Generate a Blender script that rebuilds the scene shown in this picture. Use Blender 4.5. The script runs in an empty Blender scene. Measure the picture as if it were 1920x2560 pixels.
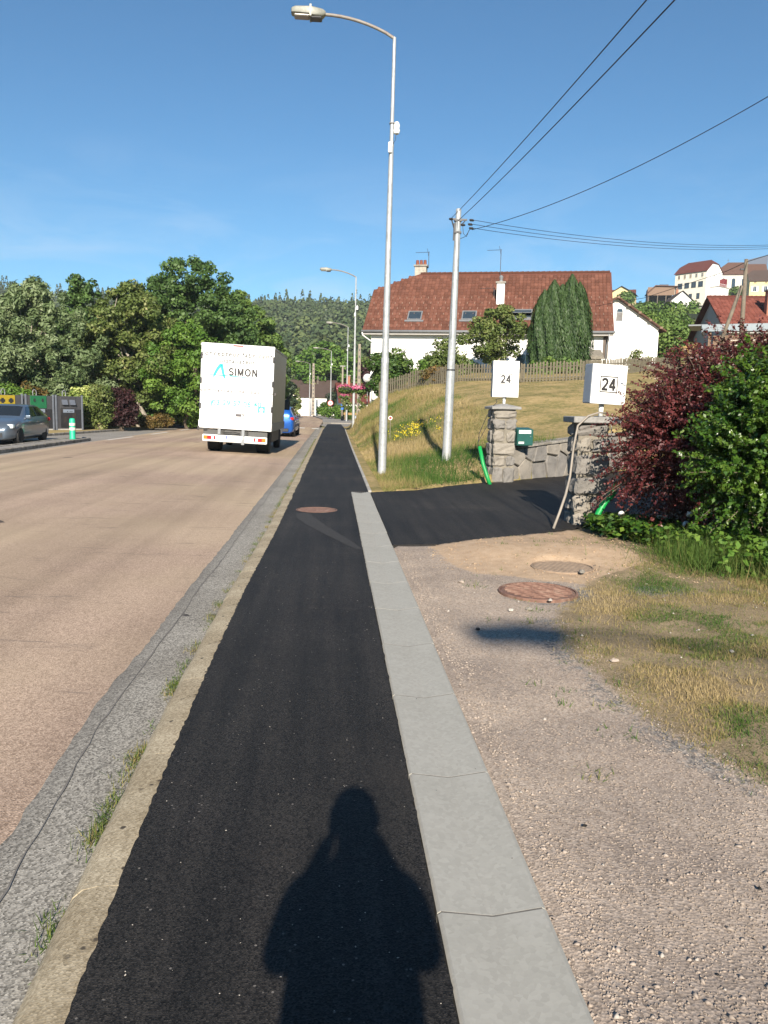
import bpy, bmesh, math, random
import numpy as np
from mathutils import Vector, Matrix
R = math.radians
random.seed(7)
rng = np.random.default_rng(11)
S = bpy.context.scene
COL = S.collection

# ------------------------------------------------------------------ camera, sky, sun, exposure
EYE = np.array([0., 0., 1.55])
PITCH, YAW, ROLL, FPX = 7.465, -3.744, 1.3, 2000.0
cam_d = bpy.data.cameras.new('camera'); cam = bpy.data.objects.new('camera', cam_d); COL.objects.link(cam)
CM = Matrix.Rotation(R(YAW), 3, 'Z') @ Matrix.Rotation(R(90 - PITCH), 3, 'X') @ Matrix.Rotation(R(ROLL), 3, 'Z')
cam.matrix_world = Matrix.Translation(Vector(EYE)) @ CM.to_4x4()
cam_d.sensor_fit = 'VERTICAL'; cam_d.sensor_height = 24.0; cam_d.lens = 24.0 * FPX / 2560.0
cam_d.clip_start = 0.05; cam_d.clip_end = 5000
S.camera = cam
CMn = np.array(CM)
def at(px, py, Y):                       # point of the place seen at photo position px, py whose distance along the road is Y
    d = CMn @ np.array([(px - 960) / FPX, -(py - 1280) / FPX, -1.0]); return EYE + d * (Y / d[1])
def gp(px, py, z=0.0):
    d = CMn @ np.array([(px - 960) / FPX, -(py - 1280) / FPX, -1.0]); return EYE + d * ((z - EYE[2]) / d[2])

SUN_EL, SUN_AZ = 26.5, 1.8
w = bpy.data.worlds.new('World'); S.world = w; w.use_nodes = True
nt = w.node_tree; nt.nodes.clear()
o_ = nt.nodes.new('ShaderNodeOutputWorld'); bg = nt.nodes.new('ShaderNodeBackground')
sky = nt.nodes.new('ShaderNodeTexSky'); sky.sky_type = 'NISHITA'; sky.sun_disc = False
sky.sun_elevation = R(SUN_EL); sky.sun_rotation = R(180 + SUN_AZ); sky.altitude = 450; sky.air_density = 1.0; sky.dust_density = 0.0; sky.ozone_density = 3.8
tc = nt.nodes.new('ShaderNodeTexCoord'); sep = nt.nodes.new('ShaderNodeSeparateXYZ'); nt.links.new(tc.outputs['Generated'], sep.inputs[0])
mp = nt.nodes.new('ShaderNodeMapping'); mp.inputs['Scale'].default_value = (2.2, 2.2, 9.0); mp.inputs['Rotation'].default_value = (0.0, R(18), 0.0); mp.inputs['Location'].default_value = (3.3, .2, .0)
nt.links.new(tc.outputs['Generated'], mp.inputs[0])
nz = nt.nodes.new('ShaderNodeTexNoise'); nz.inputs['Scale'].default_value = 2.4; nz.inputs['Detail'].default_value = 7; nz.inputs['Roughness'].default_value = .6; nz.inputs['Distortion'].default_value = .7
nt.links.new(mp.outputs[0], nz.inputs['Vector'])
cr = nt.nodes.new('ShaderNodeValToRGB'); cr.color_ramp.elements[0].position = .44; cr.color_ramp.elements[0].color = (0, 0, 0, 1); cr.color_ramp.elements[1].position = .80; cr.color_ramp.elements[1].color = (1, 1, 1, 1)
nt.links.new(nz.outputs[0], cr.inputs[0])
band = nt.nodes.new('ShaderNodeValToRGB'); b_ = band.color_ramp; b_.elements[0].position = 0.02; b_.elements[0].color = (.55, .55, .55, 1); b_.elements[1].position = .30; b_.elements[1].color = (0, 0, 0, 1)
e_ = b_.elements.new(.12); e_.color = (.5, .5, .5, 1)
nt.links.new(sep.outputs[2], band.inputs[0])
mul = nt.nodes.new('ShaderNodeMath'); mul.operation = 'MULTIPLY'; nt.links.new(cr.outputs[0], mul.inputs[0]); nt.links.new(band.outputs[0], mul.inputs[1])
mixc = nt.nodes.new('ShaderNodeMixRGB'); mixc.inputs[2].default_value = (6.4, 7.6, 9.2, 1)
wb = nt.nodes.new('ShaderNodeMixRGB'); wb.blend_type = 'MULTIPLY'; wb.inputs[0].default_value = 1.0; wb.inputs[2].default_value = (.68, 1.03, 1.12, 1)   # camera white balance: cooler, cleaner blue
nt.links.new(sky.outputs[0], wb.inputs[1]); nt.links.new(mul.outputs[0], mixc.inputs[0]); nt.links.new(wb.outputs[0], mixc.inputs[1])
nt.links.new(mixc.outputs[0], bg.inputs[0]); nt.links.new(bg.outputs[0], o_.inputs[0])
bg.inputs[1].default_value = 0.058
sun_d = bpy.data.lights.new('sun', 'SUN'); sun = bpy.data.objects.new('sun', sun_d); COL.objects.link(sun)
sun_d.energy = 5.0; sun_d.angle = R(0.53); sun_d.color = (1.0, .90, .76)
ldir = Vector((math.sin(R(SUN_AZ)) * math.cos(R(SUN_EL)), math.cos(R(SUN_AZ)) * math.cos(R(SUN_EL)), -math.sin(R(SUN_EL))))
sun.rotation_euler = ldir.to_track_quat('-Z', 'Y').to_euler(); sun.location = (0, -30, 40)
S.view_settings.view_transform = 'Standard'; S.view_settings.look = 'None'; S.view_settings.exposure = 0.95; S.view_settings.gamma = 1.0
S.view_settings.use_curve_mapping = False
S.render.engine = 'CYCLES'
S.cycles.max_bounces = 6; S.cycles.diffuse_bounces = 3; S.cycles.glossy_bounces = 3; S.cycles.transmission_bounces = 4; S.cycles.transparent_max_bounces = 4
S.cycles.use_denoising = True; S.cycles.caustics_reflective = False; S.cycles.caustics_refractive = False

# ------------------------------------------------------------------ materials
MATS = {}
def _mat(name):
    m = bpy.data.materials.new(name); m.use_nodes = True; MATS[name] = m
    n = m.node_tree; b = n.nodes['Principled BSDF']; return m, n, b
def rgba(c): return (c[0], c[1], c[2], 1.0)
def N(n, t, **kw):
    x = n.nodes.new(t)
    for k, v in kw.items(): x.inputs[k].default_value = v
    return x
def ramp(n, src, stops):
    c = n.nodes.new('ShaderNodeValToRGB'); el = c.color_ramp.elements
    while len(el) < len(stops): el.new(.5)
    for e, (p, col) in zip(el, stops): e.position = p; e.color = rgba(col) if len(col) == 3 else col
    n.links.new(src, c.inputs[0]); return c
def mix(n, fac, a, b, mode='MIX'):
    x = n.nodes.new('ShaderNodeMixRGB'); x.blend_type = mode
    for i, v in ((0, fac), (1, a), (2, b)):
        if hasattr(v, 'is_linked'): n.links.new(v, x.inputs[i])
        elif isinstance(v, (int, float)): x.inputs[i].default_value = v
        else: x.inputs[i].default_value = rgba(v)
    return x.outputs[0]
def bump(n, b, h, strength=.3, dist=.01):
    bp = n.nodes.new('ShaderNodeBump'); bp.inputs['Strength'].default_value = strength; bp.inputs['Distance'].default_value = dist
    n.links.new(h, bp.inputs['Height']); n.links.new(bp.outputs[0], b.inputs['Normal'])
def coords(n): return n.nodes.new('ShaderNodeTexCoord').outputs['Object']
def noise(n, vec, scale, detail=4, rough=.55, dist=0.):
    x = N(n, 'ShaderNodeTexNoise', Scale=scale, Detail=detail, Roughness=rough, Distortion=dist); n.links.new(vec, x.inputs['Vector']); return x.outputs[0]
def plain(name, col, rough=.6, metal=0., var=.12, scale=6., bmp=.0, bscale=40., spec=.5, dirt=None):
    m, n, b = _mat(name); v = coords(n)
    f = noise(n, v, scale, 5)
    lo = tuple(c * (1 - var) for c in col); hi = tuple(min(1, c * (1 + var)) for c in col)
    c = ramp(n, f, [(.3, lo), (.7, hi)]).outputs[0]
    if dirt:
        f2 = ramp(n, noise(n, v, dirt[1], 6, .65), [(dirt[2], (0, 0, 0)), (dirt[3], (1, 1, 1))]).outputs[0]
        c = mix(n, f2, c, dirt[0])
    n.links.new(c, b.inputs['Base Color'])
    b.inputs['Roughness'].default_value = rough; b.inputs['Metallic'].default_value = metal; b.inputs['Specular IOR Level'].default_value = spec
    if bmp: bump(n, b, noise(n, v, bscale, 3), bmp, .02)
    return m
def speckle(name, lo, hi, scale, rough=.9, bmp=.4, bd=.006, patch=None, specks=None, big=None):
    """grainy ground: voronoi grains between lo and hi, larger patches, odd bright grains"""
    m, n, b = _mat(name); v = coords(n)
    vo = N(n, 'ShaderNodeTexVoronoi', Scale=scale); n.links.new(v, vo.inputs['Vector'])
    bw = n.nodes.new('ShaderNodeRGBToBW'); n.links.new(vo.outputs['Color'], bw.inputs[0])
    c = ramp(n, bw.outputs[0], [(.15, lo), (.85, hi)]).outputs[0]
    if patch:
        f = noise(n, v, patch[1], 6, .6, .4); c = mix(n, ramp(n, f, [(patch[2], (0, 0, 0)), (patch[3], (1, 1, 1))]).outputs[0], c, patch[0], 'MULTIPLY')
    if big:
        f = noise(n, v, big[1], 4); c = mix(n, ramp(n, f, [(big[2], (0, 0, 0)), (big[3], (1, 1, 1))]).outputs[0], c, big[0])
    if specks:
        v2 = N(n, 'ShaderNodeTexVoronoi', Scale=specks[1]); n.links.new(v, v2.inputs['Vector'])
        bw2 = n.nodes.new('ShaderNodeRGBToBW'); n.links.new(v2.outputs['Color'], bw2.inputs[0])
        f = ramp(n, bw2.outputs[0], [(specks[2], (0, 0, 0)), (specks[2] + .03, (1, 1, 1))]).outputs[0]
        g = ramp(n, v2.outputs['Distance'], [(.25, (1, 1, 1)), (.4, (0, 0, 0))]).outputs[0]
        c = mix(n, mix(n, 1.0, f, g, 'MULTIPLY'), c, specks[0])
    n.links.new(c, b.inputs['Base Color']); b.inputs['Roughness'].default_value = rough; b.inputs['Specular IOR Level'].default_value = .25
    if bmp: bump(n, b, vo.outputs['Distance'], bmp, bd)
    return m, n, b, c, v
def leafmat(name, stops, rough=.55, transl=.25, spec=.35):
    m, n, b = _mat(name)
    a = n.nodes.new('ShaderNodeAttribute'); a.attribute_name = 'rnd'
    c = ramp(n, a.outputs['Fac'], stops).outputs[0]
    n.links.new(c, b.inputs['Base Color']); b.inputs['Roughness'].default_value = rough; b.inputs['Specular IOR Level'].default_value = spec
    if transl:
        t = n.nodes.new('ShaderNodeBsdfTranslucent'); n.links.new(mix(n, .35, c, (.25, .3, .02)), t.inputs[0])
        mx = n.nodes.new('ShaderNodeMixShader'); mx.inputs[0].default_value = transl
        n.links.new(b.outputs[0], mx.inputs[1]); n.links.new(t.outputs[0], mx.inputs[2]); n.links.new(mx.outputs[0], n.nodes['Material Output'].inputs[0])
    return m

# ------------------------------------------------------------------ mesh helpers
def link(o, parent=None):
    COL.objects.link(o)
    if parent is not None: o.parent = parent
    return o
class MB:
    def __init__(s): s.v = []; s.f = []
    def add(s, vs, fs):
        k = len(s.v); s.v += [tuple(map(float, p)) for p in vs]; s.f += [tuple(i + k for i in f) for f in fs]; return s
    def box(s, x0, x1, y0, y1, z0, z1, M=None):
        vs = [(x0, y0, z0), (x1, y0, z0), (x1, y1, z0), (x0, y1, z0), (x0, y0, z1), (x1, y0, z1), (x1, y1, z1), (x0, y1, z1)]
        if M is not None: vs = [tuple(M @ Vector(p)) for p in vs]
        return s.add(vs, [(3, 2, 1, 0), (4, 5, 6, 7), (0, 1, 5, 4), (1, 2, 6, 5), (2, 3, 7, 6), (3, 0, 4, 7)])
    def prism(s, poly, h0, h1, axis='z', M=None):
        n = len(poly)
        def pt(a, b, h): return {'z': (a, b, h), 'y': (a, h, b), 'x': (h, a, b)}[axis]
        vs = [pt(a, b, h0) for a, b in poly] + [pt(a, b, h1) for a, b in poly]
        if M is not None: vs = [tuple(M @ Vector(p)) for p in vs]
        return s.add(vs, [tuple(range(n - 1, -1, -1)), tuple(range(n, 2 * n))] + [(i, (i + 1) % n, n + (i + 1) % n, n + i) for i in range(n)])
    def tube(s, path, rad, n=8, cap=True, flat=1.0):
        P = [Vector(p) for p in path]; k = len(P)
        rad = [rad] * k if isinstance(rad, (int, float)) else rad
        vs = []; up = Vector((0, 0, 1)); prev = None
        for i, p in enumerate(P):
            t = (P[min(i + 1, k - 1)] - P[max(i - 1, 0)]).normalized()
            if prev is None:
                a = t.cross(up if abs(t.z) < .95 else Vector((0, 1, 0))).normalized()
            else:
                a = (prev - t * prev.dot(t)).normalized()
            prev = a; b = t.cross(a)
            for j in range(n):
                q = 2 * math.pi * j / n; vs.append(p + (a * math.cos(q) + b * math.sin(q) * flat) * rad[i])
        fs = [(i * n + j, i * n + (j + 1) % n, (i + 1) * n + (j + 1) % n, (i + 1) * n + j) for i in range(k - 1) for j in range(n)]
        if cap: fs += [tuple(range(n - 1, -1, -1)), tuple((k - 1) * n + j for j in range(n))]
        return s.add(vs, fs)
    def lathe(s, prof, n=16, M=None):
        k = len(prof); vs = []
        for r, z in prof:
            for j in range(n):
                q = 2 * math.pi * j / n; vs.append((r * math.cos(q), r * math.sin(q), z))
        if M is not None: vs = [tuple(M @ Vector(p)) for p in vs]
        fs = [(i * n + j, i * n + (j + 1) % n, (i + 1) * n + (j + 1) % n, (i + 1) * n + j) for i in range(k - 1) for j in range(n)]
        return s.add(vs, fs + [tuple(range(n - 1, -1, -1)), tuple((k - 1) * n + j for j in range(n))])
    def build(s, name, mat, parent=None, bevel=0., smooth=False, seg=1, loc=None, jitter=0., auto=None):
        me = bpy.data.meshes.new(name)
        vs = s.v
        if jitter: vs = [(a + random.uniform(-jitter, jitter), b + random.uniform(-jitter, jitter), c + random.uniform(-jitter, jitter)) for a, b, c in vs]
        me.from_pydata(vs, [], s.f)
        bm = bmesh.new(); bm.from_mesh(me)
        bmesh.ops.recalc_face_normals(bm, faces=bm.faces)
        if bevel:
            ed = [e for e in bm.edges if e.is_manifold and e.calc_face_angle(0) > .5]
            bmesh.ops.bevel(bm, geom=ed, offset=bevel, segments=seg, affect='EDGES', profile=.6, clamp_overlap=True)
        for f in bm.faces: f.smooth = smooth
        if auto:
            for f in bm.faces: f.smooth = True
            for e in bm.edges:
                if e.is_manifold and e.calc_face_angle(0) > R(auto): e.smooth = False
        bm.to_mesh(me); bm.free()
        me.materials.append(MATS[mat])
        ob = bpy.data.objects.new(name, me); link(ob, parent)
        if loc is not None: ob.location = loc
        return ob
def npmesh(name, verts, faces, mat, parent=None, rnd=None, smooth=False):
    verts = np.asarray(verts, np.float32); faces = np.asarray(faces, np.int32); k = faces.shape[1]
    me = bpy.data.meshes.new(name); me.vertices.add(len(verts)); me.vertices.foreach_set('co', verts.ravel())
    me.loops.add(faces.size); me.loops.foreach_set('vertex_index', faces.ravel())
    me.polygons.add(len(faces)); me.polygons.foreach_set('loop_start', np.arange(0, faces.size, k, dtype=np.int32))
    me.polygons.foreach_set('loop_total', np.full(len(faces), k, np.int32))
    if smooth: me.polygons.foreach_set('use_smooth', np.ones(len(faces), bool))
    me.update(calc_edges=True)
    if rnd is not None:
        a = me.attributes.new('rnd', 'FLOAT', 'FACE'); a.data.foreach_set('value', np.asarray(rnd, np.float32))
    me.materials.append(MATS[mat] if isinstance(mat, str) else mat)
    return link(bpy.data.objects.new(name, me), parent)
def tag(o, label, cat=None, group=None, kind=None):
    o['label'] = label
    if cat: o['category'] = cat
    if group: o['group'] = group
    if kind: o['kind'] = kind
    return o
def thing(name, label, cat, loc=(0, 0, 0), rz=0., group=None):
    o = bpy.data.objects.new(name, None); COL.objects.link(o); o.empty_display_size = .2
    o.location = Vector([float(c) for c in loc]); o.rotation_euler = (0, 0, rz)
    return tag(o, label, cat, group)
def struct(o, label=None):
    o['kind'] = 'structure'
    if label: o['label'] = label
    return o
def copy_tree(o, parent=None):
    c = o.copy(); COL.objects.link(c)
    if parent is not None: c.parent = parent
    for ch in list(o.children): copy_tree(ch, c)
    return c
def text(name, s, size, mat, parent, M, bold=0., shear=0., ext=.002, spacing=1., align='CENTER', sx=1.):
    cu = bpy.data.curves.new(name, 'FONT'); cu.body = s; cu.size = size; cu.extrude = ext; cu.offset = bold; cu.shear = shear
    cu.align_x = align; cu.align_y = 'CENTER'; cu.space_character = spacing; cu.resolution_u = 4
    t = bpy.data.objects.new(name, cu); me = bpy.data.meshes.new_from_object(t)
    bpy.data.objects.remove(t); bpy.data.curves.remove(cu)
    me.transform(Matrix.Diagonal((sx, 1, 1, 1))); me.transform(M)
    me.materials.clear(); me.materials.append(MATS[mat]); me.name = name
    o = link(bpy.data.objects.new(name, me), parent)
    if len(s) > 3: o['kind'] = 'stuff'
    return o
# bold stroke lettering: each glyph is a set of flat ribbons in a 0..1 high box
def _arc(cx, cy, rx, ry, a0, a1, n=10): return [(cx + rx * math.cos(R(a0 + (a1 - a0) * i / n)), cy + ry * math.sin(R(a0 + (a1 - a0) * i / n))) for i in range(n + 1)]
GLYPHS = {'2': (.62, [_arc(.30, .70, .23, .22, 165, -25) + [(.44, .48), (.12, .08)], [(.03, .075), (.58, .075)]]),
    '4': (.64, [[(.41, .0), (.41, 1.0)], [(.41, .97), (.06, .31)], [(.0, .29), (.60, .29)]]),
    'S': (.66, [_arc(.32, .71, .24, .215, 25, 270) + _arc(.32, .285, .26, .215, 90, -155)]),
    'I': (.26, [[(.12, 0), (.12, 1)]]), 'M': (.86, [[(.10, 0), (.10, 1)], [(.12, .97), (.41, .06)], [(.41, .06), (.70, .97)], [(.72, 1), (.72, 0)]]),
    'O': (.86, [_arc(.40, .5, .32, .43, 0, 360, 22)]), 'N': (.78, [[(.10, 0), (.10, 1)], [(.12, .96), (.60, .04)], [(.62, 1), (.62, 0)]])}
def ribbon_text(name, s, h, hw, mat, par, x, z, y, gap=.10):
    tot = sum(GLYPHS[c][0] for c in s) * h + gap * h * (len(s) - 1); cx = x - tot / 2
    for c in s:
        wv, strokes = GLYPHS[c]; b = MB()
        for li, st in enumerate(strokes):
            vs = []; k = len(st); yy = y - .0006 * li
            for i, (px_, pz) in enumerate(st):
                x0, z0 = st[max(i - 1, 0)]; x1, z1 = st[min(i + 1, k - 1)]; L = math.hypot(x1 - x0, z1 - z0) or 1; nx, nz_ = -(z1 - z0) / L, (x1 - x0) / L
                for sg in (1, -1): vs.append((cx + (px_ + sg * nx * hw) * h, yy, z + (pz - .5 + sg * nz_ * hw) * h))
            fs = [(2 * i, 2 * i + 2, 2 * i + 3, 2 * i + 1) for i in range(k - 1)]; m = len(vs)
            b.add(vs + [(a, q + .003, d) for a, q, d in vs], fs + [tuple(m + q for q in f[::-1]) for f in fs])
        b.build(name, mat, par); cx += (wv + gap) * h
FACE_Y = Matrix.Rotation(R(90), 4, 'X')       # text plane standing up, read from -Y

# vegetation generators ------------------------------------------------
def unit(n):
    v = rng.normal(size=(n, 3)); return v / np.linalg.norm(v, axis=1)[:, None]
def cards(c, nrm, size, asp=1.6, bend=.25, up=None):
    """one bent diamond leaf (4 verts) per centre c, facing nrm"""
    n = len(c); size = np.broadcast_to(size, (n,))[:, None]
    t = unit(n) if up is None else up
    t = t - nrm * np.sum(t * nrm, 1)[:, None]; t /= np.linalg.norm(t, axis=1)[:, None] + 1e-9
    b = np.cross(nrm, t)
    L = size * asp * .5; Wd = size * .5
    v = np.stack([c - t * L, c + b * Wd + nrm * Wd * bend, c + t * L, c - b * Wd + nrm * Wd * bend], 1).reshape(-1, 3)
    f = np.arange(n * 4).reshape(-1, 4)
    return v, f
def clumps(centres, radii, n, size, asp=1.5, outw=.7, upw=.35, squash=.75, shell=.55):
    """leaves on many small overlapping clumps; returns verts, faces, rnd"""
    centres = np.asarray(centres); radii = np.asarray(radii)
    p = radii ** 2; idx = rng.choice(len(centres), n, p=p / p.sum())
    d = unit(n); rr = radii[idx] * (shell + (1 - shell) * rng.random(n) ** .6) * (1 + .12 * rng.normal(size=n))
    off = d * rr[:, None]; off[:, 2] *= squash
    c = centres[idx] + off
    nr = d * outw + unit(n) * (1 - outw * .5); nr[:, 2] += upw; nr /= np.linalg.norm(nr, axis=1)[:, None]
    sz = size * (.6 + .8 * rng.random(n))
    v, f = cards(c, nr, sz, asp)
    cr_ = rng.random(len(centres))
    return v, f, np.clip(.55 * cr_[idx] + .45 * rng.random(n), 0, 1)
def grass_blades(pts, h, wdt, lean=.35, rnd=None):
    n = len(pts); a = rng.random(n) * 2 * np.pi; hh = h * (.5 + .9 * rng.random(n)); hh = hh if np.ndim(hh) else hh
    l = lean * hh * rng.random(n) * 1.6; q = rng.random(n) * 2 * np.pi
    dx = np.stack([np.cos(a), np.sin(a), np.zeros(n)], 1) * (wdt * .5 * np.ones(n))[:, None]
    tip = pts + np.stack([np.cos(q) * l, np.sin(q) * l, hh * np.sqrt(np.clip(1 - (l / hh) ** 2, .1, 1))], 1)
    v = np.stack([pts - dx, pts + dx, tip], 1).reshape(-1, 3)
    return v, np.arange(n * 3).reshape(-1, 3)
def vnoise(x, y, s, seed=0):
    """cheap smooth 2-D value noise in 0..1"""
    r = np.random.default_rng(seed); T = r.random((64, 64)); x = np.asarray(x) / s; y = np.asarray(y) / s
    xi = np.floor(x).astype(int); yi = np.floor(y).astype(int); fx = x - xi; fy = y - yi
    fx = fx * fx * (3 - 2 * fx); fy = fy * fy * (3 - 2 * fy)
    g = lambda a, b: T[a % 64, b % 64]
    return (g(xi, yi) * (1 - fx) + g(xi + 1, yi) * fx) * (1 - fy) + (g(xi, yi + 1) * (1 - fx) + g(xi + 1, yi + 1) * fx) * fy
def fbm(x, y, s, seed=0): return .6 * vnoise(x, y, s, seed) + .28 * vnoise(x, y, s / 2.3, seed + 1) + .12 * vnoise(x, y, s / 5.1, seed + 2)
def inpoly(x, y, poly):
    x = np.asarray(x); y = np.asarray(y); r = np.zeros(x.shape, bool); n = len(poly)
    for i in range(n):
        (x0, y0), (x1, y1) = poly[i], poly[(i + 1) % n]
        c = ((y0 > y) != (y1 > y)); r ^= c & (x < (x1 - x0) * (y - y0) / ((y1 - y0) if y1 != y0 else 1e-9) + x0)
    return r
def grid(xs, ys, zf):
    X, Y = np.meshgrid(xs, ys); Z = zf(X, Y); v = np.stack([X, Y, Z], -1).reshape(-1, 3); nx = len(xs)
    i, j = np.meshgrid(np.arange(nx - 1), np.arange(len(ys) - 1)); a = (j * nx + i).ravel()
    return v, np.stack([a, a + 1, a + nx + 1, a + nx], 1)
# ------------------------------------------------------------------ material library
speckle('red_asphalt', (.25, .18, .134), (.53, .40, .31), 120, patch=((.78, .77, .76), .35, .42, .72), big=((.44, .35, .235), .13, .40, .68), specks=((.05, .042, .038), 2.6, .93))
def road_tracks(m):
    n = m.node_tree; b = n.nodes['Principled BSDF']; c = b.inputs['Base Color'].links[0].from_socket; v = coords(n)
    mpn = N(n, 'ShaderNodeMapping'); mpn.inputs['Scale'].default_value = (.7, 4.5, 1); n.links.new(v, mpn.inputs[0])
    f = ramp(n, noise(n, mpn.outputs[0], 1.1, 6, .7, .8), [(.585, (0, 0, 0)), (.72, (1, 1, 1))]).outputs[0]
    mpl = N(n, 'ShaderNodeMapping'); mpl.inputs['Scale'].default_value = (1.0, .03, 1); n.links.new(v, mpl.inputs[0]); c = mix(n, 1., c, ramp(n, noise(n, mpl.outputs[0], 1.3, 4, .6), [(.36, (.80, .79, .78)), (.62, (1.06, 1.05, 1.04))]).outputs[0], 'MULTIPLY')
    n.links.new(mix(n, mix(n, 1., f, (.75, .75, .75), 'MULTIPLY'), c, (.13, .105, .09)), b.inputs['Base Color'])
road_tracks(MATS['red_asphalt'])
speckle('grey_asphalt', (.12, .112, .098), (.42, .395, .348), 125, bmp=.35, bd=.004, patch=((.74, .73, .72), .8, .45, .7), specks=((.045, .04, .04), 9., .9))
speckle('old_asphalt', (.20, .185, .165), (.34, .32, .29), 60, patch=((.8, .8, .8), .5, .4, .7))
speckle('black_asphalt', (.006, .0058, .0055), (.040, .037, .034), 170, rough=.72, bmp=.5, bd=.004, patch=((.60, .60, .62), .8, .38, .72), big=((.048, .042, .036), .45, .56, .85), specks=((.15, .14, .13), 80., .90))
def roller_marks(m):
    n = m.node_tree; b = n.nodes['Principled BSDF']; c = b.inputs['Base Color'].links[0].from_socket; v = coords(n)
    mpn = N(n, 'ShaderNodeMapping'); mpn.inputs['Scale'].default_value = (5., .22, 1); n.links.new(v, mpn.inputs[0])
    c = mix(n, 1., c, ramp(n, noise(n, mpn.outputs[0], 1.5, 5, .6), [(.35, (.70, .70, .71)), (.66, (1.35, 1.30, 1.25))]).outputs[0], 'MULTIPLY')
    d = ramp(n, noise(n, v, 2.6, 7, .72), [(.60, (0, 0, 0)), (.80, (.5, .5, .5))]).outputs[0]; n.links.new(mix(n, d, c, (.075, .064, .053)), b.inputs['Base Color'])
roller_marks(MATS['black_asphalt'])
def tar_edge(m):        # strip of old dark binder left where the red coat stops
    n = m.node_tree; b = n.nodes['Principled BSDF']; c = b.inputs['Base Color'].links[0].from_socket; v = coords(n)
    sx = n.nodes.new('ShaderNodeSeparateXYZ'); n.links.new(v, sx.inputs[0]); ad = n.nodes.new('ShaderNodeMath'); ad.operation = 'MULTIPLY_ADD'; ad.inputs[1].default_value = .16; n.links.new(noise(n, v, 7, 6, .7), ad.inputs[0]); n.links.new(sx.outputs[0], ad.inputs[2])
    sh = n.nodes.new('ShaderNodeMath'); sh.operation = 'ADD'; sh.inputs[1].default_value = 1.6; n.links.new(ad.outputs[0], sh.inputs[0])
    f = ramp(n, sh.outputs[0], [(.38, (.55, .55, .55)), (.56, (0, 0, 0))]).outputs[0]; n.links.new(mix(n, f, c, (.105, .097, .09)), b.inputs['Base Color'])
tar_edge(MATS['grey_asphalt'])
m_, n_, b_, c_, v_ = speckle('kerb_stone', (.27, .225, .155), (.47, .405, .295), 120, rough=.95, bmp=.22, patch=((.62, .58, .52), 1.6, .42, .70), specks=((.06, .05, .04), 30., .86))
m_, n_, b_, c_, v_ = speckle('channel_concrete', (.32, .312, .282), (.365, .356, .322), 60, rough=.85, bmp=.10, bd=.002, patch=((.88, .88, .87), .9, .42, .72), big=((.39, .38, .35), 1.6, .55, .8), specks=((.07, .065, .06), 16., .93))
plain('joint', (.15, .14, .125), .95, var=.2, scale=30)
speckle('plain_concrete', (.30, .285, .255), (.44, .42, .385), 80, rough=.9, patch=((.75, .73, .7), 1.8, .45, .72))
speckle('weathered_concrete', (.22, .205, .18), (.36, .335, .295), 60, rough=.9, patch=((.5, .48, .44), 3.2, .42, .66))
plain('road_paint', (.72, .71, .67), .7, var=.1, scale=20, dirt=((.45, .36, .3), 9., .5, .75))
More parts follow.
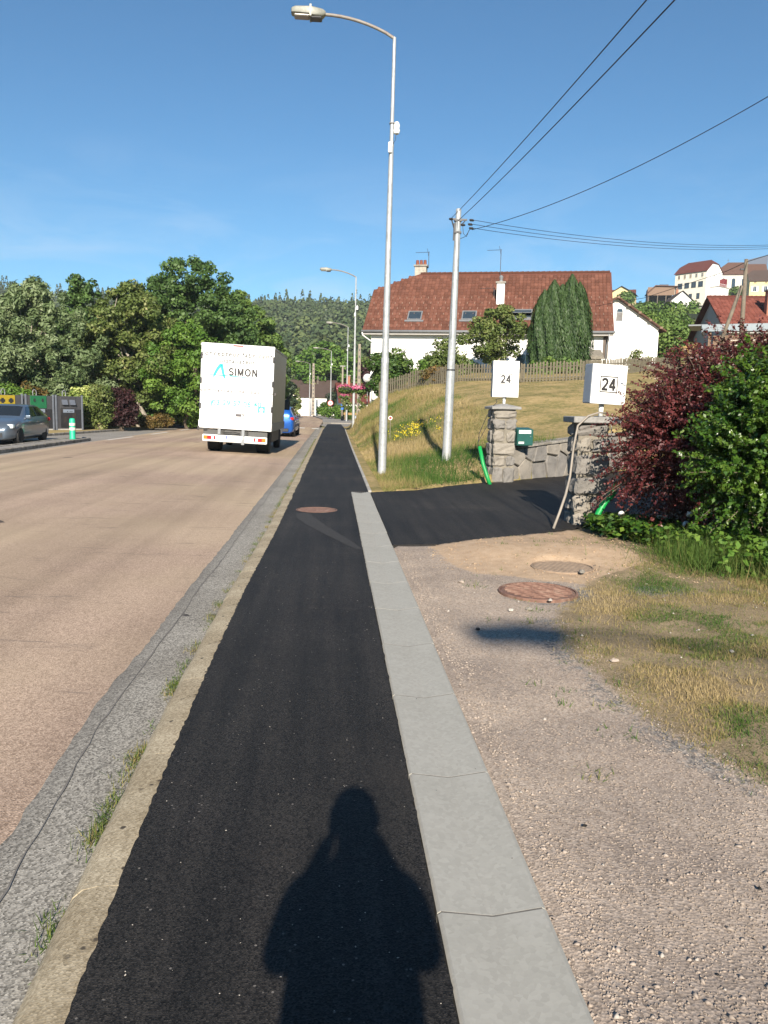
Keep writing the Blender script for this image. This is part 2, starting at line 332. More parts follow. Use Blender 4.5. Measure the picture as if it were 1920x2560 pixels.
def ground_mix():
    m, n, b = _mat('verge_ground'); v = coords(n)
    a = n.nodes.new('ShaderNodeAttribute'); a.attribute_name = 'zone'; sp = n.nodes.new('ShaderNodeSeparateColor'); n.links.new(a.outputs['Color'], sp.inputs[0])
    vo = N(n, 'ShaderNodeTexVoronoi', Scale=85.); n.links.new(v, vo.inputs['Vector']); bw = n.nodes.new('ShaderNodeRGBToBW'); n.links.new(vo.outputs['Color'], bw.inputs[0])
    vb = N(n, 'ShaderNodeTexVoronoi', Scale=230.); n.links.new(v, vb.inputs['Vector']); bb = n.nodes.new('ShaderNodeRGBToBW'); n.links.new(vb.outputs['Color'], bb.inputs[0])
    gr = ramp(n, bw.outputs[0], [(.15, (.19, .155, .127)), (.5, (.40, .325, .265)), (.9, (.58, .485, .40))]).outputs[0]
    gr = mix(n, .5, gr, ramp(n, bb.outputs[0], [(.2, (.20, .16, .13)), (.8, (.50, .41, .33))]).outputs[0])
    gr = mix(n, ramp(n, noise(n, v, 1.2, 4), [(.4, (0, 0, 0)), (.7, (1, 1, 1))]).outputs[0], gr, mix(n, 1., gr, (.70, .70, .72), 'MULTIPLY'))
    di = ramp(n, noise(n, v, 9, 7, .65), [(.3, (.36, .25, .16)), (.7, (.52, .385, .262))]).outputs[0]
    so = ramp(n, mix(n, .5, noise(n, v, 3, 5, .7), noise(n, v, 40, 6, .8)), [(.36, (.09, .075, .045)), (.5, (.25, .185, .11)), (.62, (.40, .305, .185))]).outputs[0]
    so = mix(n, .4, so, ramp(n, bb.outputs[0], [(.2, (.08, .07, .045)), (.55, (.22, .175, .11)), (.9, (.46, .38, .25))]).outputs[0]); di = mix(n, .22, di, ramp(n, bb.outputs[0], [(.15, (.22, .15, .10)), (.9, (.62, .48, .35))]).outputs[0])
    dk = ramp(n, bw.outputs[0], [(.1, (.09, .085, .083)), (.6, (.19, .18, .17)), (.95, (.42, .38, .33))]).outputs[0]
    nf = mix(n, .55, noise(n, v, 2.2, 5, .6), noise(n, v, 16, 6, .75))
    def edge(sock, lo=.42, hi=.58):
        ad = n.nodes.new('ShaderNodeMath'); ad.operation = 'ADD'; n.links.new(sock, ad.inputs[0])
        sb = n.nodes.new('ShaderNodeMath'); sb.operation = 'MULTIPLY_ADD'; sb.inputs[1].default_value = 1.7; sb.inputs[2].default_value = -.85; n.links.new(nf, sb.inputs[0])
        n.links.new(sb.outputs[0], ad.inputs[1]); return ramp(n, ad.outputs[0], [(lo, (0, 0, 0)), (hi, (1, 1, 1))]).outputs[0]
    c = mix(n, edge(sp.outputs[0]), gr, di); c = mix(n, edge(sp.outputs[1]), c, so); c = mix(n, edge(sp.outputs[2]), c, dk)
    n.links.new(c, b.inputs['Base Color']); b.inputs['Roughness'].default_value = .95; b.inputs['Specular IOR Level'].default_value = .2
    bump(n, b, vo.outputs['Distance'], .45, .006)
ground_mix()
def turf(name, cols, s1, s2):
    m, n, b = _mat(name); v = coords(n)
    f = mix(n, .45, noise(n, v, s1, 6, .65), noise(n, v, s2, 5, .7))
    n.links.new(ramp(n, f, cols).outputs[0], b.inputs['Base Color']); b.inputs['Roughness'].default_value = .95; b.inputs['Specular IOR Level'].default_value = .15
    bump(n, b, noise(n, v, s2 * 2, 4), .6, .04)
turf('bank_turf', [(.34, (.10, .105, .035)), (.46, (.22, .185, .075)), (.56, (.36, .265, .125)), (.68, (.45, .34, .175))], .8, 7)
turf('meadow', [(.3, (.09, .115, .035)), (.5, (.16, .165, .06)), (.7, (.30, .25, .11))], .06, .9)
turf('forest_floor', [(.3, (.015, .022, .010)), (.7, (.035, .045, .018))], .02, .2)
turf('dry_field', [(.3, (.26, .20, .085)), (.7, (.40, .31, .15))], .1, 1.2)
plain('steel_galv', (.40, .415, .42), .45, .3, var=.12, scale=14, dirt=((.22, .23, .23), 5., .5, .8))
plain('steel_arm', (.22, .20, .18), .6, .1, var=.12, scale=10, dirt=((.17, .10, .07), 14., .52, .72))
plain('lamp_shell', (.25, .25, .215), .5, .1, var=.1, scale=14, dirt=((.16, .145, .12), 8., .5, .75))
plain('lamp_lens', (.26, .24, .21), .25, var=.1)
plain('dark_metal', (.06, .06, .065), .5, .3)
plain('black_plastic', (.018, .018, .02), .45)
plain('white_plastic', (.75, .75, .73), .4, var=.04)
plain('white_paint', (.80, .80, .785), .5, var=.03, scale=3)
plain('sign_white', (.78, .78, .755), .45, var=.04, scale=4, dirt=((.52, .50, .45), 3.2, .58, .85))
plain('sign_side', (.20, .235, .29), .5, .2, var=.06)
plain('print_black', (.02, .02, .022), .6, var=.05)
plain('print_grey', (.10, .09, .095), .6, var=.05)
plain('print_faint', (.45, .45, .45), .6, var=.1)
plain('print_faint_green', (.42, .58, .55), .6, var=.1)
plain('print_cyan', (.02, .62, .66), .5, var=.06)
plain('print_teal', (.04, .40, .36), .5, var=.06)
plain('truck_white', (.82, .82, .81), .35, var=.02, scale=2)
plain('truck_grey', (.075, .073, .07), .6, var=.15)
plain('aluminium', (.40, .40, .42), .32, .55, var=.10, scale=9)
plain('tyre', (.012, .012, .012), .8, var=.2, bmp=.2)
plain('rim', (.34, .34, .35), .3, .8)
plain('glass_dark', (.014, .018, .022), .04, var=.05, spec=.8)
plain('lens_red', (.42, .018, .02), .2, var=.05)
plain('lens_amber', (.65, .19, .02), .25, var=.05)
plain('lens_white', (.75, .72, .72), .2, var=.03)
plain('headlamp', (.62, .66, .68), .08, var=.2, scale=30)
plain('plate_white', (.72, .72, .70), .4, var=.03)
plain('plate_blue', (.02, .06, .35), .4, var=.03)
def paint(name, c, metal=.6):
    plain(name, c, .32, metal, var=.05, scale=2); b = MATS[name].node_tree.nodes['Principled BSDF']; b.inputs['Coat Weight'].default_value = .8; b.inputs['Coat Roughness'].default_value = .05
paint('car_silver', (.125, .16, .205), .5); paint('car_blue', (.01, .10, .42), .35); paint('car_white', (.60, .62, .63), .15)
plain('bin_grey', (.055, .055, .06), .55, .2, var=.12, scale=4, dirt=((.06, .06, .06), 3, .5, .8))
plain('bin_post', (.15, .165, .195), .5, .4, var=.1)
plain('bin_yellow', (.30, .22, .012), .5, var=.08); plain('bin_green', (.008, .105, .04), .5, var=.08)
plain('bin_panel', (.025, .025, .027), .3, .2, var=.3, scale=2.5, dirt=((.11, .075, .045), 1.6, .5, .75))
plain('bollard_green', (.015, .42, .24), .5, var=.08); plain('bollard_white', (.66, .62, .52), .5, var=.06)
plain('conduit_green', (.008, .29, .065), .45, var=.1, scale=30)
plain('mail_green', (.022, .10, .085), .4, .2, var=.1)
plain('cable_grey', (.27, .24, .205), .6, var=.15); plain('cable_black', (.012, .014, .018), .6)
plain('iron_rust', (.205, .115, .085), .75, .3, var=.25, scale=18, bmp=.3, dirt=((.30, .21, .16), 9, .5, .75))
plain('iron_dirty', (.28, .205, .145), .9, .05, var=.2, scale=14, bmp=.3)
plain('render_white', (.82, .81, .785), .9, var=.03, scale=1.2, bmp=.1, bscale=60)
plain('render_cream', (.76, .70, .58), .9, var=.05, scale=.8); plain('render_yellow', (.66, .53, .28), .9, var=.05, scale=.8)
plain('render_greyish', (.50, .47, .42), .9, var=.08, scale=.6)
plain('soffit', (.40, .38, .36), .8, var=.08)
def tilemat(name, a, b2, c3):
    m, n, b = _mat(name); v = coords(n)
    g = n.nodes.new('ShaderNodeAttribute'); g.attribute_name = 'rnd'
    c = ramp(n, g.outputs['Fac'], [(0., a), (.5, b2), (1., c3)]).outputs[0]
    c = mix(n, ramp(n, noise(n, v, .9, 6, .65), [(.42, (0, 0, 0)), (.75, (1, 1, 1))]).outputs[0], c, mix(n, 1., c, (.80, .78, .77), 'MULTIPLY'))
    n.links.new(c, b.inputs['Base Color']); b.inputs['Roughness'].default_value = .85; b.inputs['Specular IOR Level'].default_value = .3
tilemat('tile_brown', (.096, .038, .024), (.122, .048, .031), (.160, .066, .044))
tilemat('tile_red', (.115, .033, .023), (.145, .043, .030), (.18, .058, .042))
tilemat('tile_dull', (.075, .052, .042), (.10, .068, .054), (.13, .09, .07))
tilemat('tile_church', (.11, .058, .04), (.135, .074, .05), (.165, .09, .062))
plain('roof_base', (.12, .04, .025), .9); plain('snow_guard', (.30, .20, .15), .7, var=.15)
plain('clay', (.20, .062, .034), .85, var=.15, scale=5); plain('clay_pale', (.31, .135, .085), .85, var=.1)
plain('chimney_stone', (.36, .33, .28), .95, var=.25, scale=6, bmp=.4)
plain('zinc', (.24, .25, .26), .45, .3, var=.08); plain('zinc_bright', (.30, .335, .36), .4, .4, var=.06); plain('zinc_dark', (.09, .10, .115), .5, .3)
plain('wood_grey', (.20, .18, .145), .9, var=.22, scale=9, bmp=.3, dirt=((.17, .15, .12), 4, .5, .75))
plain('picket_wood', (.15, .13, .09), .9, var=.2, scale=9, bmp=.2, dirt=((.12, .105, .08), 3, .5, .72))
plain('wood_pole', (.15, .125, .095), .9, var=.25, scale=6, bmp=.3); plain('wood_yellow', (.30, .19, .07), .8, var=.15); plain('wood_board', (.20, .13, .088), .85, var=.2)
plain('concrete_pole', (.26, .225, .18), .9, var=.12, scale=5)
plain('window_glass', (.03, .045, .06), .06, var=.2, spec=.8); plain('shutter_dark', (.10, .075, .06), .7); plain('door_red', (.16, .015, .02), .6); plain('container_blue', (.02, .04, .085), .5)
plain('rock', (.205, .192, .176), .95, var=.22, scale=7, bmp=.8, bscale=28, dirt=((.10, .096, .09), 3.5, .48, .72))
plain('rock_warm', (.26, .235, .20), .95, var=.2, scale=7, bmp=.8, bscale=28, dirt=((.13, .12, .105), 3.5, .5, .75))
plain('mortar', (.20, .18, .145), .98, var=.2, scale=12, bmp=.5)
plain('granite_cap', (.24, .235, .225), .85, var=.18, scale=24, bmp=.3)
plain('gravel_pale', (.33, .275, .23), .95, var=.25, scale=3); plain('gravel_mid', (.30, .245, .20), .95, var=.3, scale=3); plain('pebble_white', (.38, .345, .305), .9, var=.2, scale=5); plain('clod_black', (.012, .011, .010), .8, var=.3)
plain('cloth_dark', (.03, .035, .06), .9, var=.2); plain('cloth_jean', (.04, .06, .12), .9, var=.2); plain('skin', (.50, .31, .22), .6, var=.06); plain('hair', (.05, .032, .02), .7); plain('shoe', (.03, .028, .026), .7)
plain('bark', (.12, .095, .07), .95, var=.3, scale=6, bmp=.6); plain('bark_pale', (.30, .265, .215), .95, var=.25, scale=5, bmp=.5)
plain('sign_red', (.55, .035, .035), .5, var=.05); plain('sign_blue', (.02, .13, .45), .5)
leafmat('leaf_silver', [(0, (0.0690, 0.1104, 0.0414)), (.5, (0.1448, 0.2000, 0.0856)), (1, (0.2898, 0.3450, 0.1932))])
leafmat('leaf_dark', [(0, (0.0336, 0.0706, 0.0185)), (.5, (0.0706, 0.1344, 0.0336)), (1, (0.1260, 0.2100, 0.0554))])
leafmat('leaf_mid', [(0, (0.0571, 0.1058, 0.0235)), (.5, (0.1109, 0.1882, 0.0403)), (1, (0.2016, 0.2772, 0.0672))])
leafmat('leaf_olive', [(0, (0.0600, 0.0936, 0.0216)), (.55, (0.1260, 0.1704, 0.0432)), (.86, (0.1980, 0.2220, 0.0720)), (1, (0.3960, 0.3480, 0.1560))])
leafmat('leaf_lime', [(0, (0.0517, 0.1207, 0.0172)), (.5, (0.0978, 0.1898, 0.0276)), (1, (0.1725, 0.2645, 0.0460))])
leafmat('leaf_bright', [(0, (.020, .060, .009)), (.5, (.048, .115, .016)), (1, (.13, .205, .03))], .35, .28, .5)
leafmat('leaf_hydrangea', [(0, (.06, .11, .02)), (.5, (.14, .20, .035)), (.7, (.45, .50, .14)), (1, (.66, .66, .33))])
leafmat('leaf_rust', [(0, (.06, .055, .015)), (.5, (.155, .105, .03)), (1, (.26, .15, .05))])
leafmat('leaf_purple', [(0, (.022, .009, .010)), (.5, (.042, .016, .018)), (1, (.075, .026, .026))], transl=.15)
leafmat('leaf_berberis', [(0, (.042, .010, .013)), (.5, (.092, .020, .024)), (.85, (.16, .040, .040)), (1, (.21, .06, .045))], .4, .25, .45)
leafmat('leaf_thuja', [(0, (.016, .036, .011)), (.5, (.033, .066, .019)), (1, (.062, .105, .032))], transl=.1)
leafmat('leaf_privet', [(0, (0.0230, 0.0633, 0.0115)), (.5, (0.0575, 0.1150, 0.0207)), (1, (0.1265, 0.1898, 0.0345))])
leafmat('leaf_conifer', [(0, (.014, .026, .014)), (.5, (.026, .045, .022)), (1, (.045, .07, .032))], transl=.05)
leafmat('leaf_hill', [(0, (0.0359, 0.0552, 0.0248)), (.45, (0.0690, 0.1021, 0.0386)), (.8, (0.1174, 0.1448, 0.0524)), (1, (0.1794, 0.1724, 0.0690))], transl=.1)
leafmat('grass_dry', [(0, (.045, .105, .018)), (.3, (.105, .155, .035)), (.55, (.26, .22, .085)), (.8, (.31, .235, .11)), (1, (.40, .31, .165))], .7, .25, .2)
leafmat('petals_pink', [(0, (.45, .05, .16)), (.6, (.62, .14, .28)), (1, (.70, .32, .40))]); leafmat('petals_white', [(0, (.7, .7, .68)), (1, (.82, .82, .8))]); leafmat('petals_yellow', [(0, (.55, .42, .02)), (1, (.70, .58, .05))])
# ------------------------------------------------------------------ the setting
def road_z(x): return np.interp(x, [-14, -9.7, -7.5, -5.5, -4.4, -1.28, -.8], [-.12, -.10, -.035, .0, .0, -.108, -.115])
def bend(y): y = np.asarray(y, float); return -np.where(y > 95, ((y - 95) / 25.) ** 2 * 1.3, 0)
DRIVE = [(.66, 8.87), (1.18, 8.95), (1.85, 9.41), (2.52, 9.81), (3.2, 10.3), (3.9, 11.0), (9, 15), (9.2, 22.2), (5.9, 19.3), (3.55, 17.0), (3.2, 16.75), (2.23, 15.76), (1.59, 14.96), (.66, 14.43)]
CP = np.array([(1.0, 15.2, 0), (1.05, 20, .02), (1.05, 25, .02), (1.05, 30, .02), (.95, 40, .02), (.9, 50, 0), (.9, 58, 0), (1.6, 15.3, .02), (2.23, 16.1, .03), (3.2, 17.2, .1),
    (4.2, 17.9, .72), (5.8, 19.9, .90), (8, 22, 1.2), (9.3, 22.6, 1.3), (2.85, 20, .24), (3.8, 45, 2.3), (5.5, 43, 2.78), (9.1, 39, 2.86), (11.4, 37.5, 3.0), (18, 44, 3.9), (1.45, 50, .85), (1.95, 50, 1.25), (2.2, 50, 1.65), (2.8, 50, 2.12),
    (2.7, 47, 2.08), (1.5, 30, .2), (2.6, 30, .75), (4, 30, 1.35), (3.6, 24, .55), (6, 30, 1.9), (3, 36, 1.35), (2, 40, .95), (10, 54, 3.2), (17, 51, 3.5), (25, 52, 4.6), (14, 30, 2.2), (20, 34, 2.9), (2.0, 58, 1.0), (3.2, 60, 1.5), (1.5, 40, .45), (1.9, 25, .12), (2.2, 35, .75), (28, 40, 4.), (28, 22, 2.2), (15, 22, 1.6), (9, 62, 3.6), (20, 62, 4.6), (30, 62, 6)])
def _rbf(d): return np.where(d > 1e-9, d * d * np.log(d + 1e-12), 0)
_n = len(CP); _A = np.zeros((_n + 3, _n + 3)); _D = np.hypot(CP[:, None, 0] - CP[None, :, 0], CP[:, None, 1] - CP[None, :, 1])
_A[:_n, :_n] = _rbf(_D) + np.eye(_n) * .3; _A[:_n, _n] = 1; _A[:_n, _n + 1:] = CP[:, :2]; _A[_n, :_n] = 1; _A[_n + 1:, :_n] = CP[:, :2].T
_W = np.linalg.solve(_A, np.concatenate([CP[:, 2], np.zeros(3)]))
def bank_z(x, y):
    x = np.asarray(x, float); y = np.asarray(y, float); z = _W[_n] + _W[_n + 1] * x + _W[_n + 2] * y
    for i in range(_n): z = z + _W[i] * _rbf(np.hypot(x - CP[i, 0], y - CP[i, 1]))
    t = np.clip((x - .95) / .5, 0, 1); z = np.maximum(z, 0) * t * t * (3 - 2 * t)
    z = z + (fbm(x, y, 1.6, 5) - .5) * .16 * t
    return np.where(inpoly(x, y, DRIVE), -.10, np.maximum(z, -.012))
def sstep(a, b, x): t = np.clip((x - a) / (b - a), 0, 1); return t * t * (3 - 2 * t)
def ground_z(x, y):
    x = np.asarray(x, float); y = np.asarray(y, float)
    fade = 1 - sstep(.05, .17, x / np.maximum(y, 60))
    hill = 60 * sstep(150, 590, y + .12 * np.abs(x + 40)) - 22 * sstep(640, 1100, y)
    hill = hill + (fbm(x, y, 130, 3) - .5) * 26 * sstep(180, 420, y) + (fbm(x, y, 45, 9) - .5) * 7 * sstep(160, 300, y)
    hill = hill - 6.5 * np.exp(-((x + 20) / 28) ** 2) * sstep(400, 590, y)
    rs = sstep(6, 40, x - .16 * (y - 55)) * (3.8 + np.clip(y - 52, 0, 250) * .156) * sstep(44, 62, y)
    left = -.02 * sstep(-14, -16, x)
    near = (1 - sstep(12, 16, -x)) * (1 - sstep(118, 150, y)) * -.42
    z = np.maximum(hill, 0) * fade + rs + left + near
    inb = (x > .0) & (x < 29) & (y > -6) & (y < 60); return np.where(inb, np.minimum(z, -.5), z)
def axis(lo, hi, d0, c=0., g=1.09):
    out = [c]; d = d0; p = c
    while p < hi: p += d; d *= g; out.append(p)
    d = d0; p = c; pre = []
    while p > lo: p -= d; d *= g; pre.append(p)
    return np.array(pre[::-1] + out)
xs = axis(-1500, 1500, 3., 0., 1.05); ys = np.concatenate([np.arange(-60, 160, 4.), np.arange(160, 720, 8.), axis(0, 1800, 12, 0, 1.08) + 720])
v, f = grid(xs, ys, ground_z)
gob = npmesh('ground', v, f, 'meadow', smooth=True); struct(gob)
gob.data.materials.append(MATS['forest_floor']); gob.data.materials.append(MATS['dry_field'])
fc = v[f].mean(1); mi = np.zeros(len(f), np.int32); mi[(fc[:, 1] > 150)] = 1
pC = at(758, 858, 330); mi[(np.abs(fc[:, 0] - pC[0]) < 14) & (np.abs(fc[:, 1] - 332) < 30)] = 2
pD = at(806, 752, 540); mi[(np.abs(fc[:, 0] - pD[0]) < 6) & (np.abs(fc[:, 1] - 540) < 30)] = 2
gob.data.polygons.foreach_set('material_index', mi)

# road surface with crown
ys = np.concatenate([np.arange(-30, 95, 2.5), np.arange(95, 235, 3.)]); xs = np.array([-9.72, -8.6, -7.5, -6.5, -5.5, -4.4, -3.4, -2.3, -1.28, -1.1])
v, f = grid(xs, ys, lambda X, Y: road_z(X)); v[:, 0] += bend(v[:, 1]); struct(npmesh('road', v, f, 'red_asphalt', smooth=True))
# grey gutter band and the thin tar joint in it
ys = np.concatenate([np.arange(-4, 14, .04), np.arange(14, 62.01, .5)])
wob = lambda y: (vnoise(y, y * 0 + 8, .09, 33) - .5) * .018 + (vnoise(y, y * 0 + 3, 1.1, 21) - .5) * .03
v, f = grid(np.array([0., 1., 2.]), ys, lambda X, Y: 0 * X)
v[:, 2] = np.array([-.1035, -.108, -.104])[v[:, 0].astype(int)]
v[:, 0] = np.where(v[:, 0] == 0, -1.27 + wob(v[:, 1]) + np.interp(v[:, 1], [-4, 2.0, 3.0, 4.2], [.07, .07, .05, 0]), np.where(v[:, 0] == 1, -1.05, -.74)); struct(npmesh('gutter', v, f, 'grey_asphalt'))
yy = np.arange(-4, 60, .12); a = -1.175 + np.interp(yy, [-4, 2.3, 4], [.1, .1, .0]) + (vnoise(yy, yy * 0, .9, 4) - .5) * .03 + (vnoise(yy, yy * 0, .2, 14) - .5) * .015; hw = .0015 + .0045 * rng.random(len(yy))
v = np.stack([np.stack([a - hw, yy, yy * 0 - .1015], 1), np.stack([a + hw, yy, yy * 0 - .1015], 1)], 1).reshape(-1, 3)
k = np.arange(len(yy) - 1) * 2; plain('tar', (.15, .138, .125), .9); struct(npmesh('tar_joint', v, np.stack([k, k + 1, k + 3, k + 2], 1), 'tar'))
# lay-by, left footway, left verge
v = [(-13.9, -30, -.105), (-9.70, -30, -.105), (-9.70, 60, -.105), (-10.2, 62, -.105), (-11.9, 46, -.105), (-12.9, 38, -.105), (-13.9, 30, -.105)]
b0 = MB(); b0.add(v, [tuple(range(7))]); struct(b0.build('lay_by', 'old_asphalt'))
b0 = MB(); b0.prism([(-14.1, -30), (-14.1, 29.8), (-13.1, 37.9), (-12.1, 45.8), (-10.32, 62), (-10.9, 95), (-17, 95), (-17, -30)][::-1], -.4, .0); struct(b0.build('footway', 'dry_field'))
kl = struct(bpy.data.objects.new('kerb_line', None)); COL.objects.link(kl); kl.location = (-12, 40, -.1)
PL = [(-13.95, 24), (-13.95, 29.9), (-12.95, 38), (-11.95, 46), (-10.2, 62), (-10.6, 80)]
for (x0, y0), (x1, y1) in zip(PL[:-1], PL[1:]):
    L = math.hypot(x1 - x0, y1 - y0); k = int(L / 1.0); an = math.atan2(y1 - y0, x1 - x0)
    for i in range(k):
        t = (i + .5) / k; M = Matrix.Translation((x0 + (x1 - x0) * t + 12, y0 + (y1 - y0) * t - 40, .1)) @ Matrix.Rotation(an, 4, 'Z')
        b0 = MB(); b0.box(-L / k / 2 + .008, L / k / 2 - .008, -.07, .07, -.2, .012, M); b0.build('kerb_stone', 'weathered_concrete', kl, bevel=.02)
# traffic island with its kerbs
isl = struct(bpy.data.objects.new('traffic_island', None)); COL.objects.link(isl); isl.location = (-10.2, 30, -.1)
b0 = MB(); b0.prism([(-.55, -45), (.05, -45), (.02, 3.9), (-.25, 4.2), (-.55, 3.9)], -.15, .10); b0.build('island_surface', 'old_asphalt', isl)
for s, xx in ((0, .125), (1, -.63)):
    for i in range(12):
        y1 = 3.6 - i * 1.0; b0 = MB(); b0.box(xx - .075, xx + .075, y1 - .99, y1, -.2, .125); b0.build('kerb_stone', 'weathered_concrete', isl, bevel=.02)
b0 = MB(); b0.tube([(.125, 3.6, .04), (.06, 4.1, .04), (-.25, 4.4, .04), (-.57, 4.1, .04), (-.63, 3.6, .04)], .085, 8); b0.build('kerb_stone', 'weathered_concrete', isl)
# painted marks
lm = struct(bpy.data.objects.new('road_markings', None)); COL.objects.link(lm); lm.location = (0, 0, 0)
def mark(p): b0 = MB(); b0.add([(x, y, float(road_z(x)) + .006) for x, y in p], [tuple(range(len(p)))]); b0.build('paint_mark', 'road_paint', lm)
for y0, y1 in ((34.6, 38.2), (41.5, 44.8), (48, 51), (54.5, 57.5)):
    X = lambda y: np.interp(y, [33, 38, 47, 60], [-9.62, -9.35, -9.0, -8.75]); mark([(X(y0) - .09, y0), (X(y0) + .09, y0), (X(y1) + .09, y1), (X(y1) - .09, y1)])
for x0 in (-2.55, -1.55, -3.6, -4.6, -5.6, -6.6): mark([(x0, 57.6), (x0 + .5, 57.6), (x0 + .5, 59.3), (x0, 59.3)])
# kerb between gutter and pavement: single stones
kb = struct(bpy.data.objects.new('kerb', None)); COL.objects.link(kb); kb.location = (-.75, 0, -.1)
def koff(y): return np.interp(y, [-3, 1.0, 1.9, 2.5, 3.5, 4.6, 6.6, 10, 20, 60], [.05, .05, .035, .012, -.012, -.03, -.038, .0, .005, .03])
prof = [(-.115, -.12), (-.108, .0), (-.085, .055), (-.052, .085), (.0, .096), (.10, .096), (.10, -.12)]
kmesh = []
for j in range(4):
    b0 = MB(); n = 9; L = .998
    for i in range(n):
        yv = L * i / (n - 1); wv = [(random.uniform(-.006, .006), random.uniform(-.004, .004)) if 0 < i < n - 1 else (0, -.002) for _ in prof]
        b0.v += [(px_ + a, yv + (random.uniform(-.003, .003) if i in (0, n - 1) else 0), pz + b) for (px_, pz), (a, b) in zip(prof, wv)]
    m = len(prof)
    for i in range(n - 1): b0.f += [(i * m + q, i * m + (q + 1) % m, (i + 1) * m + (q + 1) % m, (i + 1) * m + q) for q in range(m)]
    b0.f += [tuple(range(m)), tuple(range((n - 1) * m, n * m))[::-1]]
    ob = b0.build('kerb_stone', 'kerb_stone', kb, auto=50); kmesh.append(ob.data); bpy.data.objects.remove(ob)
for i in range(-4, 58):
    ob = link(bpy.data.objects.new('kerb_stone', kmesh[random.randrange(4)]), kb); ob.location = (float(koff(i + .46)) + random.uniform(-.003, .003), i * 1.0 + .46, random.uniform(-.001, .001)); ob.rotation_euler = (0, 0, -math.atan(float(koff(i + 1.46) - koff(i + .46))))
b0 = MB(); b0.add([(float(koff(y)) + dx, y, z) for y in np.arange(-4, 58.1, 1.) for dx, z in ((-.02, -.2), (-.02, .084), (.09, .090), (.09, -.2))], [(4 * i + q, 4 * i + (q + 1) % 4, 4 * i + 4 + (q + 1) % 4, 4 * i + 4 + q) for i in range(62) for q in range(3)]); b0.build('joint_bed', 'weathered_concrete', kb)
# black asphalt pavement, ragged edges
def ragged(x, y0, y1, st, a): return [(x + random.uniform(-a, a), float(y)) for y in np.arange(y0, y1, st)]
E_L = ragged(-.685, -3.5, 12, .03, .005) + ragged(-.683, 12, 69, .3, .012)
E_R = [(.665, 69), (.78, 57)] + [(float(np.interp(y, [14.6, 30, 57], [.655, .675, .78])), float(y)) for y in np.arange(56, 14.6, -1.)] + [(.655, 14.62), (.338, 14.62)] + ragged(.338, -3.5, 14.6, .05, .006)[::-1]
E_L = [(x + float(koff(y)) if y < 50 else float(np.interp(y, [50, 69], [-.68, -.5])), y) for x, y in E_L]
b0 = MB(); P = (E_L + E_R)[::-1]; b0.prism(P, -.06, .006)
struct(b0.build('pavement', 'black_asphalt'))
# concrete drain channel slabs
ch = struct(bpy.data.objects.new('drain_channel', None)); COL.objects.link(ch); ch.location = (.515, 0, 0)
cm = []
for j in range(3):
    b0 = MB(); pr = [(-.172, -.1), (-.172, -.004), (-.160, .004), (-.006, -.014), (.006, -.014), (.158, .010), (.170, .004), (.172, -.1)]
    m = len(pr); L = .9335; b0.v = [(x, y + random.uniform(-.001, .001), z) for y in (0, L) for x, z in pr]
    b0.f = [(q, (q + 1) % m, m + (q + 1) % m, m + q) for q in range(m)] + [tuple(range(m)), tuple(range(m, 2 * m))[::-1]]
    ob = b0.build('channel_slab', 'channel_concrete', ch); cm.append(ob.data); bpy.data.objects.remove(ob)
for i in range(-5, 13):
    ob = link(bpy.data.objects.new('channel_slab', cm[random.randrange(3)]), ch); ob.location = (random.uniform(-.002, .002), 2.285 + i * .942, random.uniform(-.0006, .0006))
b0 = MB(); b0.add([(-.160, -2.4, .0028), (-.004, -2.4, -.0152), (.004, -2.4, -.0152), (.158, -2.4, .0088), (.158, 14.52, .0088), (.004, 14.52, -.0152), (-.004, 14.52, -.0152), (-.160, 14.52, .0028)], [(0, 1, 6, 7), (1, 2, 5, 6), (2, 3, 4, 5)]); b0.build('mortar_joint', 'joint', ch)
# narrow concrete edging farther on
ed = struct(bpy.data.objects.new('edging', None)); COL.objects.link(ed); ed.location = (.7, 14, 0)
for i in range(42):
    y0 = 14.66 + i; x0 = float(np.interp(y0, [14.6, 30, 57], [.69, .71, .815])); b0 = MB(); b0.box(-.032, .032, 0, .988, -.15, .022); b0.build('edging_stone', 'plain_concrete', ed, bevel=.008, loc=(x0 - .7, y0 - 14, random.uniform(-.003, .003)))
# driveway
dp = []
for (x0, y0), (x1, y1) in zip(DRIVE, DRIVE[1:] + DRIVE[:1]):
    k = max(1, int(math.hypot(x1 - x0, y1 - y0) / .12)) if max(x0, x1) < 4 else 1
    for i in range(k):
        t = i / k; j = .02 if 0 < i else 0; dp.append((x0 + (x1 - x0) * t + random.uniform(-j, j), y0 + (y1 - y0) * t + random.uniform(-j, j)))
dp = [(max(x, .690), y) for x, y in dp]
b0 = MB(); b0.prism(dp, -.06, .012); struct(b0.build('driveway', 'black_asphalt'))
cv = [(-.42, 11.5, .10), (-.36, 11.0, .13), (-.22, 10.4, .12), (-.02, 9.7, .10), (.16, 9.1, .07), (.30, 8.6, .04)]
b0 = MB(); b0.add([q for x, y, h_ in cv for q in ((x - h_, y, .0085), (x + h_, y, .0085))], [(2 * i, 2 * i + 1, 2 * i + 3, 2 * i + 2) for i in range(5)]); plain('scuffed_asphalt', (.024, .022, .0205), .85, var=.35, scale=30); struct(b0.build('scuff_mark', 'scuffed_asphalt'))
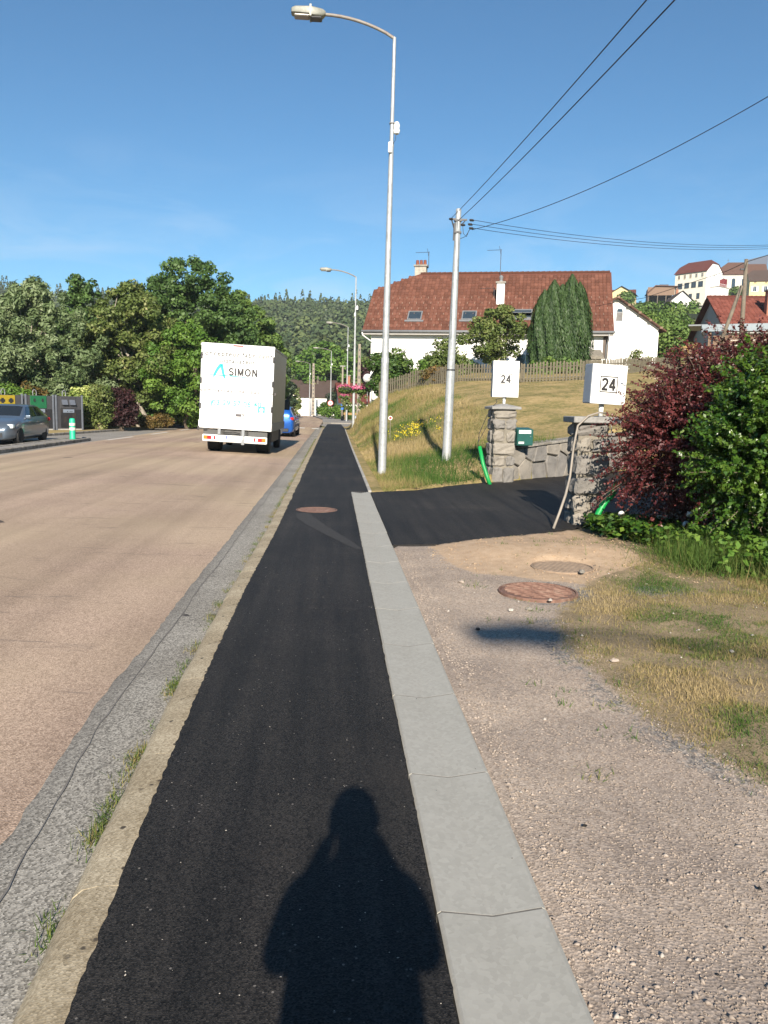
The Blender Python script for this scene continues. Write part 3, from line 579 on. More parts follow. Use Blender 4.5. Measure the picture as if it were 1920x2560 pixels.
# side street and far footways at the junction
b0 = MB(); b0.add([(-.9, 66, -.09), (-.5, 62, -.09), (40, 66, -.09), (40, 74, -.09), (-.6, 75, -.09), (-1.2, 70, -.095)], [tuple(range(6))]); struct(b0.build('side_street', 'old_asphalt'))
b0 = MB(); b0.prism([(-1.0, 76.2), (-.2, 75), (12, 75), (12, 79), (3, 80), (1.2, 95), (-2.6, 125), (-3.2, 125), (-1.28, 95)], -.3, .02); struct(b0.build('far_footway', 'old_asphalt'))
b0 = MB(); b0.prism([(2.9, 79.9), (12.1, 78.9), (30, 79), (30, 130), (-2.5, 130), (-2.5, 124.9), (1.3, 94.9)], -.4, .05); struct(b0.build('far_lawn', 'meadow'))
# verge on the right: gravel, soil heap, thin turf
def verge_z(x, y):
    z = (fbm(x, y, .35, 31) - .5) * .022 - .012
    z = z + .085 * np.exp(-((x - 2.3) / 1.0) ** 2 - ((y - 8.7) / .75) ** 2) + .05 * np.exp(-((x - 3.2) / .7) ** 2 - ((y - 8.2) / .6) ** 2)
    z = z + .02 * sstep(1.6, 4., x) + (fbm(x, y, 1.3, 41) - .5) * .05 * sstep(1.2, 2., x)
    for cx, cy, cr_, cz in ((1.79, 6.69, .36, -.012), (2.3, 7.72, .33, .008)): z = np.where(np.hypot(x - cx, y - cy) < cr_, cz - .01, z)
    z = np.where(x < .74, np.minimum(z, -.02), z)
    return np.where(inpoly(x, y, DRIVE), np.minimum(z, -.05), z)
xs = np.arange(.688, 7.2, .06); ys = np.arange(-4, 15.0, .07); v, f = grid(xs, ys, verge_z)
keep = ~((v[f].mean(1)[:, 1] > 11.2) & (v[f].mean(1)[:, 0] < 3.2)) ; f = f[keep]
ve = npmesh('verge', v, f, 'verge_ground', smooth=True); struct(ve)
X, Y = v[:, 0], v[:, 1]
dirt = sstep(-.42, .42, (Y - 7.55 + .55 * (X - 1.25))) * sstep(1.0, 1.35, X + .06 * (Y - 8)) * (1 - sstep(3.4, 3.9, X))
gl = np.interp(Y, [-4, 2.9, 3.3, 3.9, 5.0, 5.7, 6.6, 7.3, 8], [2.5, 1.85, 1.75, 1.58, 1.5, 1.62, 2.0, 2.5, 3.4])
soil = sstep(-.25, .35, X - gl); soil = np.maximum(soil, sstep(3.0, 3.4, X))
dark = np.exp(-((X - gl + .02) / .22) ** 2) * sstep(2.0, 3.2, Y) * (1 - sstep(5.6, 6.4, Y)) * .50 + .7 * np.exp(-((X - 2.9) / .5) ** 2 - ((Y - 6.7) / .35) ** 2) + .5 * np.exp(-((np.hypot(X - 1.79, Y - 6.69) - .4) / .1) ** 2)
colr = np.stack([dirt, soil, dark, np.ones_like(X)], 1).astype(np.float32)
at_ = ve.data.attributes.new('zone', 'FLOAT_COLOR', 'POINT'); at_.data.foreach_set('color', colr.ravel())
# grass bank and lawn
xs = np.concatenate([np.arange(.72, 12, .2), np.arange(12, 30.1, .6)]); ys = np.concatenate([np.arange(14.45, 26, .2), np.arange(26, 62, .45)]); v, f = grid(xs, ys, bank_z)
struct(npmesh('grass_bank', v, f, 'bank_turf', smooth=True))
# ------------------------------------------------------------------ street lamps
def street_lamp(label, loc, lean=0., arm_rz=0., sensor=True, plain_top=False):
    t = thing('street_lamp', label, 'street lamp', loc, 0., 'tall street lamps along the road'); t.rotation_euler = (0, R(lean), R(arm_rz))
    b = MB(); b.tube([(0, 0, -.3), (0, 0, 2.6)], [.10, .088], 10); b.build('lower_pole', 'steel_galv', t, auto=50)
    b = MB(); b.tube([(0, 0, 2.62), (0, 0, 7.28)], [.080, .052], 10); b.build('middle_pole', 'steel_galv', t, auto=50)
    MB().tube([(0, 0, 2.55), (0, 0, 2.66)], .092, 10).build('joint_collar', 'steel_galv', t); MB().tube([(0, 0, 7.24), (0, 0, 7.34)], .058, 10).build('joint_collar', 'steel_galv', t)
    b = MB(); b.tube([(0, 0, 7.3), (0, 0, 9.50)], [.044, .038], 10); b.build('upper_pole', 'steel_galv', t, auto=50)
    path = [(0, 0, 9.44)] + [(-1.55 * k / 8., 0, 9.48 + .40 * math.sin(math.pi / 2 * (k / 8.) ** .85)) for k in range(9)]
    b = MB(); b.tube(path, [.036] * 10, 8); b.build('arm', 'steel_arm', t, auto=50)
    # luminaire: shell with stepped underside and lens
    b = MB(); st = [(-1.50, .07, 9.86, 9.93), (-1.56, .12, 9.80, 9.96), (-1.80, .155, 9.775, 10.0), (-1.84, .155, 9.80, 10.0), (-2.15, .145, 9.82, 9.985), (-2.22, .11, 9.84, 9.96), (-2.235, .07, 9.86, 9.93)]
    for x, hw, z0, z1 in st:
        for q in range(12):
            a = 2 * math.pi * q / 12; cy = math.copysign(abs(math.cos(a)) ** .6, math.cos(a)) * hw; cz = (z0 + z1) / 2 + math.copysign(abs(math.sin(a)) ** .6, math.sin(a)) * (z1 - z0) / 2
            b.v.append((x, cy, cz))
    b.f = [(i * 12 + q, i * 12 + (q + 1) % 12, (i + 1) * 12 + (q + 1) % 12, (i + 1) * 12 + q) for i in range(len(st) - 1) for q in range(12)] + [tuple(range(12)), tuple(range(72, 84))[::-1]]
    hd = b.build('lamp_head', 'lamp_shell', t, auto=40)
    b = MB(); b.box(-2.17, -1.84, -.115, .115, 9.785, 9.83); b.build('lens', 'lamp_lens', hd, bevel=.02)
    b = MB(); b.box(-1.82, -1.57, -.11, .11, 9.755, 9.80); b.build('gear_cover', 'dark_metal', hd, bevel=.02)
    b = MB(); b.box(-1.84, -1.80, -.16, .16, 9.775, 10.006); b.build('latch_band', 'lamp_shell', hd)
    if sensor:
        b = MB(); b.lathe([(.02, 0), (.06, .02), (.075, .09), (.06, .12), (.07, .2), (.045, .26), (.01, .275)], 12, Matrix.Translation((.105, -.01, 7.5))); b.build('sensor', 'white_plastic', t, auto=40)
        b = MB(); b.box(-.075, .01, -.1, -.055, 7.10, 7.32); b.build('junction_box', 'white_plastic', t, bevel=.01)
        b = MB(); b.tube([(.09, -.02, 7.5), (.085, -.03, 7.38), (.03, -.06, 7.30)], .006, 6); b.build('cable', 'cable_black', t)
        b = MB(); b.box(-.054, .054, -.056, .056, 7.72, 7.745); b.build('strap', 'dark_metal', t)
    return t
street_lamp('tall galvanised street lamp at the driveway mouth, white sensor on its pole', (1.14, 18.5, 0), .40)
l2 = street_lamp('street lamp at the foot of the grass bank with two pink flower baskets', (1.26, 51, .0), .1)
l3 = street_lamp('street lamp beyond the side street with one small pink flower basket', (1.34, 83, .02), .1)
l4 = street_lamp('street lamp carrying two round red-rimmed road signs', (-.38, 100, .05), .1); l4.scale = (1, 1, .86)
l5 = street_lamp('street lamp standing before the low white shed with brown roof', (-3.72, 125, .1), .2); l5.scale = (1, 1, .82)
street_lamp('street lamp whose head casts its shadow on the pink gravel', (2.56, -14.45, 0), 0.)
def flower_basket(loc, r, label):
    t = thing('flower_basket', label, 'flower basket', loc, 0, 'flower baskets on the lamp poles')
    b = MB(); b.lathe([(r * .3, -r * .5), (r * .85, -.12 * r), (r * .95, 0), (r * .9, .02)], 12); b.build('bowl', 'dark_metal', t)
    c = unit(26) * np.array([1, 1, .5]) * r * .75; c[:, 2] = -np.abs(c[:, 2]) * 1.2; v, f, q = clumps(c, np.full(26, r * .38), 900, .075); npmesh('foliage', v, f, 'leaf_mid', t, q)
    c = np.concatenate([unit(10) * np.array([1, 1, .35]) * r * .95]); c[:, 2] = np.abs(c[:, 2]) + .05; v, f, q = clumps(c, np.full(10, r * .3), 420, .075); npmesh('petals', v, f, 'petals_pink', t, q)['kind'] = 'stuff'
    c = np.stack([rng.normal(0, r * .25, 14), rng.normal(0, r * .25, 14), -r * .6 - rng.random(14) * r * 1.9], 1); v, f, q = clumps(c, np.full(14, r * .25), 420, .07); npmesh('trailing_stems', v, f, 'leaf_olive', t, q)
    return t
flower_basket((.80, 50.9, 2.65), .52, 'basket of trailing pink flowers on the road side of the lamp by the bank')
flower_basket((1.76, 50.9, 2.65), .50, 'basket of trailing pink flowers on the bank side of the lamp by the bank')
flower_basket((1.0, 82.9, 2.55), .5, 'small basket of pink flowers on the lamp beyond the side street')

# round road signs on lamp 4
def round_sign(loc, r, label, s=None, arrows=False):
    t = thing('road_sign', label, 'road sign', loc, 0.)
    Mx = Matrix.Rotation(R(90), 4, 'X'); b = MB(); b.lathe([(r, -.012), (r, .012)], 28, Mx); b.build('rim', 'sign_red', t)
    b = MB(); b.lathe([(r * .76, .010), (r * .76, .016)], 28, Mx); b.build('face', 'white_paint', t)
    if s: text('numeral', s, r * .95, 'print_black', t, Matrix.Translation((0, -.02, 0)) @ FACE_Y, bold=.012)
    if arrows:
        b = MB(); b.box(-r * .45, r * .45, -.022, -.018, -.05 * r, .06 * r); b.box(-.08 * r, .08 * r, -.022, -.018, -.02, .25 * r); b.build('symbol', 'print_black', t)
    b = MB(); b.box(-.05, .05, .014, .08, -.05, .05); b.build('clamp', 'steel_galv', t)
    return t
p = at(826, 1008, 99.8); round_sign((p[0], 99.8, p[2]), .34, 'round white sign with red rim reading 50 on a lamp pole', '50')
p = at(826, 1021, 99.8); round_sign((p[0], 99.8, p[2]), .34, 'round white red-rimmed sign with a black symbol below the 50 sign', None, True)
p = at(976, 1045, 22.0)
t = thing('marker_disc', 'small round pink-red marker disc on a stake in the dry bank grass', 'marker', (p[0], 22.0, p[2] - .35))
b = MB(); b.lathe([(.055, -.004), (.055, .004)], 20, Matrix.Translation((0, 0, .35)) @ Matrix.Rotation(R(90), 4, 'X')); b.build('disc', 'sign_white', t)
b = MB(); b.lathe([(.038, .004), (.038, .008)], 20, Matrix.Translation((0, 0, .35)) @ Matrix.Rotation(R(90), 4, 'X')); b.build('red_centre', 'sign_red', t)
b = MB(); b.tube([(0, .012, -.2), (0, .012, .35)], .008, 6); b.build('stake', 'wood_grey', t)

# ------------------------------------------------------------------ utility pole and wires
UP = (2.85, 20.0, .15)
t = thing('utility_pole', 'smooth pale steel utility pole rising from the grass bank', 'utility pole', UP); t.rotation_euler = (R(0), R(.95), 0)
b = MB(); b.tube([(0, 0, -.5), (0, 0, 2.35)], [.118, .105], 12); b.tube([(0, 0, 2.35), (0, 0, 6.17)], [.098, .066], 12); b.build('shaft', 'steel_galv', t, auto=50)
b = MB(); b.tube([(0, 0, 2.33), (0, 0, 2.37)], .110, 12); b.build('band', 'dark_metal', t)
b = MB(); b.lathe([(.068, 6.17), (.05, 6.2), (.0, 6.21)], 12); b.build('cap', 'steel_galv', t)
b = MB(); b.box(-.17, .22, -.02, .02, 5.93, 5.97); b.box(-.085, .085, -.08, .08, 5.90, 5.94); br = b.build('bracket', 'dark_metal', t); MB().box(-.085, .085, -.08, .08, 5.62, 5.66).build('clamp', 'dark_metal', t)
b = MB(); b.tube([(-.16, 0, 5.94), (-.08, 0, 5.70)], .016, 6); b.tube([(-.09, -.02, 5.86), (-.09, -.02, 5.45)], .02, 6); b.tube([(.19, 0, 5.95), (.08, 0, 5.82)], .014, 6); b.build('stay', 'dark_metal', t)
for (x, z) in ((-.17, 5.95), (.33, 5.95), (.30, 5.85), (.33, 5.76), (.12, 5.83)):
    b = MB(); b.tube([(x - .055, 0, z + .01), (x - .03, 0, z), (x + .03, 0, z), (x + .06, 0, z - .01)], [.016, .03, .03, .014], 8); b.build('insulator', 'black_plastic', t)
b = MB(); b.tube([(.12, 0, 5.80), (.14, -.03, 5.62), (.22, -.03, 5.55), (.28, 0, 5.72)], .007, 6); b.tube([(.07, 0, 5.50), (.2, -.02, 5.56), (.30, 0, 5.74)], .007, 6); b.build('jumper_cable', 'cable_black', t)
def wire(pts, label, r=.011, sag=0.):
    A = [Vector([float(c) for c in p]) for p in pts]; path = []
    if len(A) == 2:
        for i in range(25):
            s = i / 24; q = A[0].lerp(A[1], s); q.z -= sag * 4 * s * (1 - s); path.append(q)
    else: path = A
    o = MB().tube(path, r, 6).build('overhead_wire', 'cable_black'); return tag(o, label, 'wire', 'overhead wires on the steel pole')
def far_on(px, py, Y, P0, ext=1.25):
    Q = at(px, py, Y); P0 = np.array(P0); return P0 + (Q - P0) * ext
tp = np.array([UP[0] + .1, UP[1], UP[2]])
wire([tp + (-.17, -.02, 5.97), far_on(1589, 0, 7.5, tp + (-.17, 0, 5.97), 1.6)], 'wire climbing from the left bracket arm of the steel pole towards the street', .0065, .12)
wire([tp + (-.02, -.05, 5.9), far_on(1657, 0, 7.5, tp + (-.02, 0, 5.9), 1.6)], 'wire climbing from the shaft of the steel pole towards the street', .007, .12)
q0 = tp + (.35, 0, 5.72)
wire([q0, far_on(1920, 190, 13, q0, 1.35)], 'sagging wire swinging up from the lowest insulator of the steel pole', .007, .42)
for k, (dz, yy) in enumerate(((5.95, 597), (5.85, 601), (5.76, 606))):
    q1 = tp + (.36, 0, dz); e = np.array([at(1930, yy - 1, 26.)[0], 26., at(1930, yy - 1, 26.)[2]])
    wire([q1, q1 + (e - q1) * 1.25], ['topmost', 'middle', 'lowest'][k] + ' of three wires running level from the steel pole to the hillside', .006, .32)

# other poles
def pole(label, name, px, py_top, Y, z0, r, mat, notch=False, group=None, cap=False):
    p = at(px, py_top, Y); t = thing(name, label, 'pole', (p[0], Y, z0), 0, group); h = p[2] - z0
    b = MB()
    if notch: b.add([(-r, -r * .75, 0), (r, -r * .75, 0), (r, r * .75, 0), (-r, r * .75, 0), (-r * .6, -r * .45, h), (r * .6, -r * .45, h), (r * .6, r * .45, h), (-r * .6, r * .45, h)], [(3, 2, 1, 0), (4, 5, 6, 7), (0, 1, 5, 4), (1, 2, 6, 5), (2, 3, 7, 6), (3, 0, 4, 7)]); b.build('shaft', mat, t, bevel=.02)
    else: b.tube([(0, 0, -.3), (0, 0, h)], [r, r * .7], 10); b.build('shaft', mat, t, smooth=True)
    if notch:
        for k in range(int(h / .55)):
            zz = .3 + k * .55; s = 1 - .4 * zz / h; b = MB(); b.box(-r * .42 * s, r * .42 * s, -r * .80 * s - .004, -r * .6 * s, zz, zz + .2); b.build('slot', 'dark_metal', t)
    if cap: b = MB(); b.box(-.28, .28, -.03, .03, h - .08, h - .02); b.tube([(0, 0, h - .3), (0, 0, h + .03)], .03, 6); b.build('crossarm', 'steel_galv', t)
    return t
pole('slotted concrete utility pole left of the white house gable', 'concrete_pole', 899, 860, 66, .2, .17, 'concrete_pole', True)
pole('slotted concrete utility pole beside the low white shed', 'concrete_pole', 784, 908, 118, .1, .24, 'concrete_pole', True)
pole('pale wooden service pole behind the far flower garden', 'wooden_pole', 795, 940, 135, .2, .13, 'wood_pole')
pl = pole('thin white pole with a small crossarm and blue plate', 'thin_pole', 857, 914, 88, .05, .13, 'concrete_pole', cap=True)
b = MB(); b.box(-.14, .14, -.17, -.14, 1.1, 1.75); b.build('plate', 'sign_blue', pl, bevel=.02)
pole('grey pole standing between the truck and far conifers', 'grey_pole', 716, 905, 100, .0, .12, 'concrete_pole')
p0 = at(1858, 800, 33.5)
t = thing('wooden_pole', 'brown wooden utility pole with slanting brace before the red tiled roof', 'pole', (p0[0], 33.5, 2.6))
p1 = at(1866, 648, 33.5); p2 = at(1818, 812, 33.3); p3 = at(1854, 715, 33.4)
b = MB(); b.tube([(0, 0, 0), (p1[0] - p0[0], 0, p1[2] - 2.6)], [.11, .075], 10); b.build('shaft', 'wood_pole', t, smooth=True)
d3 = p3 - p2; p4 = p2 - d3 * .9
b = MB(); b.tube([tuple(p4 - np.array([p0[0], 33.5, 2.6])), tuple(p3 - np.array([p0[0], 33.5, 2.6]))], [.09, .07], 10); b.build('brace', 'wood_pole', t, smooth=True)
b = MB(); b.box(-.3, -.1, -.03, .03, p1[2] - 2.6 - .45, p1[2] - 2.6 - .38); b.build('bracket', 'dark_metal', t)
tag(MB().tube([at(1490, 765, 47), at(1610, 745, 43), at(1816, 678, 35), at(1866, 655, 33.5)], .013, 6).build('overhead_wire', 'cable_black'), 'wire dropping from the wooden pole to the white house', 'wire')
tag(MB().tube([at(1866, 655, 33.5), at(1950, 628, 30)], .013, 6).build('overhead_wire', 'cable_black'), 'wire leaving the wooden pole away from the white house', 'wire')

# ------------------------------------------------------------------ delivery truck
TR = thing('box_truck', 'white box truck with teal and grey lettering driving along the red road', 'truck', (-3.17, 26.0, -.05)); TR.rotation_euler = (0, R(2.35), R(-1.2))
W2, Z0, Z1, LB = 1.15, .78, 3.44, 5.0
b = MB(); b.box(-W2 + .03, W2 - .03, .05, LB, Z0, Z1 - .02); box = b.build('cargo_box', 'truck_white', TR, bevel=.02)
for s in (1, -1):
    b = MB(); n = 34; vs = []
    for i in range(n * 4 + 1):
        yv = .06 + (LB - .1) * i / (n * 4); off = (0, .010, .012, .002)[i % 4]; vs += [(s * (W2 - .02 + off), yv, Z0 + .25), (s * (W2 - .02 + off), yv, Z1 - .06)]
    b.add(vs, [(2 * i, 2 * i + 2, 2 * i + 3, 2 * i + 1) for i in range(n * 4)]); b.build('side_panel', 'aluminium', box)
    b = MB(); b.box(s * W2 - .03, s * W2 + .012, .06, LB - .03, Z0, Z0 + .25); b.box(s * W2 - .03, s * W2 + .014, .06, LB - .03, Z1 - .06, Z1); b.build('side_rail', 'truck_white' if s < 0 else 'zinc', box)
b = MB(); b.box(-W2, W2, .0, .08, Z1 - .05, Z1 + .02); b.box(-W2, -W2 + .045, .0, .08, Z0 + .06, Z1 - .05); b.box(W2 - .045, W2, .0, .08, Z0 + .06, Z1 - .05); b.box(-W2, W2, .0, .08, Z0, Z0 + .06); b.build('rear_frame', 'truck_white', box, bevel=.012)
dr = MB().box(-W2 + .05, W2 - .05, .006, .06, Z0 + .0645, Z1 - .055).build('rear_door', 'truck_white', box, bevel=.006)
b = MB(); b.box(-.16, .16, -.012, .0, Z1 - .035, Z1 - .005); b.build('marker_light', 'lens_red', box)
for s in (-1, 1):
    for z in (3.05, 2.28, 1.48):
        b = MB(); b.box(s * (W2 - .012) - .028, s * (W2 - .012) + .028, -.03, .03, z - .09, z + .09); b.build('hinge', 'black_plastic', box, bevel=.01)
        b = MB(); b.box(s * (W2 - .17) - .07, s * (W2 - .17) + .07, -.004, .004, z - .035, z - .018); b.build('hinge_strap', 'print_faint', dr)
TX = lambda x, z, rot=0.: Matrix.Translation((x, -.002, z)) @ FACE_Y
text('lettering', 'concepteur', .21, 'print_black', dr, TX(-.56, 3.14), shear=.15, spacing=1.25, bold=.002, sx=1.0)
text('lettering', 'fabricant', .21, 'print_black', dr, TX(.60, 3.14), shear=.15, spacing=1.25, bold=.002, sx=1.0)
text('lettering', 'installateur', .20, 'print_black', dr, TX(-.01, 2.93), shear=.12, spacing=1.2, bold=.002)
ribbon_text('letter', 'SIMON', .235, .10, 'print_black', dr, .19, 2.60, -.003, .12)
# brush-stroke A with underline
def stroke(pts, ws, mat, name='logo_stroke'):
    b = MB(); vs = []
    for i, ((x, z), wv) in enumerate(zip(pts, ws)):
        x0, z0 = pts[max(i - 1, 0)]; x1, z1 = pts[min(i + 1, len(pts) - 1)]; L = math.hypot(x1 - x0, z1 - z0); nx, nz_ = -(z1 - z0) / L, (x1 - x0) / L
        vs += [(x + nx * wv, 0, z + nz_ * wv), (x - nx * wv, 0, z - nz_ * wv)]
    k = len(pts); vs2 = [(x, -.0035, z) for x, _, z in vs] + [(x, .004, z) for x, _, z in vs]
    fs = [(2 * i, 2 * i + 2, 2 * i + 3, 2 * i + 1) for i in range(k - 1)]; b.add(vs2, fs + [tuple(2 * k + q for q in f[::-1]) for f in fs]); return b.build(name, mat, dr)
stroke([(-.75, 2.40), (-.70, 2.52), (-.62, 2.67), (-.55, 2.77), (-.49, 2.81)], [.012, .038, .045, .05, .04], 'print_cyan')
stroke([(-.50, 2.82), (-.48, 2.70), (-.45, 2.56), (-.41, 2.44), (-.37, 2.34)], [.045, .045, .042, .034, .008], 'print_cyan')
stroke([(-.90, 2.47), (-.6, 2.47), (-.1, 2.46), (.25, 2.445), (.48, 2.43)], [.010, .016, .016, .012, .004], 'print_teal')
stroke([(.80, 2.36), (.80, 2.2), (.81, 2.08)], [.010, .014, .006], 'print_cyan')
stroke([(-.76, 1.74), (-.79, 1.5), (-.80, 1.25)], [.012, .020, .004], 'print_cyan')
text('lettering', 'commerces  de  bas  cuis', .15, 'print_grey', dr, TX(.05, 1.99), shear=.15, spacing=1.5, bold=.003)
text('lettering', 'agence   mobil   bains', .10, 'print_faint', dr, TX(.05, 1.82), shear=.15, spacing=1.7)
text('lettering', '03 29 57 06 40', .23, 'print_teal', dr, TX(.02, 1.60), spacing=1.1, bold=.004)
text('lettering', 'Z.A. Commune Plaine 88650 ANOULD', .10, 'print_grey', dr, TX(.05, 1.14), spacing=1.1)
b = MB(); b.box(.70, .92, -.0035, .004, 1.36, 1.56); b.build('badge', 'print_teal', dr)
b = MB(); b.lathe([(.062, -.006), (.062, .004)], 16, Matrix.Translation((.81, 0, 1.46)) @ Matrix.Rotation(R(90), 4, 'X')); b.box(.755, .865, -.006, .004, 1.36, 1.40); b.build('badge_mark', 'truck_white', dr)
b = MB(); b.box(.72, .90, -.0035, .004, 1.315, 1.335); b.build('badge_caption', 'print_teal', dr)
b = MB(); b.box(.0, .18, -.02, .0, 1.205, 1.285); b.box(.19, .27, -.03, .0, 1.265, 1.285); b.box(.245, .265, -.03, .0, 1.20, 1.28); b.build('door_handle', 'print_grey', dr, bevel=.006)
# underframe, bumper, lamps
b = MB(); b.box(-.42, -.34, .1, LB, .55, .78); b.box(.34, .42, .1, LB, .55, .78); b.box(-.9, .9, .25, .33, .60, .74); b.build('chassis', 'truck_grey', TR)
b = MB(); b.box(-1.02, 1.02, .10, .22, .52, .74); b.build('under_panel', 'truck_grey', TR)
bp = MB().box(-1.03, 1.03, -.02, .10, .36, .58).build('bumper', 'truck_white', TR, bevel=.02)
for x, nm in ((-.50, 'a'), (.26, 'b')):
    b = MB(); b.box(x - .05, x + .05, -.03, .08, .30 if nm == 'b' else .60, .80); b.build('lift_arm', 'zinc', TR, bevel=.01)
b = MB(); b.tube([(-.35, -.0, .66), (-.05, -.04, .70), (.16, 0, .66)], .016, 6); b.build('lift_linkage', 'black_plastic', TR)
for s in (-1, 1):
    b = MB(); b.box(s * .80 - .19, s * .80 + .19, -.035, -.018, .43, .545); lm_ = b.build('tail_lamp', 'lens_red', bp, bevel=.008)
    b = MB(); b.box(s * .93 - .06, s * .93 + .055, -.039, -.030, .435, .540); b.build('indicator', 'lens_amber', lm_)
    b = MB(); b.box(s * .70 - .04, s * .70 + .04, -.039, -.030, .445, .530); b.build('reversing_lamp', 'lens_white', lm_)
pt = MB().box(-.27, .27, -.032, -.021, .47, .57).build('number_plate', 'plate_white', bp)
text('plate_characters', 'FY 942 NF', .095, 'print_black', pt, Matrix.Translation((.02, -.034, .52)) @ FACE_Y, ext=.0015)
b = MB(); b.box(-.27, -.225, -.0345, -.032, .47, .57); b.build('plate_band', 'plate_blue', pt)
b = MB(); b.tube([(-1.17, -.02, .83), (-1.17, .02, .70)], .03, 8); b.tube([(-1.16, 0, .74), (-.9, .05, .74)], .02, 6); b.build('corner_lamp', 'truck_grey', TR)
def wheel(parent, x, y, r, wd, dual=False, face=1):
    wh = bpy.data.objects.new('wheel', None); link(wh, parent); wh.location = (x, y, r)
    Mx = Matrix.Rotation(R(90), 4, 'Y')
    b = MB(); b.lathe([(r * .60, -wd / 2), (r * .93, -wd / 2), (r, -wd * .32), (r, wd * .32), (r * .93, wd / 2), (r * .60, wd / 2)], 28, Mx); b.build('tyre', 'tyre', wh, auto=40)
    b = MB(); b.lathe([(r * .62, -wd * .40), (r * .62, wd * .40)], 24, Mx)
    for k in range(5):
        M = Mx @ Matrix.Rotation(2 * math.pi * k / 5, 4, 'Z'); b.prism([(.04, -.05), (r * .58, -.03), (r * .58, .03), (.04, .05)], wd * .40, wd * .44, 'z', M)
    b.build('rim', 'rim', wh)
    return wh
for x in (-.80, .80): wheel(TR, x, 1.15, .36, .42)
for x in (-.90, .90): wheel(TR, x, 5.0, .36, .22)
b = MB(); b.box(-.95, .95, 5.1, 6.9, .45, 1.0); b.prism([(5.1, 1.0), (6.95, 1.0), (6.75, 1.25), (6.1, 2.15), (5.1, 2.35)], -.93, .93, 'x'); b.build('cab', 'truck_white', TR, bevel=.05)

for s in (-1, 1): MB().box(s * .98 - .022, s * .98 + .022, 1.75, 4.5, .35, .72).build('side_guard', 'truck_grey', TR)
for s in (-1, 1): b = MB(); b.box(s * 1.12 - .12, s * 1.12 + .12, 6.2, 6.28, 1.45, 1.85); b.build('mirror', 'black_plastic', TR, bevel=.03)

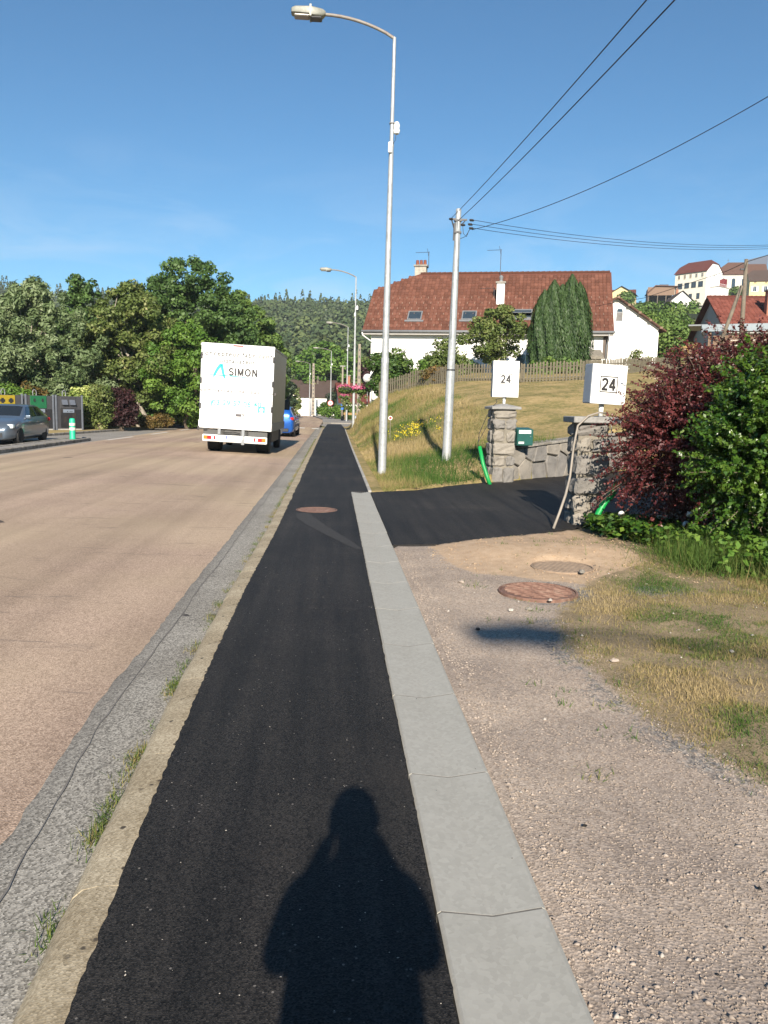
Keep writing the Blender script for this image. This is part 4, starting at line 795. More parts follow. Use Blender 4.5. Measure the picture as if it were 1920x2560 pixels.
# ------------------------------------------------------------------ cars (local +Y is the front)
def car(name, label, loc, rz, body, H=1.46, L=4.35, Wd=1.80, suv=False, front=True, group=None):
    t = thing(name, label, 'car', loc, rz, group); k = H / 1.46; hw = Wd / 2
    # station: s from rear(0) to front(L): top z, belt z, half width, top half width
    ST = [(0.0, .92, .80, .70, .60), (.06, 1.02, .93, .80, .66), (.25, 1.16, .98, .87, .68), (.75, 1.395, .985, .895, .62), (1.15, 1.445, .98, .90, .64), (1.9, 1.46, .965, .90, .655), (2.35, 1.43, .955, .90, .64), (3.05, 1.02, .945, .895, .74), (3.55, .945, .885, .88, .72), (4.05, .83, .77, .82, .66), (4.27, .70, .66, .70, .55), (4.35, .58, .55, .60, .48)]
    if suv: ST = [(0.0, .95, .80, .74, .64), (.05, 1.12, .95, .82, .68), (.18, 1.30, .99, .87, .68), (.42, 1.415, .99, .895, .65)] + ST[4:]
    ST = [(s * L / 4.35, a * k, b_ * k, c * hw / .9, d * hw / .9) for s, a, b_, c, d in ST]
    def ring(st):
        s, zt, zb, w_, wt = st; zl = .20 * k
        half = [(w_ * .80, zl), (w_ * .965, zl + .06), (w_ * .99, .38 * k), (w_, (.38 * k + zb) / 2), (w_ * .985, zb - .03), (w_ * .955, zb)]
        for q in (.25, .5, .75): half.append((w_ * .955 + (wt - w_ * .955) * q, zb + (zt - .06 * (zt - zb) - zb) * q))
        half += [(wt, zt - .05 * (zt - zb) - .012), (wt * .75, zt - .006), (wt * .35, zt)]
        return [(x, s, z) for x, z in half] + [(-x, s, z) for x, z in half[::-1]]
    rings = []
    for a, b_ in zip(ST[:-1], ST[1:]):
        for q in (0, .5): rings.append(ring([u + (v_ - u) * q for u, v_ in zip(a, b_)]))
    rings.append(ring(ST[-1])); n = len(rings[0])
    b = MB(); b.v = [(x, y - L / 2, z) for r_ in rings for x, y, z in r_]
    b.f = [(i * n + j, i * n + (j + 1) % n, (i + 1) * n + (j + 1) % n, (i + 1) * n + j) for i in range(len(rings) - 1) for j in range(n)] + [tuple(range(n)), tuple(range((len(rings) - 1) * n, len(rings) * n))[::-1]]
    bd = b.build('body', body, t, smooth=True)
    # wheel arches cut into the body
    wy = (-L * .5 + .19 * L, -L * .5 + .805 * L); rw = .315 * (1.08 if suv else 1)
    cut = MB()
    for y in wy:
        for s in (-1, 1): cut.lathe([(rw + .05, -.16), (rw + .05, .2)], 24, Matrix.Translation((s * (hw - .06), y, rw)) @ Matrix.Rotation(R(90 * s), 4, 'Y'))
    cu = cut.build('cutter', 'black_plastic'); md = bd.modifiers.new('arches', 'BOOLEAN'); md.object = cu; md.operation = 'DIFFERENCE'; md.solver = 'EXACT'
    bpy.context.view_layer.update(); me = bpy.data.meshes.new_from_object(bd.evaluated_get(bpy.context.evaluated_depsgraph_get()))
    bd.modifiers.clear()
    if len(me.polygons) > 50: bd.data = me
    bpy.data.objects.remove(cu)
    if len(bd.data.materials) == 0: bd.data.materials.append(MATS[body])
    for y in wy:
        for s in (-1, 1): wheel(t, s * (hw - .115), y, rw, .20).rotation_euler = (0, 0, 0 if s > 0 else math.pi)
    def patch(nm, mat, corner, nu, nv, off=.006, par=t):
        """curved panel following the body: corner(u,v) -> (station s, ring position r)"""
        vs = []
        for iu in range(nu + 1):
            for iv in range(nv + 1):
                s, rp = corner(iu / nu, iv / nv)
                pos = np.interp(s, [q[0] for q in ST], range(len(ST))); i0 = int(min(pos, len(ST) - 2)); fr = pos - i0
                rg = ring([u + (v_ - u) * fr for u, v_ in zip(ST[i0], ST[i0 + 1])]); j0 = int(math.floor(rp)) % n; fj = rp - math.floor(rp)
                p_ = np.array(rg[j0]) * (1 - fj) + np.array(rg[(j0 + 1) % n]) * fj; c0 = np.array([0, p_[1], .75 * k]); d_ = p_ - c0; d_ /= np.linalg.norm(d_) + 1e-9
                p_ = p_ + d_ * off; vs.append((p_[0], p_[1] - L / 2, p_[2]))
        b = MB(); b.add(vs, [(iu * (nv + 1) + iv, (iu + 1) * (nv + 1) + iv, (iu + 1) * (nv + 1) + iv + 1, iu * (nv + 1) + iv + 1) for iu in range(nu) for iv in range(nv)]); return b.build(nm, mat, par, smooth=True)
    sL = L / 4.35
    for s in (0, 1):
        rr = (lambda q: 5.35 + q * 3.25) if s == 0 else (lambda q: n - 1 - (5.35 + q * 3.25))
        patch('side_window', 'glass_dark', lambda u, v_: ((1.62 + u * (1.32 - .62 * v_)) * sL, rr(v_)), 4, 3)
        patch('side_window', 'glass_dark', lambda u, v_: ((.62 + .18 * v_ + u * (.92 - .18 * v_)) * sL, rr(v_)), 4, 3)
    patch('windscreen', 'glass_dark', lambda u, v_: ((2.42 + .6 * u) * sL, 9.25 + v_ * (n - 1 - 18.5)), 4, 6)
    patch('rear_window', 'glass_dark', lambda u, v_: ((.22 + .46 * u) * sL, 9.3 + v_ * (n - 1 - 18.6)), 3, 6)
    for s in (-1, 1):
        b = MB(); b.box(s * (hw + .02) - .09, s * (hw + .02) + .09, L * .5 - 1.62 * sL, L * .5 - 1.5 * sL, .93 * k, 1.06 * k); b.build('mirror', body if front else 'black_plastic', t, bevel=.035, seg=2)
        b = MB(); b.box(s * (hw - .22) - .17, s * (hw - .22) + .17, L * .5 - .36, L * .5 - .16, .60 * k, .75 * k); b.build('headlight', 'headlamp', t, bevel=.05, seg=2)
        b = MB(); b.box(s * (hw - .17) - .15, s * (hw - .17) + .15, -L * .5 + .015, -L * .5 + .14, .80 * k, .94 * k); b.build('tail_light', 'lens_red', t, bevel=.03)
        for yd in (.42, -.55): b = MB(); b.box(s * (hw + .004) - .012, s * (hw + .004) + .012, yd - .1, yd + .1, .80 * k, .825 * k); b.build('door_handle', body, t)
    b = MB(); b.box(-.55, .55, L * .5 - .12, L * .5 + .004, .26 * k, .46 * k); b.build('front_grille', 'black_plastic', t, bevel=.03)
    b = MB(); b.box(-.65, .65, -L * .5 - .02, -L * .5 + .12, .24 * k, .42 * k); b.build('rear_valance', 'black_plastic', t, bevel=.03)
    b = MB(); b.box(-.26, .26, -L * .5 - .012, -L * .5 + .04, .60 * k, .71 * k); b.build('number_plate', 'plate_white', t)
    b = MB(); b.box(-hw * .82, hw * .82, -L * .42, L * .42, .16, .24); b.build('underbody', 'black_plastic', t)
    return t
car('silver_hatchback', 'silver grey hatchback parked in the lay-by beside the recycling bins', (-12.3, 31.4, -.105), R(182), 'car_silver')
car('blue_car', 'bright blue car driving just ahead of the white box truck', (-2.83, 43.2, -.07), R(-2), 'car_blue', H=1.56, Wd=1.84, suv=True, front=False)
cw = at(905, 1030, 76); car('white_car', 'pale grey car half hidden behind the grass bank at the side street', (3.9, 74.2, -.09), R(128), 'car_white')
# ------------------------------------------------------------------ recycling bins, bollard
def recycling_bin(label, loc, rz, kind):
    t = thing('recycling_bin', label, 'recycling bin', loc, rz, 'recycling containers in the lay-by')
    b = MB(); b.box(-.66, .66, 0, 1.15, .06, 1.74); bd = b.build('body', 'bin_grey', t, bevel=.02)
    b = MB(); b.box(-.70, .70, -.02, 1.2, 0, .07); b.build('base', 'plain_concrete', t, bevel=.01)
    for s in (-1, 1):
        b = MB(); b.box(s * .705 - .045, s * .705 + .045, -.05, .05, 0, 1.80); po = b.build('post', 'bin_post', t, bevel=.01)
        for z in (1.70, .9, .12): b = MB(); b.tube([(s * .705, -.05, z), (s * .705, -.066, z)], .018, 8); b.build('bolt', 'zinc', po)
    col = {'yellow': 'bin_yellow', 'green': 'bin_green', 'grey': 'bin_grey'}[kind]
    hp = MB().box(-.48, .36, -.03, .0, 1.10, 1.72).build('hatch_panel', col, t, bevel=.01)
    for x in (-.26, .15):
        b = MB()
        if kind == 'yellow': b.box(x - .12, x + .12, -.045, -.03, 1.40, 1.52); b.box(x - .06, x + .06, -.046, -.03, 1.34, 1.58)
        elif kind == 'green': b.lathe([(.055, -.03), (.055, .045)], 16, Matrix.Translation((x, 0, 1.50)) @ Matrix.Rotation(R(90), 4, 'X') @ Matrix.Diagonal((1, 1.6, 1, 1)))
        else: b.prism([(0, 1.30), (-.16, 1.30), (0, 1.62)], x - .15, x + .15, 'x')
        b.build('opening', 'black_plastic' if kind != 'grey' else 'bin_post', hp)
    b = MB(); b.box(-.46, .34, -.022, .0, .14, 1.06); lw = b.build('front_panel', 'bin_panel', t)
    b = MB(); b.box(-.34, .26, -.03, -.022, .90, 1.07); pl_ = b.build('notice', 'sign_side', lw); b = MB(); b.box(-.12, -.08, -.034, -.03, .93, .99); b.box(.0, .18, -.034, -.03, .95, .97); b.build('print', 'print_black', pl_)
    b = MB(); b.box(.36, .655, -.006, .0, .10, 1.06); b.build('side_recess', 'black_plastic', t)
    b = MB(); b.tube([(-.08, .55, 1.74), (-.1, .55, 1.88), (-.07, .55, 2.0), (0, .55, 2.04), (.07, .55, 2.0), (.1, .55, 1.88), (.08, .55, 1.74)], .022, 8); b.build('lifting_ring', 'zinc', t)
    return t
BL = [('grey', -17.0, 39.6, 'grey recycling bin beyond the yellow one in the lay-by row'), ('yellow', -15.92, 40.6, 'grey recycling bin with yellow hatch panel and two cross openings'), ('green', -14.78, 41.66, 'grey recycling bin with green hatch panel and two round openings'), ('grey', -13.66, 42.7, 'grey recycling bin with two metal chutes and brown front at the row end')]
for k, x, y, l in BL: recycling_bin(l, (x, y, 0), R(43), k).scale = (.98, 1, 1)
t = thing('bollard', 'green plastic bollard with two cream bands on the traffic island', 'bollard', (-10.42, 32.9, .0))
b = MB(); b.lathe([(.12, 0), (.125, .03), (.115, .05), (.115, .74), (.10, .80), (.06, .83), (.0, .835)], 20); b.build('post', 'bollard_green', t, auto=40)
for z in (.35, .53): b = MB(); b.lathe([(.1175, z), (.119, z + .01), (.119, z + .10), (.1175, z + .11)], 20); b.build('band', 'bollard_white', t, smooth=True)

# ------------------------------------------------------------------ stone wall, pillars, gate signs
def stone_block(x0, x1, y0, y1, z0, z1, mat, par, j=.02, bev=.03):
    b = MB(); nx, nz_ = 3, 3; b.box(x0, x1, y0, y1, z0, z1)
    me_v = b.v; b.v = [(x + random.uniform(-j, j), y + random.uniform(-j, j), z + random.uniform(-j * .5, j * .5)) for x, y, z in me_v]
    o = b.build('stone', mat, par, bevel=bev); bm = bmesh.new(); bm.from_mesh(o.data); big = [e for e in bm.edges if e.calc_length() > .09]
    bmesh.ops.subdivide_edges(bm, edges=big, cuts=2, use_grid_fill=True)
    for v_ in bm.verts: v_.co += v_.normal * random.gauss(0, .009)
    bm.to_mesh(o.data); bm.free(); return o
def pillar(label, loc, rz, w_, h, courses):
    t = thing('gate_pillar', label, 'gate pillar', loc, rz); hw = w_ / 2
    b = MB(); b.box(-hw + .03, hw - .03, -hw + .03, hw - .03, -.15, h - .02); b.build('core', 'mortar', t)
    z = -.02
    for k, ch_ in enumerate(courses):
        z1 = z + ch_; g = .010
        sp = [0.] if k % 3 == 2 else [random.uniform(-.12, .12) * w_]
        xs_ = [-hw] + [s for s in sp if k % 3 != 2] + [hw]
        for a, c in zip(xs_[:-1], xs_[1:]): stone_block(a + g, c - g, -hw - .015, -hw * .1, z + g, z1 - g, random.choice(['rock', 'rock', 'rock_warm']), t, .03, .034)
        m_ = random.uniform(-.05, .05)
        stone_block(-hw - .012, -hw * .1, -hw * .08, hw, z + g, z1 - g, 'rock', t, .014, .022); stone_block(hw * .1, hw + .012, -hw * .08, hw, z + g, z1 - g, 'rock', t, .014, .022)
        z = z1
    return t, z
t, zt = pillar('far stone gate pillar joined to the low stone wall, tall number box on top', (3.62, 17.1, 0), R(4), .50, 1.58, [.36, .24, .27, .27, .24, .20])
b = MB(); b.add([(-.32, -.32, zt - .0), (.32, -.32, zt), (.32, .32, zt), (-.32, .32, zt), (-.32, -.32, zt + .055), (.32, -.32, zt + .055), (.32, .32, zt + .055), (-.32, .32, zt + .055), (-.06, -.06, zt + .115), (.06, -.06, zt + .115), (.06, .06, zt + .115), (-.06, .06, zt + .115)], [(3, 2, 1, 0), (0, 1, 5, 4), (1, 2, 6, 5), (2, 3, 7, 6), (3, 0, 4, 7), (4, 5, 9, 8), (5, 6, 10, 9), (6, 7, 11, 10), (7, 4, 8, 11), (8, 9, 10, 11)]); b.build('capstone', 'granite_cap', t, bevel=.008)
P1z = zt + .11
t, zt2 = pillar('near stone gate pillar half covered by the dark red shrub', (3.52, 10.86, 0), R(-3), .46, 1.42, [.20, .24, .25, .31, .23, .19])
b = MB(); b.box(-.30, .36, -.32, .32, zt2, zt2 + .085); b.build('capstone', 'granite_cap', t, bevel=.01)
P2z = zt2 + .085
def number_box(label, loc, rz, w_, h, d, foot, tilt=0., dirty=False, off=0.):
    t = thing('number_sign', label, 'house number', loc, rz, None); t.rotation_euler = (0, R(tilt), rz)
    b = MB(); b.tube([(0, 0, 0), (0, 0, foot + .02)], .034, 8); b.build('stem', 'sign_white', t, smooth=True); b = MB(); b.box(-.07, .07, -.07, .07, 0, .012); b.build('foot_plate', 'zinc', t)
    bx = MB().box(-w_ / 2 + off, w_ / 2 + off, -d / 2, d / 2, foot, foot + h).build('box', 'sign_side', t, bevel=.012)
    b = MB(); b.box(-w_ / 2 + .012 + off, w_ / 2 - .012 + off, -d / 2 - .006, -d / 2 + .004, foot + .012, foot + h - .012); fp = b.build('front_panel', 'sign_white', bx, bevel=.003)
    b = MB()
    for (x0, x1, z0, z1) in ((-w_ / 2, w_ / 2, foot, foot + .014), (-w_ / 2, w_ / 2, foot + h - .014, foot + h), (-w_ / 2, -w_ / 2 + .014, foot + .014, foot + h - .014), (w_ / 2 - .014, w_ / 2, foot + .014, foot + h - .014)): b.box(x0 + off, x1 + off, -d / 2 - .014, -d / 2 + .002, z0, z1)
    b.build('rim', 'white_paint', bx)
    zc = foot + h * .5; b = MB(); pw, ph, q = .135, .108, .011
    for (x0, x1, z0, z1) in ((-pw, pw, -ph, -ph + q), (-pw, pw, ph - q, ph), (-pw, -pw + q, -ph + q, ph - q), (pw - q, pw, -ph + q, ph - q)): b.box(x0 + off, x1 + off, -d / 2 - .011, -d / 2 - .005, zc + z0, zc + z1)
    b.build('number_frame', 'print_black', fp)
    ribbon_text('numeral', '24', .165, .10, 'print_black', fp, off, zc, -d / 2 - .0085, .10)
    return t
number_box('tall white box sign reading 24 on the far gate pillar', (3.64, 17.1, P1z - .005), R(2), .56, .76, .16, .155)
number_box('squarer white box sign reading 24 on the near pillar, touched by red twigs', (3.66, 10.86, P2z), R(13), .53, .53, .20, .175, tilt=2.0, off=.02)
b = MB(); b.tube([(3.35, 16.80, 1.60), (3.22, 16.70, 1.45), (3.05, 16.65, 1.05), (3.02, 16.6, .82), (3.06, 16.6, .70)], .007, 6); b.tube([(3.36, 16.82, 1.62), (3.33, 16.72, 1.40), (3.15, 16.66, 1.10), (3.02, 16.6, .86)], .006, 6)
tag(b.build('loose_cable', 'cable_black'), 'thin black cable dangling from the far pillar cap into the green conduit', 'cable')
tag(MB().tube([(3.66, 17.0, P1z + .15), (3.55, 16.92, P1z + .13), (3.42, 16.88, P1z + .10), (3.44, 16.86, P1z + .04), (3.36, 16.82, P1z - .04)], .007, 6).build('loose_cable', 'cable_black'), 'thin looped cable under the taller number box', 'cable')
tag(MB().tube([(3.06, 16.62, .78), (3.13, 16.52, .42), (3.20, 16.42, .18), (3.26, 16.36, .0)], [.040, .042, .042, .042], 10).build('green_conduit', 'conduit_green', smooth=True), 'bright green plastic conduit leaning beside the far gate pillar', 'conduit')
tag(MB().tube([(3.74, 10.30, .62), (3.68, 10.28, .48), (3.56, 10.26, .34), (3.50, 10.25, .22), (3.46, 10.24, .08)], [.04, .045, .045, .045, .045], 10).build('green_conduit', 'conduit_green', smooth=True), 'bent green plastic conduit in the ivy below the near gate pillar', 'conduit')
tag(MB().tube([(3.70, 10.70, P2z + .05), (3.55, 10.58, P2z + .06), (3.38, 10.52, P2z + .01), (3.24, 10.50, P2z - .12), (3.20, 10.5, P2z - .38), (3.17, 10.5, P2z - .8), (3.10, 10.42, .45), (3.0, 10.32, .22), (2.90, 10.22, .02)], [.010, .012, .014, .014, .015, .016, .018, .018, .018], 8).build('hanging_hose', 'cable_grey', smooth=True), 'pale grey cable sleeve hanging from the near pillar cap to the ground', 'cable')
tag(MB().tube([(3.62, 10.6, P2z + .03), (3.70, 10.52, P2z - .1), (3.72, 10.48, P2z - .55), (3.80, 10.44, P2z - .8)], .008, 6).build('loose_cable', 'cable_grey'), 'thin pale cable drooping over the near pillar into the red shrub', 'cable')
# low wall of irregular stones between the pillar and the garden
WA, WB = Vector((3.86, 17.28, 0)), Vector((8.2, 21.35, 0)); WL = (WB - WA).length; wr = math.atan2(WB.y - WA.y, WB.x - WA.x)
t = thing('stone_wall', 'low wall of irregular grey stones with a flat coping along the driveway', 'stone wall', WA, wr)
hw_ = lambda x: .74 + .16 * x / 3.0
b = MB(); b.prism([(-.05, -.1), (WL, -.1), (WL, hw_(WL) - .03), (-.05, hw_(0) - .03)], .03, .32, 'y'); b.build('core', 'mortar', t)
pts = []
for i in range(12):
    for j in range(2): pts.append(((i + .5 + .25 * (j - .5) + random.uniform(-.33, .33)) * WL / 12, (j + .5 + random.uniform(-.33, .33)) * .47))
def clip(poly, nx, ny, d):
    out = []
    for i in range(len(poly)):
        p_, q = poly[i], poly[(i + 1) % len(poly)]; a = p_[0] * nx + p_[1] * ny - d; c = q[0] * nx + q[1] * ny - d
        if a <= 0: out.append(p_)
        if (a < 0 < c) or (c < 0 < a): s = a / (a - c); out.append((p_[0] + (q[0] - p_[0]) * s, p_[1] + (q[1] - p_[1]) * s))
    return out
for i, (x, z) in enumerate(pts):
    poly = [(0.03, 0), (WL, 0), (WL, hw_(WL) - .05), (.03, hw_(0) - .05)]
    for j, (x2, z2) in enumerate(pts):
        if i == j or abs(x2 - x) > 1.6: continue
        dx, dz = x2 - x, z2 - z; L = math.hypot(dx, dz); poly = clip(poly, dx / L, dz / L, (dx * (x + x2) / 2 + dz * (z + z2) / 2) / L - .018)
        if len(poly) < 3: break
    if len(poly) < 3: continue
    a = sum(poly[q][0] * poly[(q + 1) % len(poly)][1] - poly[(q + 1) % len(poly)][0] * poly[q][1] for q in range(len(poly))) / 2
    if a < .01: continue
    b = MB(); y0 = random.uniform(-.045, -.012); b.prism(poly, y0, .1, 'y'); o = b.build('stone', random.choice(['rock', 'rock_warm', 'rock_warm']), t, bevel=.022)
    bm = bmesh.new(); bm.from_mesh(o.data); fr = [f_ for f_ in bm.faces if f_.normal.y < -.9]; bmesh.ops.poke(bm, faces=fr)
    for v_ in bm.verts:
        if v_.co.y < .05: v_.co.y += random.gauss(-.004, .010)
    bm.to_mesh(o.data); bm.free()
x = 0.
while x < WL - .3:
    L = random.uniform(.75, 1.15); x1 = min(x + L, WL); b = MB(); b.prism([(x + .006, hw_(x) - .04), (x1 - .006, hw_(x1) - .04), (x1 - .006, hw_(x1) + .02), (x + .006, hw_(x) + .02)], -.07, .36, 'y'); b.build('coping_slab', 'weathered_concrete', t, bevel=.012); x = x1
# letterbox
t = thing('letterbox', 'dark green metal letterbox with white slot flap on the stone wall', 'letterbox', (4.12, 17.32, .79), R(14))
bx = MB().prism([(-.15, 0), (.15, 0), (.15, .37), (.10, .39), (-.15, .35)], -.19, .19, 'x').build('body', 'mail_green', t, bevel=.008)
b = MB(); b.box(-.16, .13, -.158, -.148, .26, .335); b.build('flap', 'sign_white', bx); b = MB(); b.box(-.16, -.03, -.156, -.149, .04, .085); b.build('name_plate', 'plate_white', bx)
b = MB(); b.box(-.175, .175, -.155, -.148, .02, .24); b.build('door', 'mail_green', bx, bevel=.003); b = MB(); b.tube([(.12, -.155, .2), (.12, -.165, .2)], .012, 8); b.build('lock', 'zinc', bx)

# ------------------------------------------------------------------ picket fences
def fence(label, pts, h, sp=.165, lean=.0):
    a0 = pts[0]; t = thing('picket_fence', label, 'fence', (a0[0], a0[1], a0[2])); O = Vector([float(c) for c in a0])
    dm = []
    for j in range(3):
        b = MB(); hh = h * (.97 + .03 * j); b.prism([(-.042, .05), (.042, .05), (.042, hh - .04), (.0, hh), (-.042, hh - .04)], -.011, .011, 'y'); o = b.build('picket', 'picket_wood', t); dm.append(o.data); bpy.data.objects.remove(o)
    for p, q in zip(pts[:-1], pts[1:]):
        P_, Q = Vector([float(c) for c in p]) - O, Vector([float(c) for c in q]) - O; L = (Q - P_).xy.length; an = math.atan2(Q.y - P_.y, Q.x - P_.x); k = int(L / sp)
        for i in range(k):
            s = (i + .5) / k; o = link(bpy.data.objects.new('picket', random.choice(dm)), t); o.location = P_.lerp(Q, s) + Vector((0, 0, random.uniform(-.025, .02))); o.rotation_euler = (0, random.gauss(0, .015), an)
        for z in (.22, h - .25):
            d = Vector((math.sin(an), -math.cos(an), 0)) * -.03; b = MB(); b.tube([P_ + d + Vector((0, 0, z)), Q + d + Vector((0, 0, z))], .03, 4); b.build('rail', 'picket_wood', t)
        for i in range(int(L / 2.2) + 1):
            s = min(1., i * 2.2 / L); o = MB().box(-.045, .045, -.045, .045, -.3, h - .05).build('post', 'picket_wood', t); d = Vector((math.sin(an), -math.cos(an), 0)) * -.09; o.location = P_.lerp(Q, s) + d; o.rotation_euler = (0, 0, an)
    return t
gz = lambda x, y: float(bank_z(x, y))
FP = [(2.62, 47.2), (4.6, 45.2), (6.4, 42.2), (9.25, 39.4), (11.7, 37.7)]
fence('grey wooden picket fence along the crest of the dry lawn', [(x, y, gz(x, y) - .04) for x, y in FP], .98)
FQ = [(11.9, 37.9), (13.5, 39.6), (18.0, 44.2), (20.2, 46.6)]
fence('grey wooden picket fence before the white barn behind the red shrub', [(x, y, np.interp(x, [11.9, 18.2], [gz(11.9, 37.9), 3.75]) - .04) for x, y in FQ], .98)

# ------------------------------------------------------------------ manholes, grate
def wavy(par, r, rows, mat, z, amp=.012, wl=.11):
    b = MB()
    for k in range(rows):
        yv = -r * .9 + 1.8 * r * (k + .5) / rows; hx = math.sqrt(max(0, (r * .9) ** 2 - yv * yv))
        if hx < .05: continue
        m = max(6, int(hx * 2 / .02)); b.tube([(-hx + 2 * hx * i / m, yv + amp * math.sin((-hx + 2 * hx * i / m) * 2 * math.pi / wl + k), z) for i in range(m + 1)], .009, 4)
    return b.build('relief', mat, par)
def manhole(label, loc, r, mat, style):
    t = thing('manhole_cover', label, 'manhole cover', loc)
    b = MB(); b.lathe([(r * 1.07, -.06), (r * 1.07, .004), (r * 1.055, .009), (r * 1.01, .009), (r * 1.005, -.02)], 40); b.build('ring', mat, t)
    b = MB(); b.lathe([(r * .995, -.04), (r * .995, .002), (r * .96, .006)], 40); pl_ = b.build('plate', mat, t)
    if style == 'wave': wavy(pl_, r, 11, mat, .007); b = MB(); b.box(-.14, .14, -.012, .012, .004, .012); b.box(-.05, -.03, -.1, .1, .004, .011); b.build('key_bar', mat, pl_)
    else:
        b = MB(); s = .055
        for i in range(-8, 9):
            for j in range(-8, 9):
                x = (i + .5 * (j % 2)) * s; y = j * s * .87
                if math.hypot(x, y) < r * .88: b.lathe([(.021, .004), (.017, .008)], 6, Matrix.Translation((x, y, 0)))
        b.build('studs', mat, pl_)['kind'] = 'stuff'
    return t
manhole('round rusty manhole cover with wavy ribs between gravel and turf', (1.79, 6.69, -.004), .32, 'iron_rust', 'wave')
manhole('round manhole cover half buried in sandy soil', (2.3, 7.72, .006), .29, 'iron_dirty', 'stud')
manhole('round rusty manhole cover set in the new black pavement', (-.23, 11.9, .002), .29, 'iron_rust', 'stud')
t = thing('drain_grate', 'narrow dark grate closing the end of the concrete drain channel', 'grate', (.515, 14.56, -.004))
b = MB(); b.box(-.172, .172, -.05, .05, -.05, -.01); b.build('trough', 'black_plastic', t)
for i in range(9): b = MB(); b.box(-.165 + i * .0385, -.145 + i * .0385, -.05, .05, -.01, .006); b.build('bar', 'dark_metal', t)
# small bench-like timber rail and far gate posts near the hedge
t = thing('timber_rail', 'low orange-brown timber barrier before the clipped hedge', 'barrier', (1.3, 90, .05))
for x in (0, 1.5, 3.0): b = MB(); b.box(x - .06, x + .06, -.06, .06, 0, .9); b.build('post', 'wood_board', t)
b = MB(); b.box(-.2, 3.2, -.09, -.06, .55, .8); b.build('rail', 'wood_yellow', t)
# ------------------------------------------------------------------ houses
def tile_slope(parent, O, U, V, L, Sl, cw, ch_, mat, inside=None, th=.035, name='roof_tiles'):
    """overlapping tiles on a slope: O eave corner, U along eave, V up the slope"""
    O, U, V = map(lambda a: np.array(a, float), (O, U, V)); U /= np.linalg.norm(U); V /= np.linalg.norm(V); Nn = np.cross(U, V)
    nc, nr = int(L / cw), int(Sl / ch_); vs, fs, rn = [], [], []
    prof = np.array([(0, .0), (.18, .028), (.40, .030), (.60, .004), (1., .0)])
    for r_ in range(nr):
        for c in range(nc):
            x = (c + .5 * (r_ % 2) * .0) * cw; s = r_ * ch_
            if inside is not None and not inside(x + cw / 2, s + ch_ / 2): continue
            k = len(vs); j = random.uniform(-.006, .006)
            for q, (s0, hz) in enumerate(((s - .03, th), (s + ch_, .004))):
                for pu, pn in prof: vs.append(O + U * (x + pu * (cw - .008)) + V * (s0 + (j if q == 0 else 0)) + Nn * (hz + pn))
            for pu, pn in prof: vs.append(O + U * (x + pu * (cw - .008)) + V * (s - .03 + j) + Nn * (th - .03))
            fs += [(k + i, k + i + 1, k + 6 + i, k + 5 + i) for i in range(4)] + [(k + 10 + i, k + 11 + i, k + i + 1, k + i) for i in range(4)]; q = random.random(); rn += [q] * 8
    o = npmesh(name, vs, fs, mat, parent, rn); o['kind'] = 'stuff'; return o
def window(par, face, a, z, w_, h, L=0., shut=None, arch=False, glass='window_glass', frame='white_paint', shutters=None):
    def M(): return {'front': Matrix.Identity(4), 'right': Matrix.Translation((L, 0, 0)) @ Matrix.Rotation(R(90), 4, 'Z'), 'left': Matrix.Rotation(R(-90), 4, 'Z') @ Matrix.Scale(-1, 4, (1, 0, 0)) @ Matrix.Identity(4)}[face]
    m = M(); b = MB(); fw = .06
    if arch:
        pts = [(a - w_ / 2, z), (a + w_ / 2, z)] + [(a + w_ / 2 * math.cos(q), z + h - w_ / 2 + w_ / 2 * math.sin(q)) for q in np.linspace(0, math.pi, 9)]
        b.prism([(a + (x - a) * 1.25, z + (y - z) * 1.06 - .05) for x, y in pts], -.04, .03, 'y', m); wn = b.build('window', frame, par); b = MB(); b.prism(pts, -.06, -.035, 'y', m); b.build('pane', glass, wn)
    else:
        for x0, x1, z0, z1 in ((a - w_ / 2 - fw, a + w_ / 2 + fw, z - fw, z), (a - w_ / 2 - fw, a + w_ / 2 + fw, z + h, z + h + fw), (a - w_ / 2 - fw, a - w_ / 2, z, z + h), (a + w_ / 2, a + w_ / 2 + fw, z, z + h), (a - .03, a + .03, z, z + h)): b.box(x0, x1, -.07, .03, z0, z1, m)
        b.box(a - w_ / 2 - .12, a + w_ / 2 + .12, -.14, .02, z - .14, z - fw, m)
        wn = b.build('window', frame, par); b = MB(); b.box(a - w_ / 2, a + w_ / 2, -.035, .01, z, z + h, m); b.build('pane', glass, wn)
    if shutters:
        for s in (-1, 1): b = MB(); c = a + s * (w_ * .75 + .06); b.box(c - w_ / 4, c + w_ / 4, -.06, -.01, z, z + h, m); b.build('shutter', shutters, wn)
    return wn
